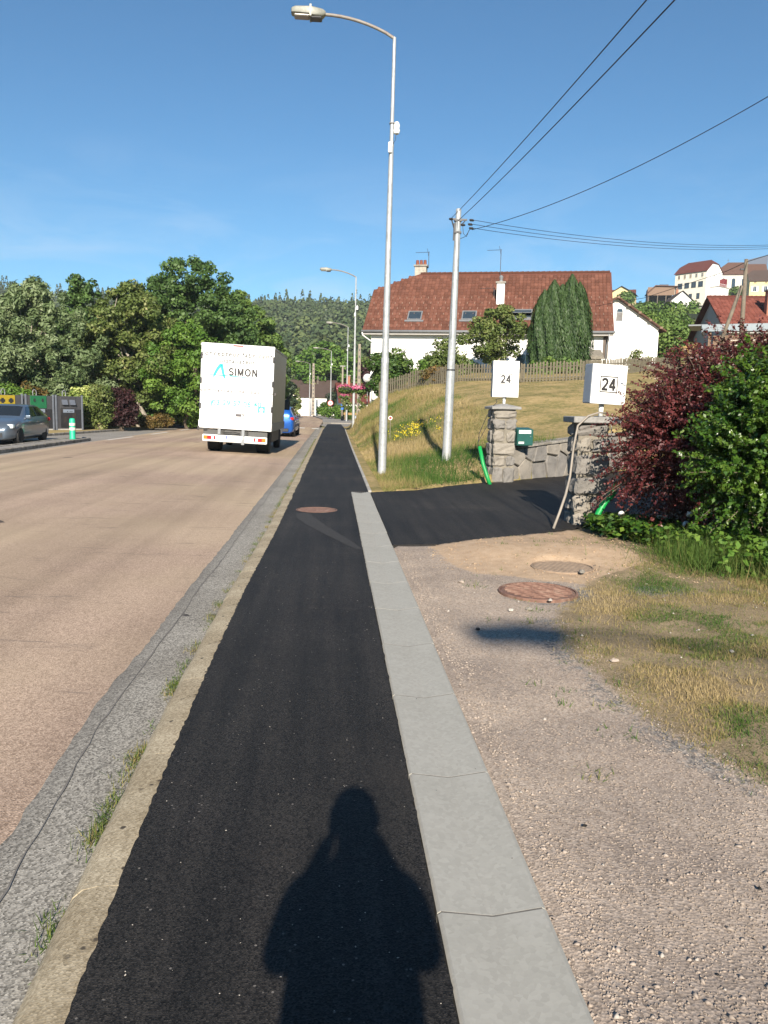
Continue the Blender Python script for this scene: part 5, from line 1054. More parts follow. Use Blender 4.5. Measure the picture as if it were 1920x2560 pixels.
def house(name, label, loc, rot, L, D, eave, ridge, wall, roof, tiles=None, over=.45, hipL=0., hipR=0., cat='house', base=-3., group=None, gutter=False, hk=.9):
    """gable house: local x along the ridge, y to the back, front wall at y = 0; hipL/hipR = half-hip inset"""
    t = thing(name, label, cat, loc, R(rot), group); rise = (ridge - eave) / (D / 2); o = over; ze = eave - o * rise
    b = MB(); b.box(0, L, 0, D, base, eave - .03)
    fL = (lambda s, h_: h_)
    for x0, hp in ((0., hipL), (L, hipR)):
        x1 = x0 + (.02 if x0 == 0 else -.02); xa, xb = min(x0, x1), max(x0, x1)
        if hp: zc = ridge - hp * rise * hk; yc = (zc - eave) / rise; b.prism([(0, eave - .03), (D, eave - .03), (D - yc, zc - .06), (yc, zc - .06)], xa, xb, 'x')
        else: b.prism([(0, eave - .03), (D, eave - .03), (D / 2, ridge - .06)], xa, xb, 'x')
    b.build('wall', wall, t)
    th = .10; hl, hr = hipL, hipR
    def slopepoly(sign):
        y0 = -o if sign > 0 else D + o
        pts = [(-o, y0, ze), (L + o, y0, ze)]
        if hr: zc = ridge - hr * rise * hk; pts += [(L + o, (zc - eave) / rise if sign > 0 else D - (zc - eave) / rise, zc), (L + o - hr, D / 2, ridge)]
        else: pts += [(L + o, D / 2, ridge)]
        if hl: zc = ridge - hl * rise * hk; pts += [(-o + hl, D / 2, ridge), (-o, (zc - eave) / rise if sign > 0 else D - (zc - eave) / rise, zc)]
        else: pts += [(-o, D / 2, ridge)]
        return pts
    b = MB()
    for sg in (1, -1):
        pts = slopepoly(sg); k = len(pts); b.add(pts + [(x, y, z - th) for x, y, z in pts], [tuple(range(k)), tuple(range(2 * k - 1, k - 1, -1))] + [(i, (i + 1) % k, k + (i + 1) % k, k + i) for i in range(k)])
    for hp, x0, xi in ((hl, -o, -o + hl), (hr, L + o, L + o - hr)):
        if hp:
            zc = ridge - hp * rise * hk; yc = (zc - eave) / rise; p3 = [(x0, yc, zc + .003), (x0, D - yc, zc + .003), (xi, D / 2, ridge + .003)]; b.add(p3 + [(x, y, z - th) for x, y, z in p3], [(0, 1, 2), (5, 4, 3), (0, 1, 4, 3), (1, 2, 5, 4), (2, 0, 3, 5)])
    rf = b.build('roof', roof if not tiles else 'roof_base', t)
    if tiles:
        cw, ch_, tm = tiles; Sl = math.hypot(D / 2 + o, ridge - ze)
        def ins(x, s):
            z = ze + s * (ridge - ze) / Sl
            if hl and z > ridge - hl * rise * hk: 
                if x < hl * (1 - (ridge - z) / (hl * rise * hk)): return False
            if hr and z > ridge - hr * rise * hk:
                if x > L + 2 * o - hr * (1 - (ridge - z) / (hr * rise * hk)): return False
            return True
        tile_slope(rf, (-o, -o, ze + .012), (1, 0, 0), (0, D / 2 + o, ridge - ze), L + 2 * o, Sl, cw, ch_, tm, ins)
        b = MB(); x = -o + hl
        while x < L + o - hr - .1:
            b.tube([(x, D / 2, ridge + .01), (x + .36, D / 2, ridge + .02)], [.085, .105], 8); x += .36
        b.build('ridge_tiles', roof, rf)['kind'] = 'stuff'
    if gutter:
        b = MB(); b.tube([(-o - .05, -o - .06, ze - .06), (L + o + .05, -o - .06, ze - .06)], .085, 8); b.build('gutter', 'zinc', t, smooth=True)
        b = MB(); b.box(-o + .02, L + o - .02, -o + .03, -.01, ze - .26, ze - .11); b.build('eaves_board', 'soffit', t)
    return t, rf, (ze, rise)
def chimney(par, x, y, z0, z1, w_, d, mat, pots=0, cap=True):
    b = MB(); b.box(x - w_ / 2, x + w_ / 2, y - d / 2, y + d / 2, z0, z1); c = b.build('chimney', mat, par, bevel=.015)
    if cap: b = MB(); b.box(x - w_ / 2 - .07, x + w_ / 2 + .07, y - d / 2 - .07, y + d / 2 + .07, z1, z1 + .12); b.build('chimney_cap', 'weathered_concrete', c)
    for k in range(pots): q = x + (k - (pots - 1) / 2) * .27; b = MB(); b.lathe([(.13, z1 + .10), (.12, z1 + .25), (.10, z1 + .46), (.11, z1 + .48)], 10, Matrix.Translation((q, y, 0))); b.build('chimney_pot', 'clay', c, auto=40)
    return c
def aerial(par, x, y, z, h):
    b = MB(); b.tube([(x, y, z), (x, y, z + h)], .022, 6); b.tube([(x - .95, y, z + h - .05), (x + .05, y, z + h - .02)], .014, 5)
    for k in range(8): b.tube([(x - .9 + k * .12, y - .13, z + h - .05), (x - .9 + k * .12, y + .13, z + h - .05)], .008, 4)
    b.tube([(x - .12, y, z + h + .22), (x - .02, y, z + h - .3)], .012, 4); b.build('aerial', 'dark_metal', par)

# main white house
Zb = 2.9
HO = np.array([2.43, 54.35])
mh, mrf, (ze, rise) = house('white_house', 'long white house under a wide brown tiled roof behind the picket fence', (HO[0], HO[1], Zb), -14.4, 15.1, 9.0, 4.10, 8.06, 'render_white', 'tile_brown', (.25, .335, 'tile_brown'), over=.5, hipL=3.05, gutter=True, base=-2, hk=.49)
Sl = math.hypot(5., 8.06 - ze)
def on_roof(x, s): return (x, -.5 + 5.0 * s / Sl, ze + (8.06 - ze) * s / Sl)
V_ = np.array([0, 5.0, 8.06 - ze]) / Sl; Nr = np.cross((1, 0, 0), V_)
b = MB()
for r_ in range(6):
    for c in range(33):
        x, y, z = on_roof(-.2 + c * .49 + .24 * (r_ % 2), .42 + r_ * .62); p_ = np.array([x, y, z]) + Nr * .06
        b.tube([tuple(p_), tuple(p_ + V_ * .16 + Nr * .04)], .018, 4)
b.build('snow_guards', 'snow_guard', mrf)['kind'] = 'stuff'
def skylight(x, s, w_, h, opened=False):
    M = Matrix(((1, V_[0], Nr[0], 0), (0, V_[1], Nr[1], 0), (0, V_[2], Nr[2], 0), (0, 0, 0, 1))); M.translation = Vector(on_roof(x, s)) + Vector(Nr) * .06
    b = MB()
    for x0, x1, y0, y1 in ((0, w_, 0, .07), (0, w_, h - .07, h), (0, .07, .07, h - .07), (w_ - .07, w_, .07, h - .07)): b.box(x0, x1, y0, y1, -.1, .07, M)
    b.box(-.15, w_ + .15, -.16, 0, -.03, .03, M); fr = b.build('skylight', 'zinc', mrf)
    b = MB(); b.box(.07, w_ - .07, .07, h - .07, -.06, .03, M); b.build('pane', 'window_glass', fr)
    if opened: b = MB(); M2 = M @ Matrix.Translation((0, h * .55, .05)) @ Matrix.Rotation(R(-38), 4, 'X'); b.box(.03, w_ - .03, -h * .5, h * .45, 0, .05, M2); b.build('sash', 'zinc_dark', fr); b = MB(); b.box(.1, w_ - .1, -.05, h * .40, .051, .056, M2); b.build('pane', 'white_paint', fr)
skylight(2.35, 1.05, .95, .95); skylight(5.95, 1.08, .95, .95); skylight(9.15, 1.25, 1.35, .95, True)
chimney(mrf, 2.5, 5.0, 6.4, 8.6, .82, .7, 'chimney_stone', 3)
c = chimney(mrf, 8.35, 1.9, 4.4, 6.95, .52, .52, 'render_white', 0); b = MB(); b.lathe([(.16, 7.06), (.10, 7.18), (.15, 7.38), (.05, 7.5)], 10, Matrix.Translation((8.35, 1.9, 0))); b.build('chimney_cowl', 'zinc', c)
aerial(mrf, 8.15, 4.2, 7.6, 2.0); aerial(mrf, 3.0, 5.2, 8.7, 1.0); aerial(mrf, 7.9, 2.2, 5.6, 1.15)
b = MB(); b.tube([(-.5, -.56, ze - .1), (-.48, -.52, ze - .3), (.1, -.08, ze - .72), (.14, -.06, ze - 1.6), (.14, -.06, -1)], .045, 8); b.build('downpipe', 'white_plastic', mh, smooth=True)
b = MB(); b.tube([(15.3, -.5, ze - .1), (15.3, -.4, ze - .5), (15.2, -.08, ze - .9), (15.2, -.08, -1)], .045, 8); b.build('downpipe', 'zinc', mh, smooth=True)
window(mh, 'front', 5.35, 1.0, .95, 1.2); window(mh, 'front', 10.2, 1.0, 1.1, 1.2)
b = MB(); b.box(15.0, 15.32, -.03, -.004, 2.0, 3.75); b.build('wall_vent', 'shutter_dark', mh)
t = thing('satellite_dish', 'white satellite dish showing left of the round green bush', 'satellite dish', (2.2, 53, 2.3)); b = MB()
Mx = Matrix.Translation((0, 0, 1.1)) @ Matrix.Rotation(R(78), 4, 'X'); b.lathe([(.02, -.10), (.16, -.06), (.29, .0), (.30, .01)], 20, Mx); b.build('reflector', 'white_paint', t, smooth=True); b = MB(); b.tube([(0, .1, -.6), (0, .1, 1.1)], .03, 6); b.build('mast', 'zinc', t)

# white barn with arched window, behind to the right
t, rf, _ = house('white_barn', 'white gabled barn with a small arched louvred window', (25.2, 62.2, 4.0), 90, 9, 7.0, 4.2, 6.4, 'render_white', 'tile_church', over=.45, base=-2)
b = MB(); b.prism([(2.95, 4.6), (3.45, 4.6), (3.45, 5.35), (3.35, 5.53), (3.05, 5.53), (2.95, 5.35)], -.06, .02, 'x'); wn = b.build('window', 'zinc', t)
b = MB(); b.prism([(3.0, 5.28), (3.4, 5.28), (3.35, 5.48), (3.05, 5.48)], -.075, -.05, 'x'); b.build('pane', 'window_glass', wn)
for k in range(6): b = MB(); b.box(-.08, -.055, 3.0 + k * .07, 3.035 + k * .07, 4.64, 5.2); b.build('slat', 'shutter_dark', wn)
for s in range(5): b = MB(); q = s / 4; b.box(-.5, -.3, 0 + q * 3.5 - .1, q * 3.5 + .1, 4.05 + q * 2.2, 4.2 + q * 2.2); b.build('purlin', 'wood_board', rf)
# low plank shed right of the cypress
t, rf, _ = house('plank_shed', 'low weathered plank shed beside the dark cypress', (13.6, 46.6, 3.45), -8, 1.9, 2.0, 1.3, 1.75, 'wood_grey', 'wood_grey', over=.12, base=-.5)
for k in range(7): b = MB(); b.box(0, 1.9, -.035, -.005, .02 + k * .19, .19 + k * .19); b.build('plank', 'wood_grey', t)
# red roofed house on the right, carport in front
t, rf, (z_, r_) = house('red_roof_house', 'house with a plain red tiled roof and a tall terracotta chimney', (29.9, 60.3, 3.75), -9, 13, 9.4, 4.5, 7.3, 'render_greyish', 'tile_red', (.30, .36, 'tile_red'), over=.5, hipL=0, base=-2, gutter=True)
c = chimney(rf, 3.5, 1.9, 4.7, 7.35, .62, .62, 'clay_pale', 0); b = MB(); b.lathe([(.13, 7.46), (.11, 7.9), (.13, 7.92)], 10, Matrix.Translation((3.5, 1.9, 0))); b.build('chimney_pot', 'clay', c)
p_ = at(1755, 812, 50); t = thing('carport', 'lean-to carport with bright zinc edge and stacked timber below', 'carport', (p_[0], 50, 4.0), R(-28)); hz_ = p_[2] - 4
b = MB(); b.box(0, 4.5, -.03, .03, hz_ - .42, hz_); b.build('zinc_fascia', 'zinc_bright', t); b = MB(); b.box(-.03, .03, .03, 3.2, hz_ - .5, hz_); b.build('dark_fascia', 'zinc_dark', t)
b = MB(); b.box(-.8, 4.5, .03, 3.2, hz_ - .06, hz_ + .03); b.build('roof_sheet', 'zinc', t)
for x in (.5, 2.4, 4.3): b = MB(); b.box(x - .08, x + .08, .1, .26, -1, hz_ - .3); b.build('post', 'wood_board', t)
for k in range(5): b = MB(); b.box(.7, 4.2, .35, .42, hz_ - 2.2 + k * .32, hz_ - 1.93 + k * .32); b.build('board', 'wood_board', t)
tt = thing('timber_stack', 'stack of raw yellow timber beams under the carport', 'timber', (p_[0] - .55, 49.6, 3.35), R(-28))
for k in range(4): b = MB(); b.box(-.2, .75, -.1 + k * .02, .1 + k * .02, hz_ - 1.3 + k * .17, hz_ - 1.15 + k * .17, Matrix.Rotation(R(-14), 4, 'Y')); b.build('beam', 'wood_yellow', tt)
b = MB(); b.box(-.3, .1, -.12, .12, -1, hz_ - .9); b.build('bearer', 'wood_board', tt)
# village on the hillside
t, rf, _ = house('school_building', 'big cream three-storey building with red half-hipped roof on the hill', (122.4, 290.2, 40.5), -57, 12.4, 9.6, 11.1, 15.2, 'render_cream', 'tile_red', over=.4, hipL=2.2, hipR=2.0, base=-6, cat='building')
b = MB(); b.prism([(.01, -5), (9.59, -5), (9.59, 11), (6.2, 13.6), (3.4, 13.6), (.01, 11)], 12.4, 12.46, 'x'); b.build('gable_render', 'render_white', t)
for k in range(5): window(t, 'front', 1.6 + k * 2.3, 8.9, .8, 1.3, frame='render_cream', glass='shutter_dark' if k < 3 else 'window_glass')
for k in range(4): window(t, 'front', 2.2 + k * 2.7, 5.6, 1.7, 1.75, frame='zinc_dark')
for k in range(3): window(t, 'front', 3.6 + k * 3.0, 1.6, 1.1, 1.75, frame='zinc_dark')
for y_, z0 in ((4.6, 8.9), (4.9, 12.0)): window(t, 'right', y_, z0, .55, 1.1, L=12.46, frame='render_white')
b = MB(); b.box(12.5, 15.5, 2.5, 9.5, 5.2, 5.5); b.build('terrace_slab', 'weathered_concrete', t)
b = MB(); b.box(12.5, 15.4, 2.6, 9.4, -3, 5.2); b.build('terrace_base', 'render_white', t); b = MB()
for k in range(10): b.box(15.42, 15.46, 2.6 + k * .75, 2.66 + k * .75, 5.5, 6.4)
b.box(15.42, 15.46, 2.6, 9.4, 6.35, 6.42); b.build('railing', 'white_paint', t); b = MB(); b.box(12.6, 14.4, 8.2, 9.8, 5.5, 8.6); b.build('porch', 'door_red', t)
t, rf, _ = house('church', 'beige church nave with arched windows and broad brown roof', (144.8, 303.0, 45.5), -14, 17, 12, 8.9, 14.0, 'render_greyish', 'tile_church', over=.4, hipL=4.5, base=-6, cat='church')
for k in range(4): window(t, 'front', 1.6 + k * 3.6, 3.2, 1.35, 4.0, arch=True, frame='render_cream')
b = MB(); b.box(4.0, 4.08, 5.96, 6.04, 13.9, 15.3); b.box(3.7, 4.38, 5.96, 6.04, 14.7, 14.8); b.build('roof_cross', 'dark_metal', rf)
b = MB(); b.prism([(9.5, 13.8), (18, 10.5), (18, 16.5), (11, 14.8)], 5.0, 5.4, 'y'); b.build('slate_roof', 'container_blue', rf)
t, rf, _ = house('yellow_house', 'pale yellow house with dull brown roof and light shutters below the church', (132.3, 255.5, 39.5), -18, 11, 8, 5.0, 8.6, 'render_yellow', 'tile_dull', over=.4, hipL=1.6, base=-6)
for k in range(3): window(t, 'front', 1.6 + k * 3.2, 1.4, 1.0, 1.6, shutters='white_paint'); window(t, 'front', 1.6 + k * 3.2, 4.0, .6, .55, frame='render_yellow', glass='shutter_dark')
t, rf, _ = house('gabled_cottage', 'small white cottage with dark gable roof below the big cream building', (89.4, 200, 25.5), 82, 8, 5.6, 4.2, 6.6, 'render_white', 'tile_dull', over=.5, base=-4)
chimney(rf, 5.2, 2.8, 5.4, 7.6, .8, .6, 'clay_pale', 1); b = MB(); b.box(-.08, .0, 1.0, 4.8, 1.2, 1.5); b.build('ledge', 'shutter_dark', t)
window(t, 'front', 2.5, 1.8, .8, 1.1)
t, rf, _ = house('tan_house', 'tan house with brown gable roof on the skyline behind the white house', (92.4, 250, 35.3), 62, 8, 7, 3.4, 5.4, 'render_yellow', 'tile_dull', over=.6, base=-3)
t, rf, _ = house('orange_roof_house', 'tiny house with an orange roof beyond the open wooden shed', (103, 300, 44), -20, 8, 7, 1.2, 3.2, 'render_cream', 'tile_red', over=.4, base=-3)
t = thing('open_shed', 'open-sided wooden shed with pale plank upper wall', 'shed', (101.6, 262, 36.6), R(-16))
b = MB(); b.box(0, 8.4, 0, .1, 3.0, 5.6); b.build('plank_wall', 'wood_board', t); b = MB(); b.prism([(-.4, 3.6), (2.3, 6.2), (9.2, 5.9), (9.2, 5.65), (2.4, 5.9), (-.2, 3.4)], -.5, 6, 'y'); b.build('roof', 'tile_church', t)
for x in (.4, 3.2, 5.8, 8.2): b = MB(); b.box(x - .12, x + .12, 0, .24, -2, 3.0); b.build('post', 'wood_pole', t)
b = MB(); b.box(.2, 8.3, 5.2, 5.4, -2, 5.6); b.box(.0, .15, .1, 5.4, -2, 5.0); b.build('back_wall', 'shutter_dark', t)
t = thing('container', 'dark blue flat-roofed block beside the big cream building', 'container', (117.6, 292, 40), R(-15)); b = MB(); b.box(0, 3, 0, 3, 5.6, 8.0); b.build('body', 'container_blue', t, bevel=.05); b = MB(); b.box(.2, 2.8, .2, 2.8, -3, 5.6); b.build('plinth', 'render_greyish', t)
# retaining wall below the shed
t = tag(MB().box(-7, 9, -.4, .4, -6, 2.2, Matrix.Translation((101, 240, 31)) @ Matrix.Rotation(R(-12), 4, 'Z')).build('retaining_wall', 'weathered_concrete', bevel=.05), 'grey concrete retaining wall below the open wooden shed', 'wall')
# far houses down the road
t, rf, _ = house('white_shed', 'low white shed with plain brown roof at the road bend', (-5.2, 128.5, .1), -3, 6.4, 6, 3.05, 4.9, 'render_white', 'tile_dull', over=.35, base=-1)
t, rf, _ = house('brown_roof_house', 'house with dull brown roof peeping over the white shed', (-9.0, 152, .4), -5, 9, 8, 4.0, 6.0, 'render_cream', 'tile_dull', over=.4, base=-1)
t, rf, _ = house('orange_tile_house', 'low white house with bright orange-red tiled roof beyond the side street', (1.0, 106, .1), 6, 8.5, 8, 2.2, 4.6, 'render_white', 'tile_red', over=.4, hipL=0, base=-1)
chimney(rf, 1.3, 3.6, 3.6, 5.5, .5, .5, 'clay_pale', 0)
# ------------------------------------------------------------------ vegetation
def taper_limb(b, p, q, r0, r1, wob=.1, n=5):
    p, q = Vector(p), Vector(q); L = (q - p).length; path = []
    for i in range(n + 1): s = i / n; c = p.lerp(q, s); path.append(c + Vector((random.uniform(-1, 1), random.uniform(-1, 1), 0)) * wob * L * .1 * (1 if 0 < i < n else 0))
    b.tube(path, [r0 + (r1 - r0) * i / n for i in range(n + 1)], 7)
def tree(name, label, x, y, z0, H, rx, ry, cz0, mat, n=16000, leaf=.17, nc=90, bark='bark', trunk_r=.16, group=None, asp=1.5, top_pow=.6, stems=1, cr=.85, squash=.75, lean=(0, 0)):
    t = thing(name, label, 'tree', (x, y, z0), 0, group); nc = int(nc * 1.7); cr *= .74
    # clump centres spread through the crown: egg outline, uneven
    d = unit(nc); rr = rng.random(nc) ** .36; c = d * rr[:, None]
    zc = (c[:, 2] * .5 + .5); wid = np.clip(1.18 - np.abs(zc - .42) ** 2 * 2.0, .4, 1.15) if top_pow < 1 else np.clip(1.25 - zc * 1.05, .12, 1.2)
    ctr = np.stack([c[:, 0] * rx * wid + lean[0] * zc, c[:, 1] * ry * wid + lean[1] * zc, cz0 + zc * (H - cz0 - cr * .4)], 1)
    tz = rng.uniform(.80, .97, 9); tq = rng.random(9) * 6.28; ctr = np.concatenate([ctr, np.stack([np.cos(tq) * rx * .38 * (1.25 - tz) * 2 + lean[0], np.sin(tq) * ry * .38 * (1.25 - tz) * 2 + lean[1], cz0 + tz * (H - cz0 - cr * .4)], 1)]); zc = np.concatenate([zc, tz]); nc = len(ctr)
    rad = cr * (.6 + .7 * rng.random(nc)) * (1.15 - .5 * zc)
    v, f, q = clumps(ctr, rad, n, leaf, asp, squash=squash); v[:, 2] = np.maximum(v[:, 2], .02)
    npmesh('crown', v, f, mat, t, q)
    b = MB()
    for s in range(stems):
        bx, by = ((random.uniform(-.5, .5), random.uniform(-.4, .4)) if stems > 1 else (0, 0)); tx, ty = lean[0] * .6 + random.uniform(-.3, .3) * rx, lean[1] * .6 + random.uniform(-.2, .2) * ry
        top = (tx, ty, cz0 + (H - cz0) * .6); taper_limb(b, (bx, by, -.3), top, trunk_r, trunk_r * .35, 1.0, 7)
        for k in range(5):
            s_ = .35 + .12 * k; p = Vector((bx, by, -.3)).lerp(Vector(top), s_); e = ctr[random.randrange(nc)]; taper_limb(b, p, (e[0] * .8, e[1] * .8, max(e[2], p.z)), trunk_r * .4, .02, .8)
    b.build('trunk', bark, t, smooth=True); return t
def bush(name, label, x, y, z0, rx, ry, h, mat, n=5000, leaf=.09, nc=40, cr=.35, asp=1.5, cat='shrub', group=None, low=0., upw=.35):
    t = thing(name, label, cat, (x, y, z0), 0, group); d = unit(nc); rr = rng.random(nc) ** .4; c = d * rr[:, None]
    ctr = np.stack([c[:, 0] * (rx - cr * .6), c[:, 1] * (ry - cr * .6), low + (c[:, 2] * .5 + .5) * (h - cr * .6)], 1); v, f, q = clumps(ctr, cr * (.7 + .6 * rng.random(nc)), n, leaf, asp, upw=upw); v[:, 2] = np.maximum(v[:, 2], .01)
    npmesh('foliage', v, f, mat, t, q); b = MB()
    for k in range(6): taper_limb(b, (random.uniform(-.1, .1), random.uniform(-.1, .1), -.1), (random.uniform(-.5, .5) * rx, random.uniform(-.5, .5) * ry, h * .6), .03, .01)
    b.build('stems', 'bark', t); return t
TG = 'trees along the left of the road'
tree('willow_tree', 'silvery green willow behind the recycling bins', -17.2, 48, 0, 8.6, 3.4, 2.8, .9, 'leaf_silver', 52000, .095, 170, 'bark_pale', .13, TG, asp=2.6, stems=5, cr=.62, squash=1.1)
tree('willow_tree', 'broad silvery willow at the frame edge beyond the green hedge', -22.0, 50, 0, 8.2, 3.2, 2.8, .8, 'leaf_silver', 26000, .11, 110, 'bark_pale', .13, TG, asp=2.6, stems=4, cr=.65, squash=1.1)
tree('dark_spruce', 'dark pointed tree rising between the willow and the yellowing tree', -18.4, 61, 0, 11.0, 3.6, 3.4, .6, 'leaf_dark', 28000, .16, 130, 'bark', .2, TG, top_pow=1.2, cr=.75)
tree('yellowing_tree', 'round tree with yellowing leaf tips and pale forked stems', -12.4, 51, 0, 9.0, 3.1, 2.8, 1.2, 'leaf_olive', 42000, .125, 150, 'bark_pale', .16, TG, stems=3, cr=.7)
tree('tall_ash_tree', 'tallest dark green tree of the roadside row', -9.9, 57, 0, 11.9, 4.3, 3.8, .8, 'leaf_dark', 50000, .145, 170, 'bark', .25, TG, cr=.85)
tree('lime_tree', 'brighter green tree below the tallest roadside tree', -9.0, 50.5, 0, 6.8, 2.5, 2.2, .3, 'leaf_lime', 32000, .12, 110, 'bark', .14, TG, cr=.65)
tree('shoulder_tree', 'dark tree sloping down behind the white truck', -6.7, 62, 0, 10.4, 3.1, 3.0, .4, 'leaf_mid', 30000, .16, 130, 'bark', .2, TG, cr=.8, lean=(-.8, 0))
tree('shoulder_tree', 'olive green tree right behind the cargo box of the truck', -6.0, 69, 0, 8.4, 2.1, 2.4, .3, 'leaf_mid', 14000, .21, 80, 'bark', .16, TG, cr=.75)
tree('filler_tree', 'dark tree filling the gap behind the yellowing tree', -15.2, 62, 0, 9.6, 3.4, 3, .3, 'leaf_dark', 18000, .22, 110, 'bark', .2, TG, cr=.85)
tree('filler_tree', 'dark tree at the far side of the silvery willow', -23, 62, 0, 8.8, 4, 3, .3, 'leaf_dark', 12000, .24, 90, 'bark', .2, TG, cr=.9)
tree('small_pine', 'small dark pine beside the road between truck and far shed', -5.3, 88, 0, 6.3, 1.5, 1.5, .2, 'leaf_conifer', 7000, .2, 60, 'bark', .1, TG, top_pow=1.2, cr=.5)
tree('small_pine', 'short bushy pine nearer the white shed', -5.4, 100, 0, 4.4, 1.5, 1.5, .2, 'leaf_olive', 5000, .2, 50, 'bark', .1, TG, cr=.5)
# shrubs left
bush('clipped_hedge', 'bright green leafy hedge behind the recycling bins', -18.6, 44.5, 0, 3.6, 1.2, 2.5, 'leaf_lime', 12000, .11, 80, .5, cat='hedge')
bush('plume_shrub', 'shrub with dusty pink plumes beside the green hedge', -16.6, 45.6, 0, .9, .8, 2.85, 'leaf_rust', 1800, .10, 30, .35)
bush('hydrangea', 'lime and cream flowering hydrangea behind the last bin', -13.9, 45.6, 0, 1.6, 1.1, 2.6, 'leaf_hydrangea', 9000, .12, 60, .36)
bush('golden_shrub', 'golden green upright shrub between hydrangea and purple shrub', -12.75, 44.9, 0, .9, .9, 2.75, 'leaf_olive', 6500, .085, 60, .32)
bush('silver_shrub', 'silver grey shrub above the purple one', -13.0, 47.4, 0, .9, .8, 3.1, 'leaf_silver', 2600, .10, 40, .35)
bush('purple_shrub', 'dark purple leaved shrub beside the road', -11.8, 45.8, 0, .95, .95, 2.45, 'leaf_purple', 8500, .085, 70, .32)
bush('orange_shrub', 'low rounded orange-brown shrub by the kerb', -10.6, 48.2, 0, 1.25, .9, .95, 'leaf_rust', 6500, .065, 60, .25)
bush('understorey_shrub', 'dark green undergrowth below the tallest roadside tree', -9.1, 54, 0, 2.2, 1.2, 2.0, 'leaf_dark', 8000, .12, 60, .5)
bush('understorey_shrub', 'dark undergrowth behind the purple shrub', -12.5, 52, 0, 2.4, 1.2, 1.8, 'leaf_dark', 8000, .12, 60, .5)
bush('understorey_shrub', 'undergrowth at the roadside behind the truck', -7.3, 60, 0, 2.0, 1.2, 2.2, 'leaf_mid', 7000, .13, 60, .5)
bush('understorey_shrub', 'shadowed undergrowth beneath the silvery willow', -17.8, 50.5, 0, 3.2, 1.2, 2.4, 'leaf_dark', 8000, .13, 60, .5)
# right side: garden
bz = lambda x, y: float(bank_z(x, y))
bush('round_bush', 'large round privet bush at the corner of the white house', 3.35, 48.4, 2.0, 1.65, 1.6, 3.1, 'leaf_privet', 15000, .10, 100, .42, asp=2.0)
bush('light_bush', 'lighter green bush beside the round privet', 5.3, 47.0, 2.2, 1.1, 1.1, 2.5, 'leaf_lime', 8000, .10, 70, .36)
bush('quince_bush', 'open twiggy bush between the lamp and the utility pole', 6.5, 46.2, 2.4, 1.35, 1.2, 3.2, 'leaf_olive', 9000, .10, 70, .42)
bush('dark_bush', 'dark bush below the small garden tree', 8.1, 48.5, 2.6, 1.1, 1.0, 2.0, 'leaf_dark', 6000, .10, 50, .38)
tree('garden_tree', 'small garden tree with a pale leaning trunk before the white house', 9.3, 47.2, 2.7, 5.0, 2.0, 1.7, 1.7, 'leaf_olive', 11000, .105, 40, 'bark_pale', .13, None, cr=.62, lean=(.35, 0))
bush('dry_bush', 'dry brown brush in front of the picket fence', 5.6, 44.2, bz(5.6, 44.2), .9, .6, 1.0, 'leaf_rust', 2600, .07, 30, .25)
bush('low_roses', 'low garden shrubs glimpsed through the fence', 12.0, 43.0, 3.1, 1.7, .7, 1.7, 'leaf_mid', 2200, .11, 40, .3)
bush('feathery_shrub', 'pale feathery shrub beside the white barn', 17.7, 46.5, 3.6, .9, .8, 2.0, 'leaf_olive', 1500, .08, 26, .28)
def cypress(label, x, y, z0, cols):
    t = thing('cypress', label, 'tree', (x, y, z0)); V_s, F_s, Q_s = [], [], []; k = 0
    for cx, cy, rad, h in cols:
        n = 15000; u = rng.random(n) ** .8; ang = rng.random(n) * 2 * np.pi; prof = np.interp(u, [0, .12, .3, .5, .75, .92, 1], [.45, .85, 1.0, .92, .66, .34, .04])
        lob = 1 + .15 * np.sin(ang * 7 + 9 * u) + .1 * np.sin(ang * 13 + 3); r_ = rad * prof * lob * (.72 + .3 * rng.random(n) ** .5)
        c = np.stack([cx + np.cos(ang) * r_, cy + np.sin(ang) * r_, .35 + u * (h - .35)], 1)
        nr = np.stack([np.cos(ang), np.sin(ang), .25 + 0 * ang], 1) + .55 * unit(n); nr /= np.linalg.norm(nr, axis=1)[:, None]
        up = np.tile([0, 0, 1.], (n, 1)) + .3 * unit(n); v, f = cards(c, nr, .06 * (.6 + .8 * rng.random(n)), 3.4, .2, up)
        V_s.append(v); F_s.append(f + k); k += len(v); Q_s.append(np.clip(.5 * (np.sin(ang * 7 + 9 * u) * .5 + .5) + .5 * rng.random(n), 0, 1))
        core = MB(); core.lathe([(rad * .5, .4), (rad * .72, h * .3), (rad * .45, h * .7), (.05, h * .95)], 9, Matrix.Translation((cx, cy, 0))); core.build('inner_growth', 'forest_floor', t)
    npmesh('foliage', np.concatenate(V_s), np.concatenate(F_s), 'leaf_thuja', t, np.concatenate(Q_s)); b = MB()
    for cx, cy, rad, h in cols: taper_limb(b, (cx * .5, cy, -.3), (cx, cy, h * .8), .12, .03)
    b.build('trunk', 'bark', t); return t
cypress('big twin dark green cypress standing before the white house', 12.75, 45.5, 3.4, [(-1.0, 0, .8, 4.8), (-.5, -.1, .88, 5.35), (.02, .1, .95, 5.15), (.5, -.05, .9, 5.7), (1.0, .05, .8, 5.3)])
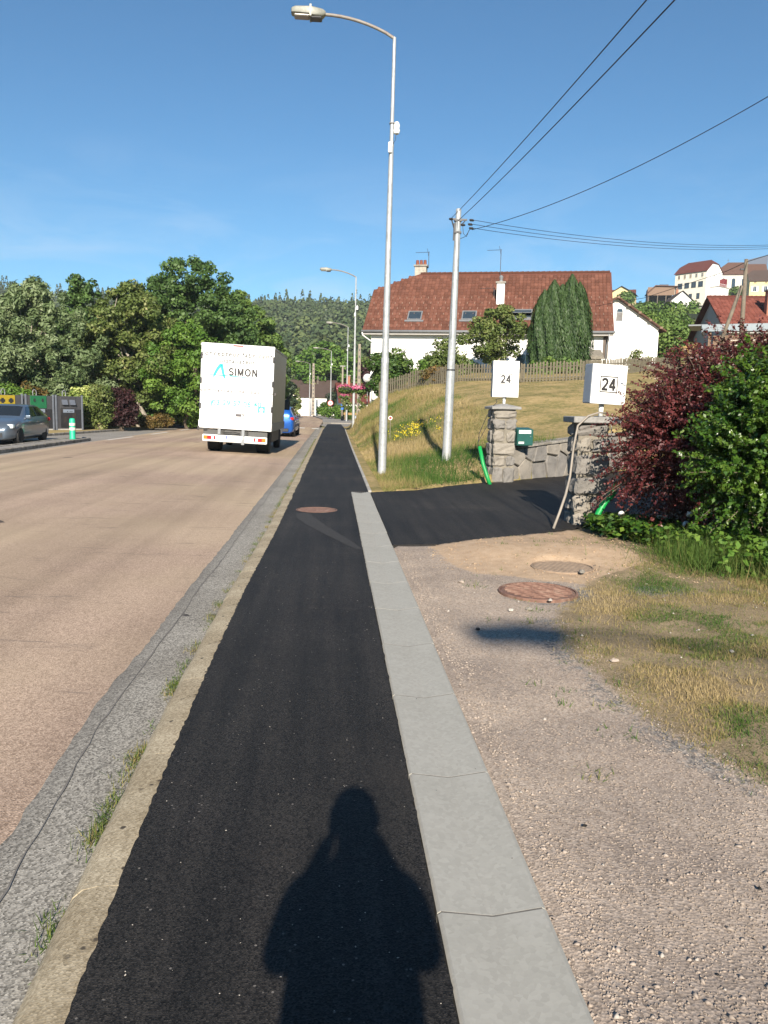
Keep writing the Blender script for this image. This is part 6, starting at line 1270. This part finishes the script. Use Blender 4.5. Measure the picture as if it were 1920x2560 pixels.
# bushes on the slope right
for (x, y, z0, rx, h, l) in ((29.5, 74, 6.2, 3.6, 5.2, 'dense green hedge bush on the slope beside the white barn'), (35.5, 86, 8, 3.8, 4.8, 'green thicket on the slope left of the red tiled roof'), (40, 110, 11, 5., 5.5, 'upper green thicket below the white cottage'), (31.5, 92, 9, 4., 4.6, 'thicket behind the white barn roof')):
    bush('slope_thicket', l, x, y, z0, rx, 2.2, h, 'leaf_mid', 9000, .2, 70, .9)
for (x, y, z0, rx, h, l) in ((86.0, 238, 32.8, 2.4, 4.6, 'round tree beside the tan house on the slope'), (84, 190, 23.2, 4., 5., 'bushes before the white cottage'), (93, 192, 24.2, 2.6, 4.5, 'shrub at the corner of the white cottage'), (147, 292, 43.5, 5., 4.6, 'bushes at the foot of the church'), (153, 285, 43.5, 4., 4., 'garden bushes beside the church wall'), (70, 175, 20, 8., 6., 'wide thicket on the slope under the retaining wall'), (140.5, 250, 39, 2., 3., 'small round tree beside the yellow house'), (60, 150, 16.5, 7, 6, 'lower thicket on the village slope')):
    bush('slope_thicket', l, x, y, z0, rx, 2.5, h, 'leaf_mid', 2600, .45, 40, 1.1)
# far hedge and trees at the bend
bush('trimmed_hedge', 'clipped box-shaped hedge beside the white shed', 1.6, 97, .05, 3.4, .8, 1.75, 'leaf_lime', 9000, .13, 110, .42, cat='hedge')
bush('trimmed_hedge', 'short dark end of the clipped hedge nearest the shed wall', -1.2, 108, .05, 1.0, .8, 2.0, 'leaf_privet', 3500, .14, 40, .4, cat='hedge')
tree('round_maple', 'broad bright green tree behind the low white shed', -1.6, 158, 1.0, 13.2, 6.0, 4.5, 3.6, 'leaf_lime', 14000, .38, 110, 'bark', .35, None, cr=1.4)
tree('orchard_tree', 'yellowish green tree right of the broad bright one', 6.5, 160, 1.2, 10.5, 4.4, 4, 1.5, 'leaf_olive', 9000, .38, 80, 'bark', .3, None, cr=1.3)
tree('copper_beech', 'dark purple beech beside the white house gable', 5.4, 92, .8, 9.0, 1.9, 2.2, 1.4, 'leaf_purple', 14000, .2, 80, 'bark', .2, None, cr=.8)
bush('far_garden_shrub', 'yellowish shrub over the brown shed roof', -3.6, 140, .5, 3.4, 1.8, 5.2, 'leaf_olive', 4500, .26, 50, .8)
bush('far_garden_shrub', 'dark conifer bush beside the far street lamp', .3, 112, .3, 1.3, 1.3, 3.9, 'leaf_conifer', 3500, .2, 40, .5)

# ------------------------------------------------------------------ forested hill (one mass)
n = 7000; ang = np.where(rng.random(n) < .72, rng.uniform(-.21, .11, n), rng.uniform(-.62, .12, n)); r_ = np.sqrt(rng.uniform(165 ** 2, 640 ** 2, n))
ok = (ang > -.21) | (r_ > 480); ang, r_ = ang[ok], r_[ok]; n = len(r_); X = np.sin(ang) * r_; Y = np.cos(ang) * r_
ok = ~((np.abs(X - pC[0]) < 15) & (np.abs(Y - 332) < 30)) & ~((np.abs(X - pD[0]) < 6) & (np.abs(Y - 540) < 30)) & ~((X > 20) & (Y < 330)) & (Y > 160)
X, Y = X[ok], Y[ok]; Z = ground_z(X, Y); n = len(X); con = rng.random(n) < np.clip(-.05 + .55 * (Y - 250) / 350 + (fbm(X, Y, 60, 77) - .5) * 1.0, 0, .8)
Hh = np.where(con, rng.uniform(11, 18, n), rng.uniform(8, 13, n)); Rr = np.where(con, Hh * .17, Hh * .36)
m = 88; U = np.tile(rng.random((1, m)) ** .9, (n, 1)) * .0 + rng.random((n, m)); A = rng.random((n, m)) * 2 * np.pi
rc = np.where(con[:, None], (1 - U) * 1.25 + .05, np.sqrt(np.clip(1 - (U * 2 - .95) ** 2, .03, 1))) * Rr[:, None] * (.75 + .4 * rng.random((n, m)))
C = np.stack([X[:, None] + np.cos(A) * rc, Y[:, None] + np.sin(A) * rc, Z[:, None] + (.08 + .92 * U) * Hh[:, None]], -1).reshape(-1, 3)
nr = np.stack([np.cos(A), np.sin(A), np.where(con[:, None], .35, (U - .45) * 2)], -1).reshape(-1, 3) + .28 * unit(n * m); nr /= np.linalg.norm(nr, axis=1)[:, None]
v, f = cards(C, nr, np.repeat(np.where(con, 1.0, 1.15), m) * (.6 + .7 * rng.random(n * m)), 1.3)
tq = np.where(con, rng.random(n) * .30, .18 + .58 * rng.random(n) ** 1.3) ; q = np.clip(np.repeat(tq, m) + .14 * (rng.random(n * m) - .5), 0, 1)
tag(npmesh('hill_forest', v, f, 'leaf_hill', None, q), 'mixed forest covering the hillside at the end of the road', 'forest', kind='stuff')

# ------------------------------------------------------------------ berberis, evergreen bush and ground cover on the right
def spray(centre, n_tw, length, leafn, leaf, dirs, sag=.5, start=.15):
    c = np.asarray(centre); d = dirs; t_ = np.linspace(0, 1, 9); P = []
    L = length * (.55 + .6 * rng.random(n_tw)); st = c + d * (start * rng.random(n_tw))[:, None] + rng.normal(0, .12, (n_tw, 3))
    return st, d, L
def twig_shrub(name, label, base, boxes, n_tw, leafn, leaf, mat, cat='shrub', sag=.35, asp=1.5, tl=.8):
    """arching twigs that start on ellipsoids (cx,cy,cz,rx,ry,rz,weight) and run outward, leaves along each"""
    t = thing(name, label, cat, base); B = np.array(base); V_s, F_s, Q_s = [], [], []; k = 0; tb = MB()
    for (cx, cy, cz, rx, ry, rz, wgt) in boxes:
        m = int(n_tw * wgt); d = unit(m); d[:, 2] = d[:, 2] * .8 + .12; d /= np.linalg.norm(d, axis=1)[:, None]
        s0 = rng.random(m) ** .4 * .95; st = np.stack([cx + d[:, 0] * rx * s0, cy + d[:, 1] * ry * s0, cz + d[:, 2] * rz * s0], 1); L = tl * (.35 + .8 * rng.random(m))
        dd = d + .35 * unit(m); dd /= np.linalg.norm(dd, axis=1)[:, None]; u = rng.random((m, leafn)) ** .8
        c = st[:, None, :] + dd[:, None, :] * (L[:, None] * u)[..., None]; c[..., 2] -= sag * (L[:, None] * u) ** 2 * 1.1
        c = c.reshape(-1, 3) + rng.normal(0, leaf * .55, (m * leafn, 3)); c[:, 2] = np.maximum(c[:, 2], .03); nr = unit(len(c)) + np.array([0, 0, .5]) + .5 * np.repeat(d, leafn, 0); nr /= np.linalg.norm(nr, axis=1)[:, None]
        v, f = cards(c - B, nr, leaf * (.6 + .8 * rng.random(len(c))), asp); V_s.append(v); F_s.append(f + k); k += len(v)
        Q_s.append(np.clip(np.repeat(.15 + .55 * rng.random(m), leafn) + .3 * u.ravel() * rng.random(len(c)) + .25 * (rng.random(len(c)) - .4), 0, 1))
        for i in range(0, m, 5):
            pts = [st[i] + dd[i] * L[i] * s - np.array([0, 0, sag * (L[i] * s) ** 2 * 1.1]) - B for s in (0, .35, .7, .95)]; pts = [(p[0], p[1], max(p[2], .02)) for p in pts]; tb.tube(pts, [.006, .005, .004, .002], 4, cap=False)
    npmesh('foliage', np.concatenate(V_s), np.concatenate(F_s), mat, t, np.concatenate(Q_s)); tb.build('twigs', 'bark', t)['kind'] = 'stuff'
    b = MB()
    for i in range(7): bx_ = boxes[i % len(boxes)]; taper_limb(b, (random.uniform(-.15, .15), random.uniform(-.15, .15), -.1), (bx_[0] - base[0] + random.uniform(-.3, .3), bx_[1] - base[1] + random.uniform(-.3, .3), bx_[2]), .03, .01)
    b.build('stems', 'bark', t); return t
twig_shrub('barberry_shrub', 'dark red barberry shrub arching over the near gate pillar', (4.5, 9.9, 0), [(4.25, 9.75, 1.05, .52, .5, .70, .34), (4.88, 10.1, 1.65, .75, .6, .62, .30), (4.38, 9.8, 1.32, .42, .5, .5, .22), (5.4, 10.2, 2.0, .8, .5, .5, .26), (4.55, 9.1, .75, .45, .45, .5, .14)], 1900, 48, .0225, 'leaf_berberis', tl=.62)
twig_shrub('evergreen_shrub', 'glossy bright green shrub growing in front of the red barberry', (4.75, 8.0, 0), [(4.45, 8.1, 1.05, .55, .5, .80, .32), (4.95, 7.8, 1.40, .6, .6, .80, .30), (4.75, 8.3, 1.75, .55, .5, .45, .18), (5.25, 8.0, 2.1, .6, .5, .5, .18), (5.0, 7.2, .8, .5, .5, .6, .14)], 2500, 40, .028, 'leaf_bright', sag=.1, asp=1.7, tl=.36)
bz_ = lambda n, cx, cy, sx, sy: np.stack([rng.normal(cx, sx, n), rng.normal(cy, sy, n)], 1)
def ground_cover(name, label, P, h, leaf, mat, per=6, cat='plant'):
    n = len(P); z = verge_z(P[:, 0], P[:, 1]); c = np.repeat(np.stack([P[:, 0], P[:, 1], z], 1), per, 0); c += rng.normal(0, leaf * .8, c.shape); c[:, 2] = np.repeat(z, per) + .01 + h * rng.random(len(c)) ** .8
    nr = unit(len(c)) * .7 + np.array([0, -.2, .9]); nr /= np.linalg.norm(nr, axis=1)[:, None]; v, f = cards(c, nr, leaf * (.6 + .8 * rng.random(len(c))), 1.5); return tag(npmesh(name, v, f, mat, None, rng.random(len(f))), label, cat, kind='stuff')
P = np.concatenate([bz_(420, 3.75, 9.65, .25, .25), bz_(380, 4.1, 9.1, .3, .25), bz_(220, 3.7, 10.05, .2, .2)]); ground_cover('ivy_cover', 'mat of fresh green ivy and bindweed leaves below the barberry', P[P[:, 0] > 3.32], .22, .055, 'leaf_bright')
P = np.concatenate([bz_(200, 4.2, 8.2, .22, .25), bz_(160, 4.5, 7.5, .3, .3)]); ground_cover('weed_patch', 'patch of light green weeds in front of the evergreen shrub', P, .30, .05, 'leaf_lime')
fl = thing('bindweed_flowers', 'few white bindweed trumpets under the barberry shrub', 'flower', (4.3, 9.0, .0)); 
for k, (x, y, z) in enumerate(((.25, -.3, .50), (.27, -.32, .40), (-.25, -.12, .30), (-.8, .45, .34), (-.2, -.1, .42), (1.0, .4, 1.75))):
    b = MB(); b.lathe([(.006, -.03), (.012, 0), (.035, .03), (.04, .032)], 9, Matrix.Translation((x, y, z)) @ Matrix.Rotation(R(75 + 10 * k), 4, 'X')); b.build('flower', 'white_paint', fl, smooth=True)

# ------------------------------------------------------------------ grass
def grass(name, label, P3, h, wd, rnd, mat='grass_dry', lean=.5):
    v, f = grass_blades(P3, h, wd, lean); return tag(npmesh(name, v, f, mat, None, np.clip(rnd, 0, 1)), label, 'grass', kind='stuff')
# long grass on the bank
n = 90000; X = .95 + 11.5 * rng.random(n) ** 1.7; Y = 14.6 + 34 * rng.random(n) ** 1.25; Z = bank_z(X, Y)
dr = fbm(X, Y, 2.6, 51); gr_near = np.exp(-((X - 2.7) / 1.5) ** 2 - ((Y - 18.3) / 2.6) ** 2) * .8 + np.exp(-((X - 2.6 - .02 * (Y - 20)) / .9) ** 2) * .35 * (Y < 44); lawn = sstep(4.6, 6.0, X + .0 * Y) * (Y > 18.8)
ok = (Z > -.05) & (rng.random(n) < np.where(X < 1.5, .35 + .65 * (dr > .45), 1)) & (rng.random(n) > lawn * .72) & ~inpoly(X, Y, DRIVE); hh = np.where(lawn > .5, .05, .10 + .20 * fbm(X, Y, 1.2, 61)) * np.interp(X, [1.0, 1.6], [.4, 1.])
X, Y, Z, hh = X[ok], Y[ok], Z[ok], hh[ok]; q = .63 - gr_near[ok] * .75 + (dr[ok] - .5) * 1.5 + rng.normal(0, .13, len(X)) - .12 * (Y < 22)
grass('bank_grass', 'long dry and green grass covering the roadside bank', np.stack([X, Y, Z - .01], 1), hh, np.interp(Y, [15, 48], [.010, .022]), q, lean=.7)
# thin turf on the verge
n = 270000; Y = 2.3 + 6.2 * rng.random(n) ** 1.1; X = 1.2 + np.where(rng.random(n) < .8, (.62 * Y - .6) * rng.random(n), 5.2 * rng.random(n)); gl = np.interp(Y, [2, 2.9, 3.3, 3.9, 5.0, 5.7, 6.6, 7.3, 8.5], [2.3, 1.9, 1.8, 1.62, 1.55, 1.66, 2.02, 2.5, 3.3]); pn = fbm(X, Y, .5, 71)
ok = (rng.random(n) < sstep(-.15, .5, X - gl) * np.where(pn > .46, 1, .2)) & (np.hypot(X - 1.79, Y - 6.69) > .36) & (np.hypot(X - 2.3, Y - 7.72) > .32); X, Y, pn = X[ok], Y[ok], pn[ok]
q = .54 + (fbm(X, Y, .7, 81) - .5) * 2.0 + rng.normal(0, .18, len(X)) - .35 * sstep(3.6, 4.6, X) * (Y > 6.2); grass('verge_grass', 'sparse yellowing turf on the verge beside the gravel', np.stack([X, Y, verge_z(X, Y) - .004], 1), (.016 + .030 * fbm(X, Y, .3, 91) + .035 * sstep(3.2, 4.5, X)), .0052, q, lean=1.15)
# tall tufts right below the shrub
n = 4500; X = rng.normal(3.95, .28, n); Y = rng.normal(7.9, .3, n); q = .18 + rng.normal(0, .12, n); grass('tall_grass', 'tall fine green grass clump at the foot of the evergreen shrub', np.stack([X, Y, verge_z(X, Y)], 1), .26, .006, q, lean=.8)
n = 3000; X = rng.normal(4.6, .3, n); Y = rng.normal(6.9, .3, n); q = .3 + rng.normal(0, .15, n); grass('tall_grass', 'tall loose grass at the right end of the verge', np.stack([X, Y, verge_z(X, Y)], 1), .28, .006, q, lean=.9)
# weeds in the gutter along the kerb
tuf = []
y = 2.3
while y < 40:
    tuf.append((y, .35 + .65 * random.random())); y += random.choice([.10, .16, .3, .5]) if y < 12 else .22
X, Y, Q, Hh_ = [], [], [], []
for y, s in tuf:
    k = int(70 * s); X += list(rng.normal(-.878 + float(koff(y)), .015 + .015 * s, k)); Y += list(rng.normal(y, .055, k)); Q += list(np.clip(rng.normal(random.choice([.25, .4, .62]), .12, k), 0, 1)); Hh_ += [.034 * s + .010] * k
X, Y = np.array(X), np.array(Y); grass('gutter_weeds', 'little grass tufts growing along the foot of the kerb', np.stack([X, Y, np.full(len(X), -.103)], 1), np.array(Hh_), .0045, np.array(Q), lean=1.0)
for (yy, s) in ((2.95, 1.), (3.15, .8), (3.62, .6), (4.6, .5)):
    k = 160; X = rng.normal(-.88 + float(koff(yy)), .028, k); Y = rng.normal(yy, .07, k); grass('kerb_tuft', f'grass tuft in the gutter at the kerb foot', np.stack([X, Y, np.full(k, -.103)], 1), .032 * s + .012, .0045, np.clip(rng.normal(.3, .15, k), 0, 1), lean=1.0)
# small weeds on the soil heap
X, Y, Q, Hh_ = [], [], [], []
for _ in range(75):
    cx, cy = (random.uniform(1.3, 3.4), random.uniform(7.4, 9.8)) if random.random() < .6 else (random.uniform(1.15, 1.9), random.uniform(3.2, 7.4)); k = int(4 + 26 * random.random() ** 2); sp_ = .012 + .0016 * k
    X += list(rng.normal(cx, sp_, k)); Y += list(rng.normal(cy, sp_, k)); Q += list(np.clip(rng.normal(random.choice([.05, .2, .35]), .1, k), 0, 1)); Hh_ += [random.uniform(.02, .05)] * k
X, Y = np.array(X), np.array(Y); ok = ~inpoly(X, Y, DRIVE) & (np.hypot(X - 1.79, Y - 6.69) > .34); grass('soil_weeds', 'small scattered weeds sprouting on sandy soil and gravel', np.stack([X, Y, verge_z(X, Y) - .003], 1)[ok], np.array(Hh_)[ok], .007, np.array(Q)[ok], lean=1.1)
# yellow flowers on the bank
P = np.stack([rng.normal(2.75, .35, 60), rng.normal(27.5, 1.2, 60)], 1); z = bank_z(P[:, 0], P[:, 1]) + .25; v, f = cards(np.repeat(np.stack([P[:, 0], P[:, 1], z], 1), 5, 0) + rng.normal(0, .05, (300, 3)), unit(300), .05, 1.); tag(npmesh('ragwort', v, f, 'petals_yellow', None, rng.random(300)), 'yellow wild flowers in the bank grass', 'flowers', kind='stuff')
# ------------------------------------------------------------------ loose gravel, stones, clods
def stones(name, label, P3, size, mats):
    base = np.array([(1, 0, 0), (0, 1, 0), (-1, 0, 0), (0, -1, 0), (0, 0, .75), (0, 0, -.5)], float); F6 = np.array([(0, 1, 4), (1, 2, 4), (2, 3, 4), (3, 0, 4), (1, 0, 5), (2, 1, 5), (3, 2, 5), (0, 3, 5)])
    n = len(P3); a = rng.random(n) * 6.28; s = np.asarray(size) * np.ones(n); sc = np.stack([s * (.7 + .6 * rng.random(n)), s * (.5 + .5 * rng.random(n)), s * (.4 + .4 * rng.random(n))], 1)
    v = base[None] * sc[:, None, :] * (1 + .35 * rng.normal(size=(n, 6, 1)).clip(-1, 1)); ca, sa = np.cos(a)[:, None], np.sin(a)[:, None]; v = np.stack([v[..., 0] * ca - v[..., 1] * sa, v[..., 0] * sa + v[..., 1] * ca, v[..., 2]], -1) + P3[:, None, :]
    f = (F6[None] + (np.arange(n) * 6)[:, None, None]).reshape(-1, 3); return tag(npmesh(name, v.reshape(-1, 3), f, mats), label, 'gravel', kind='stuff')
def scat(n, x0, x1, y0, y1, pw=1.5): X = x0 + (x1 - x0) * rng.random(n); Y = y0 + (y1 - y0) * rng.random(n) ** pw; return X, Y
X, Y = scat(26000, .72, 2.3, 1.5, 8.6); k = X < np.interp(Y, [1, 3, 4, 5.5, 8], [2.4, 1.95, 1.7, 1.8, 1.5]); X, Y = X[k], Y[k]; stones('loose_gravel', 'mid-brown chippings scattered over the gravel verge', np.stack([X, Y, verge_z(X, Y) + .001], 1), .0035 + .004 * rng.random(len(X)) ** 2, 'gravel_mid')
X, Y = scat(4200, .72, 2.3, 1.5, 8.6); X = np.where(rng.random(len(X)) < .45, .70 + .16 * rng.random(len(X)) ** 1.5, X); k = X < np.interp(Y, [1, 3, 4, 5.5, 8], [2.4, 1.95, 1.7, 1.8, 1.5]); X, Y = X[k], Y[k]; stones('pale_gravel', 'pale pinkish stones strewn along the edge of the concrete channel', np.stack([X, Y, verge_z(X, Y) + .002], 1), .004 + .009 * rng.random(len(X)) ** 3, 'gravel_pale')
X, Y = scat(260, .75, 4.2, 1.6, 8.8); stones('white_pebbles', 'bright pebbles dotted over gravel and turf', np.stack([X, Y, verge_z(X, Y) + .004], 1), .006 + .012 * rng.random(len(X)) ** 3, 'pebble_white')
X, Y = scat(70, .4, 2.0, 1.7, 4.5); stones('tar_crumbs', 'black asphalt crumbs dropped on channel and gravel', np.stack([X, Y, np.where(X > .69, verge_z(X, Y), .002) + .003], 1), .003 + .005 * rng.random(len(X)) ** 2, 'clod_black')
X, Y = scat(160, -.65, .32, 1.6, 8); stones('pavement_grit', 'pale grit on the new black pavement', np.stack([X, Y, np.full(len(X), .007)], 1), .002 + .0025 * rng.random(len(X)) ** 2, 'pebble_white')
def rock(label, px, py, s, mat, z=0.):
    g = gp(px, py, z); b = MB(); b.lathe([(s * .5, -s * .3), (s, 0), (s * .8, s * .4), (s * .3, s * .6)], 7); o = b.build('stone', mat, None, jitter=s * .18, smooth=False); o.location = g; o.rotation_euler = (0, 0, random.random() * 6); o.scale = (1, .7, .8); return tag(o, label, 'stone')
X, Y = scat(2600, 1.0, 3.6, 7.0, 9.9, 1.); k = ~inpoly(X, Y, DRIVE) & (Y > 7.55 - .55 * (X - 1.25)); X, Y = X[k], Y[k]; plain('soil_clod', (.36, .26, .17), .95, var=.3, scale=5); stones('soil_clods', 'small clods and grit on the sandy soil heap', np.stack([X, Y, verge_z(X, Y) + .002], 1), .004 + .013 * rng.random(len(X)) ** 4, 'soil_clod')
rock('dark round clod at the tip of the lamp shadow', 1195, 1573, .022, 'clod_black'); rock('pale stone on the lower rim of the rusty manhole', 1376, 1501, .03, 'pebble_white', .01); rock('pinkish stone on the half buried manhole', 1455, 1430, .045, 'rock_warm', .03)
rock('brick-coloured fragment below the rusty manhole', 1323, 1522, .03, 'rock_warm'); rock('pale chip left of the brick fragment', 1278, 1525, .028, 'pebble_white'); rock('pale stone lying in the sparse turf', 1537, 1652, .03, 'gravel_pale'); rock('white scrap far out in the dry turf', 1829, 1629, .02, 'pebble_white')
rock('stone at the edge of the sandy heap', 1153, 1455, .035, 'gravel_pale'); rock('black tar lump on the gravel verge', 1462, 2065, .010, 'clod_black'); rock('black tar lump at the right of the gravel', 1900, 2222, .010, 'clod_black'); rock('pale stone on the grass bank foot', 1340, 1196, .06, 'pebble_white')
# ------------------------------------------------------------------ the photographer, standing behind the phone
pe = thing('person', 'person in dark jacket and jeans holding a phone in both hands', 'person', (0.0, -.36, .006))
def skinned(name, J, edges, mat, par, sub=2):
    me = bpy.data.meshes.new(name); me.from_pydata([p for p, r in J], edges, []); o = link(bpy.data.objects.new(name, me), par)
    o.modifiers.new('skin', 'SKIN'); sv = me.skin_vertices[0].data if me.skin_vertices else None
    if sv is None:
        bm = bmesh.new(); bm.from_mesh(me); bm.verts.layers.skin.verify(); bm.to_mesh(me); bm.free(); sv = me.skin_vertices[0].data
    for i, (p, r) in enumerate(J): sv[i].radius = r if isinstance(r, tuple) else (r, r)
    sv[0].use_root = True; s = o.modifiers.new('sub', 'SUBSURF'); s.levels = sub; s.render_levels = sub; me.materials.append(MATS[mat]); return o
J = [((0, 0, .93), (.20, .12)), ((0, .0, 1.08), (.205, .12)), ((0, -.01, 1.22), (.205, .12)), ((0, -.02, 1.36), (.165, .11)), ((0, -.01, 1.44), (.085, .08)), ((0, .0, 1.50), (.066, .065)),
     ((.0, .02, 1.55), (.065, .08)), ((0, .015, 1.61), (.088, .10)), ((0, .0, 1.665), (.078, .09)), ((0, -.005, 1.695), (.035, .045)),
     ((-.165, -.02, 1.375), .072), ((-.205, .0, 1.25), .056), ((-.215, .05, 1.18), .05), ((-.15, .19, 1.28), .035), ((-.075, .28, 1.40), .028),
     ((.165, -.02, 1.375), .072), ((.205, .0, 1.25), .056), ((.215, .05, 1.18), .05), ((.15, .19, 1.29), .035), ((.075, .28, 1.41), .028),
     ((-.095, .0, .86), .09), ((-.105, .02, .50), .062), ((-.11, -.02, .10), .042), ((-.115, .10, .05), .04), ((-.12, .16, .04), .03),
     ((.095, .0, .86), .09), ((.105, .02, .50), .062), ((.11, -.02, .10), .042), ((.115, .10, .05), .04), ((.12, .16, .04), .03), ((-.09, -.02, 1.415), .075), ((.09, -.02, 1.415), .075)]
Ed = [(0, 1), (1, 2), (2, 3), (3, 4), (4, 5), (5, 6), (6, 7), (7, 8), (8, 9), (3, 30), (30, 10), (10, 11), (11, 12), (12, 13), (13, 14), (3, 31), (31, 15), (15, 16), (16, 17), (17, 18), (18, 19), (0, 20), (20, 21), (21, 22), (22, 23), (23, 24), (0, 25), (25, 26), (26, 27), (27, 28), (28, 29)]
bd = skinned('body', J, Ed, 'cloth_dark', pe)
hr = MB(); hr.lathe([(.02, 1.715), (.05, 1.71), (.078, 1.68), (.090, 1.63), (.088, 1.58), (.07, 1.56)], 14, Matrix.Translation((0, -.015, 0)) @ Matrix.Diagonal((1, 1.15, 1, 1))); hr.build('hair', 'hair', pe, smooth=True)
for s in (-1, 1):
    e = MB(); e.lathe([(.012, -.008), (.028, 0), (.012, .008)], 10, Matrix.Translation((s * .088, .0, 1.595)) @ Matrix.Rotation(R(90), 4, 'Y') @ Matrix.Diagonal((1.2, .7, 1, 1))); e.build('ear', 'skin', pe, smooth=True)
    e = MB(); e.lathe([(.001, -.011), (.011, 0), (.001, .011)], 8, Matrix.Translation((s * .03, .098, 1.61))); e.build('eye', 'white_paint', pe, smooth=True)
    # hand: palm and five fingers closing on the phone edge
    pm = MB(); pm.box(-.014, .014, -.045, .045, -.04, .04, Matrix.Translation((s * .072, .29, 1.43))); pm.build('palm', 'skin', pe, bevel=.012, seg=2)
    for k in range(4):
        z = 1.455 - k * .021; L = (.062, .07, .066, .052)[k]; f_ = MB(); f_.tube([(s * .075, .325, z), (s * .078, .355, z + .003), (s * (.078 - L * .35), .372, z + .004), (s * (.078 - L * .75), .368, z + .004)], [.0095, .009, .0085, .006], 7); f_.build('finger', 'skin', pe, smooth=True)
    f_ = MB(); f_.tube([(s * .066, .27, 1.41), (s * .055, .30, 1.44), (s * .038, .322, 1.465), (s * .025, .326, 1.48)], [.012, .011, .010, .007], 7); f_.build('thumb', 'skin', pe, smooth=True)
ns = MB(); ns.tube([(0, .10, 1.615), (0, .120, 1.58), (0, .10, 1.572)], [.008, .013, .009], 7); ns.build('nose', 'skin', pe, smooth=True)
mo = MB(); mo.tube([(-.022, .092, 1.545), (0, .100, 1.543), (.022, .092, 1.545)], [.004, .006, .004], 6); mo.build('mouth', 'skin', pe, smooth=True)
tag(MB().box(-.071, .071, -.004, .004, -.037, .037).build('mobile_phone', 'black_plastic', bevel=.003), 'black phone held level in both hands by the person', 'phone').location = (.0, -.022, 1.475)
# ------------------------------------------------------------------ thin summer haze in the valley air
hz = MB().box(-1900, 1900, -160, 3200, -2.0, 118).build('haze', 'white_paint'); hm = bpy.data.materials.new('haze_air'); hm.use_nodes = True; hn = hm.node_tree; hn.nodes.clear()
ho = hn.nodes.new('ShaderNodeOutputMaterial'); hv = hn.nodes.new('ShaderNodeVolumePrincipled'); hv.inputs['Color'].default_value = (.80, .88, 1., 1); hv.inputs['Density'].default_value = .00023; hv.inputs['Anisotropy'].default_value = 0.
hn.links.new(hv.outputs[0], ho.inputs['Volume']); hz.data.materials.clear(); hz.data.materials.append(hm); tag(hz, 'thin pale summer haze filling the valley air', 'haze', kind='stuff')
S.cycles.volume_bounces = 0
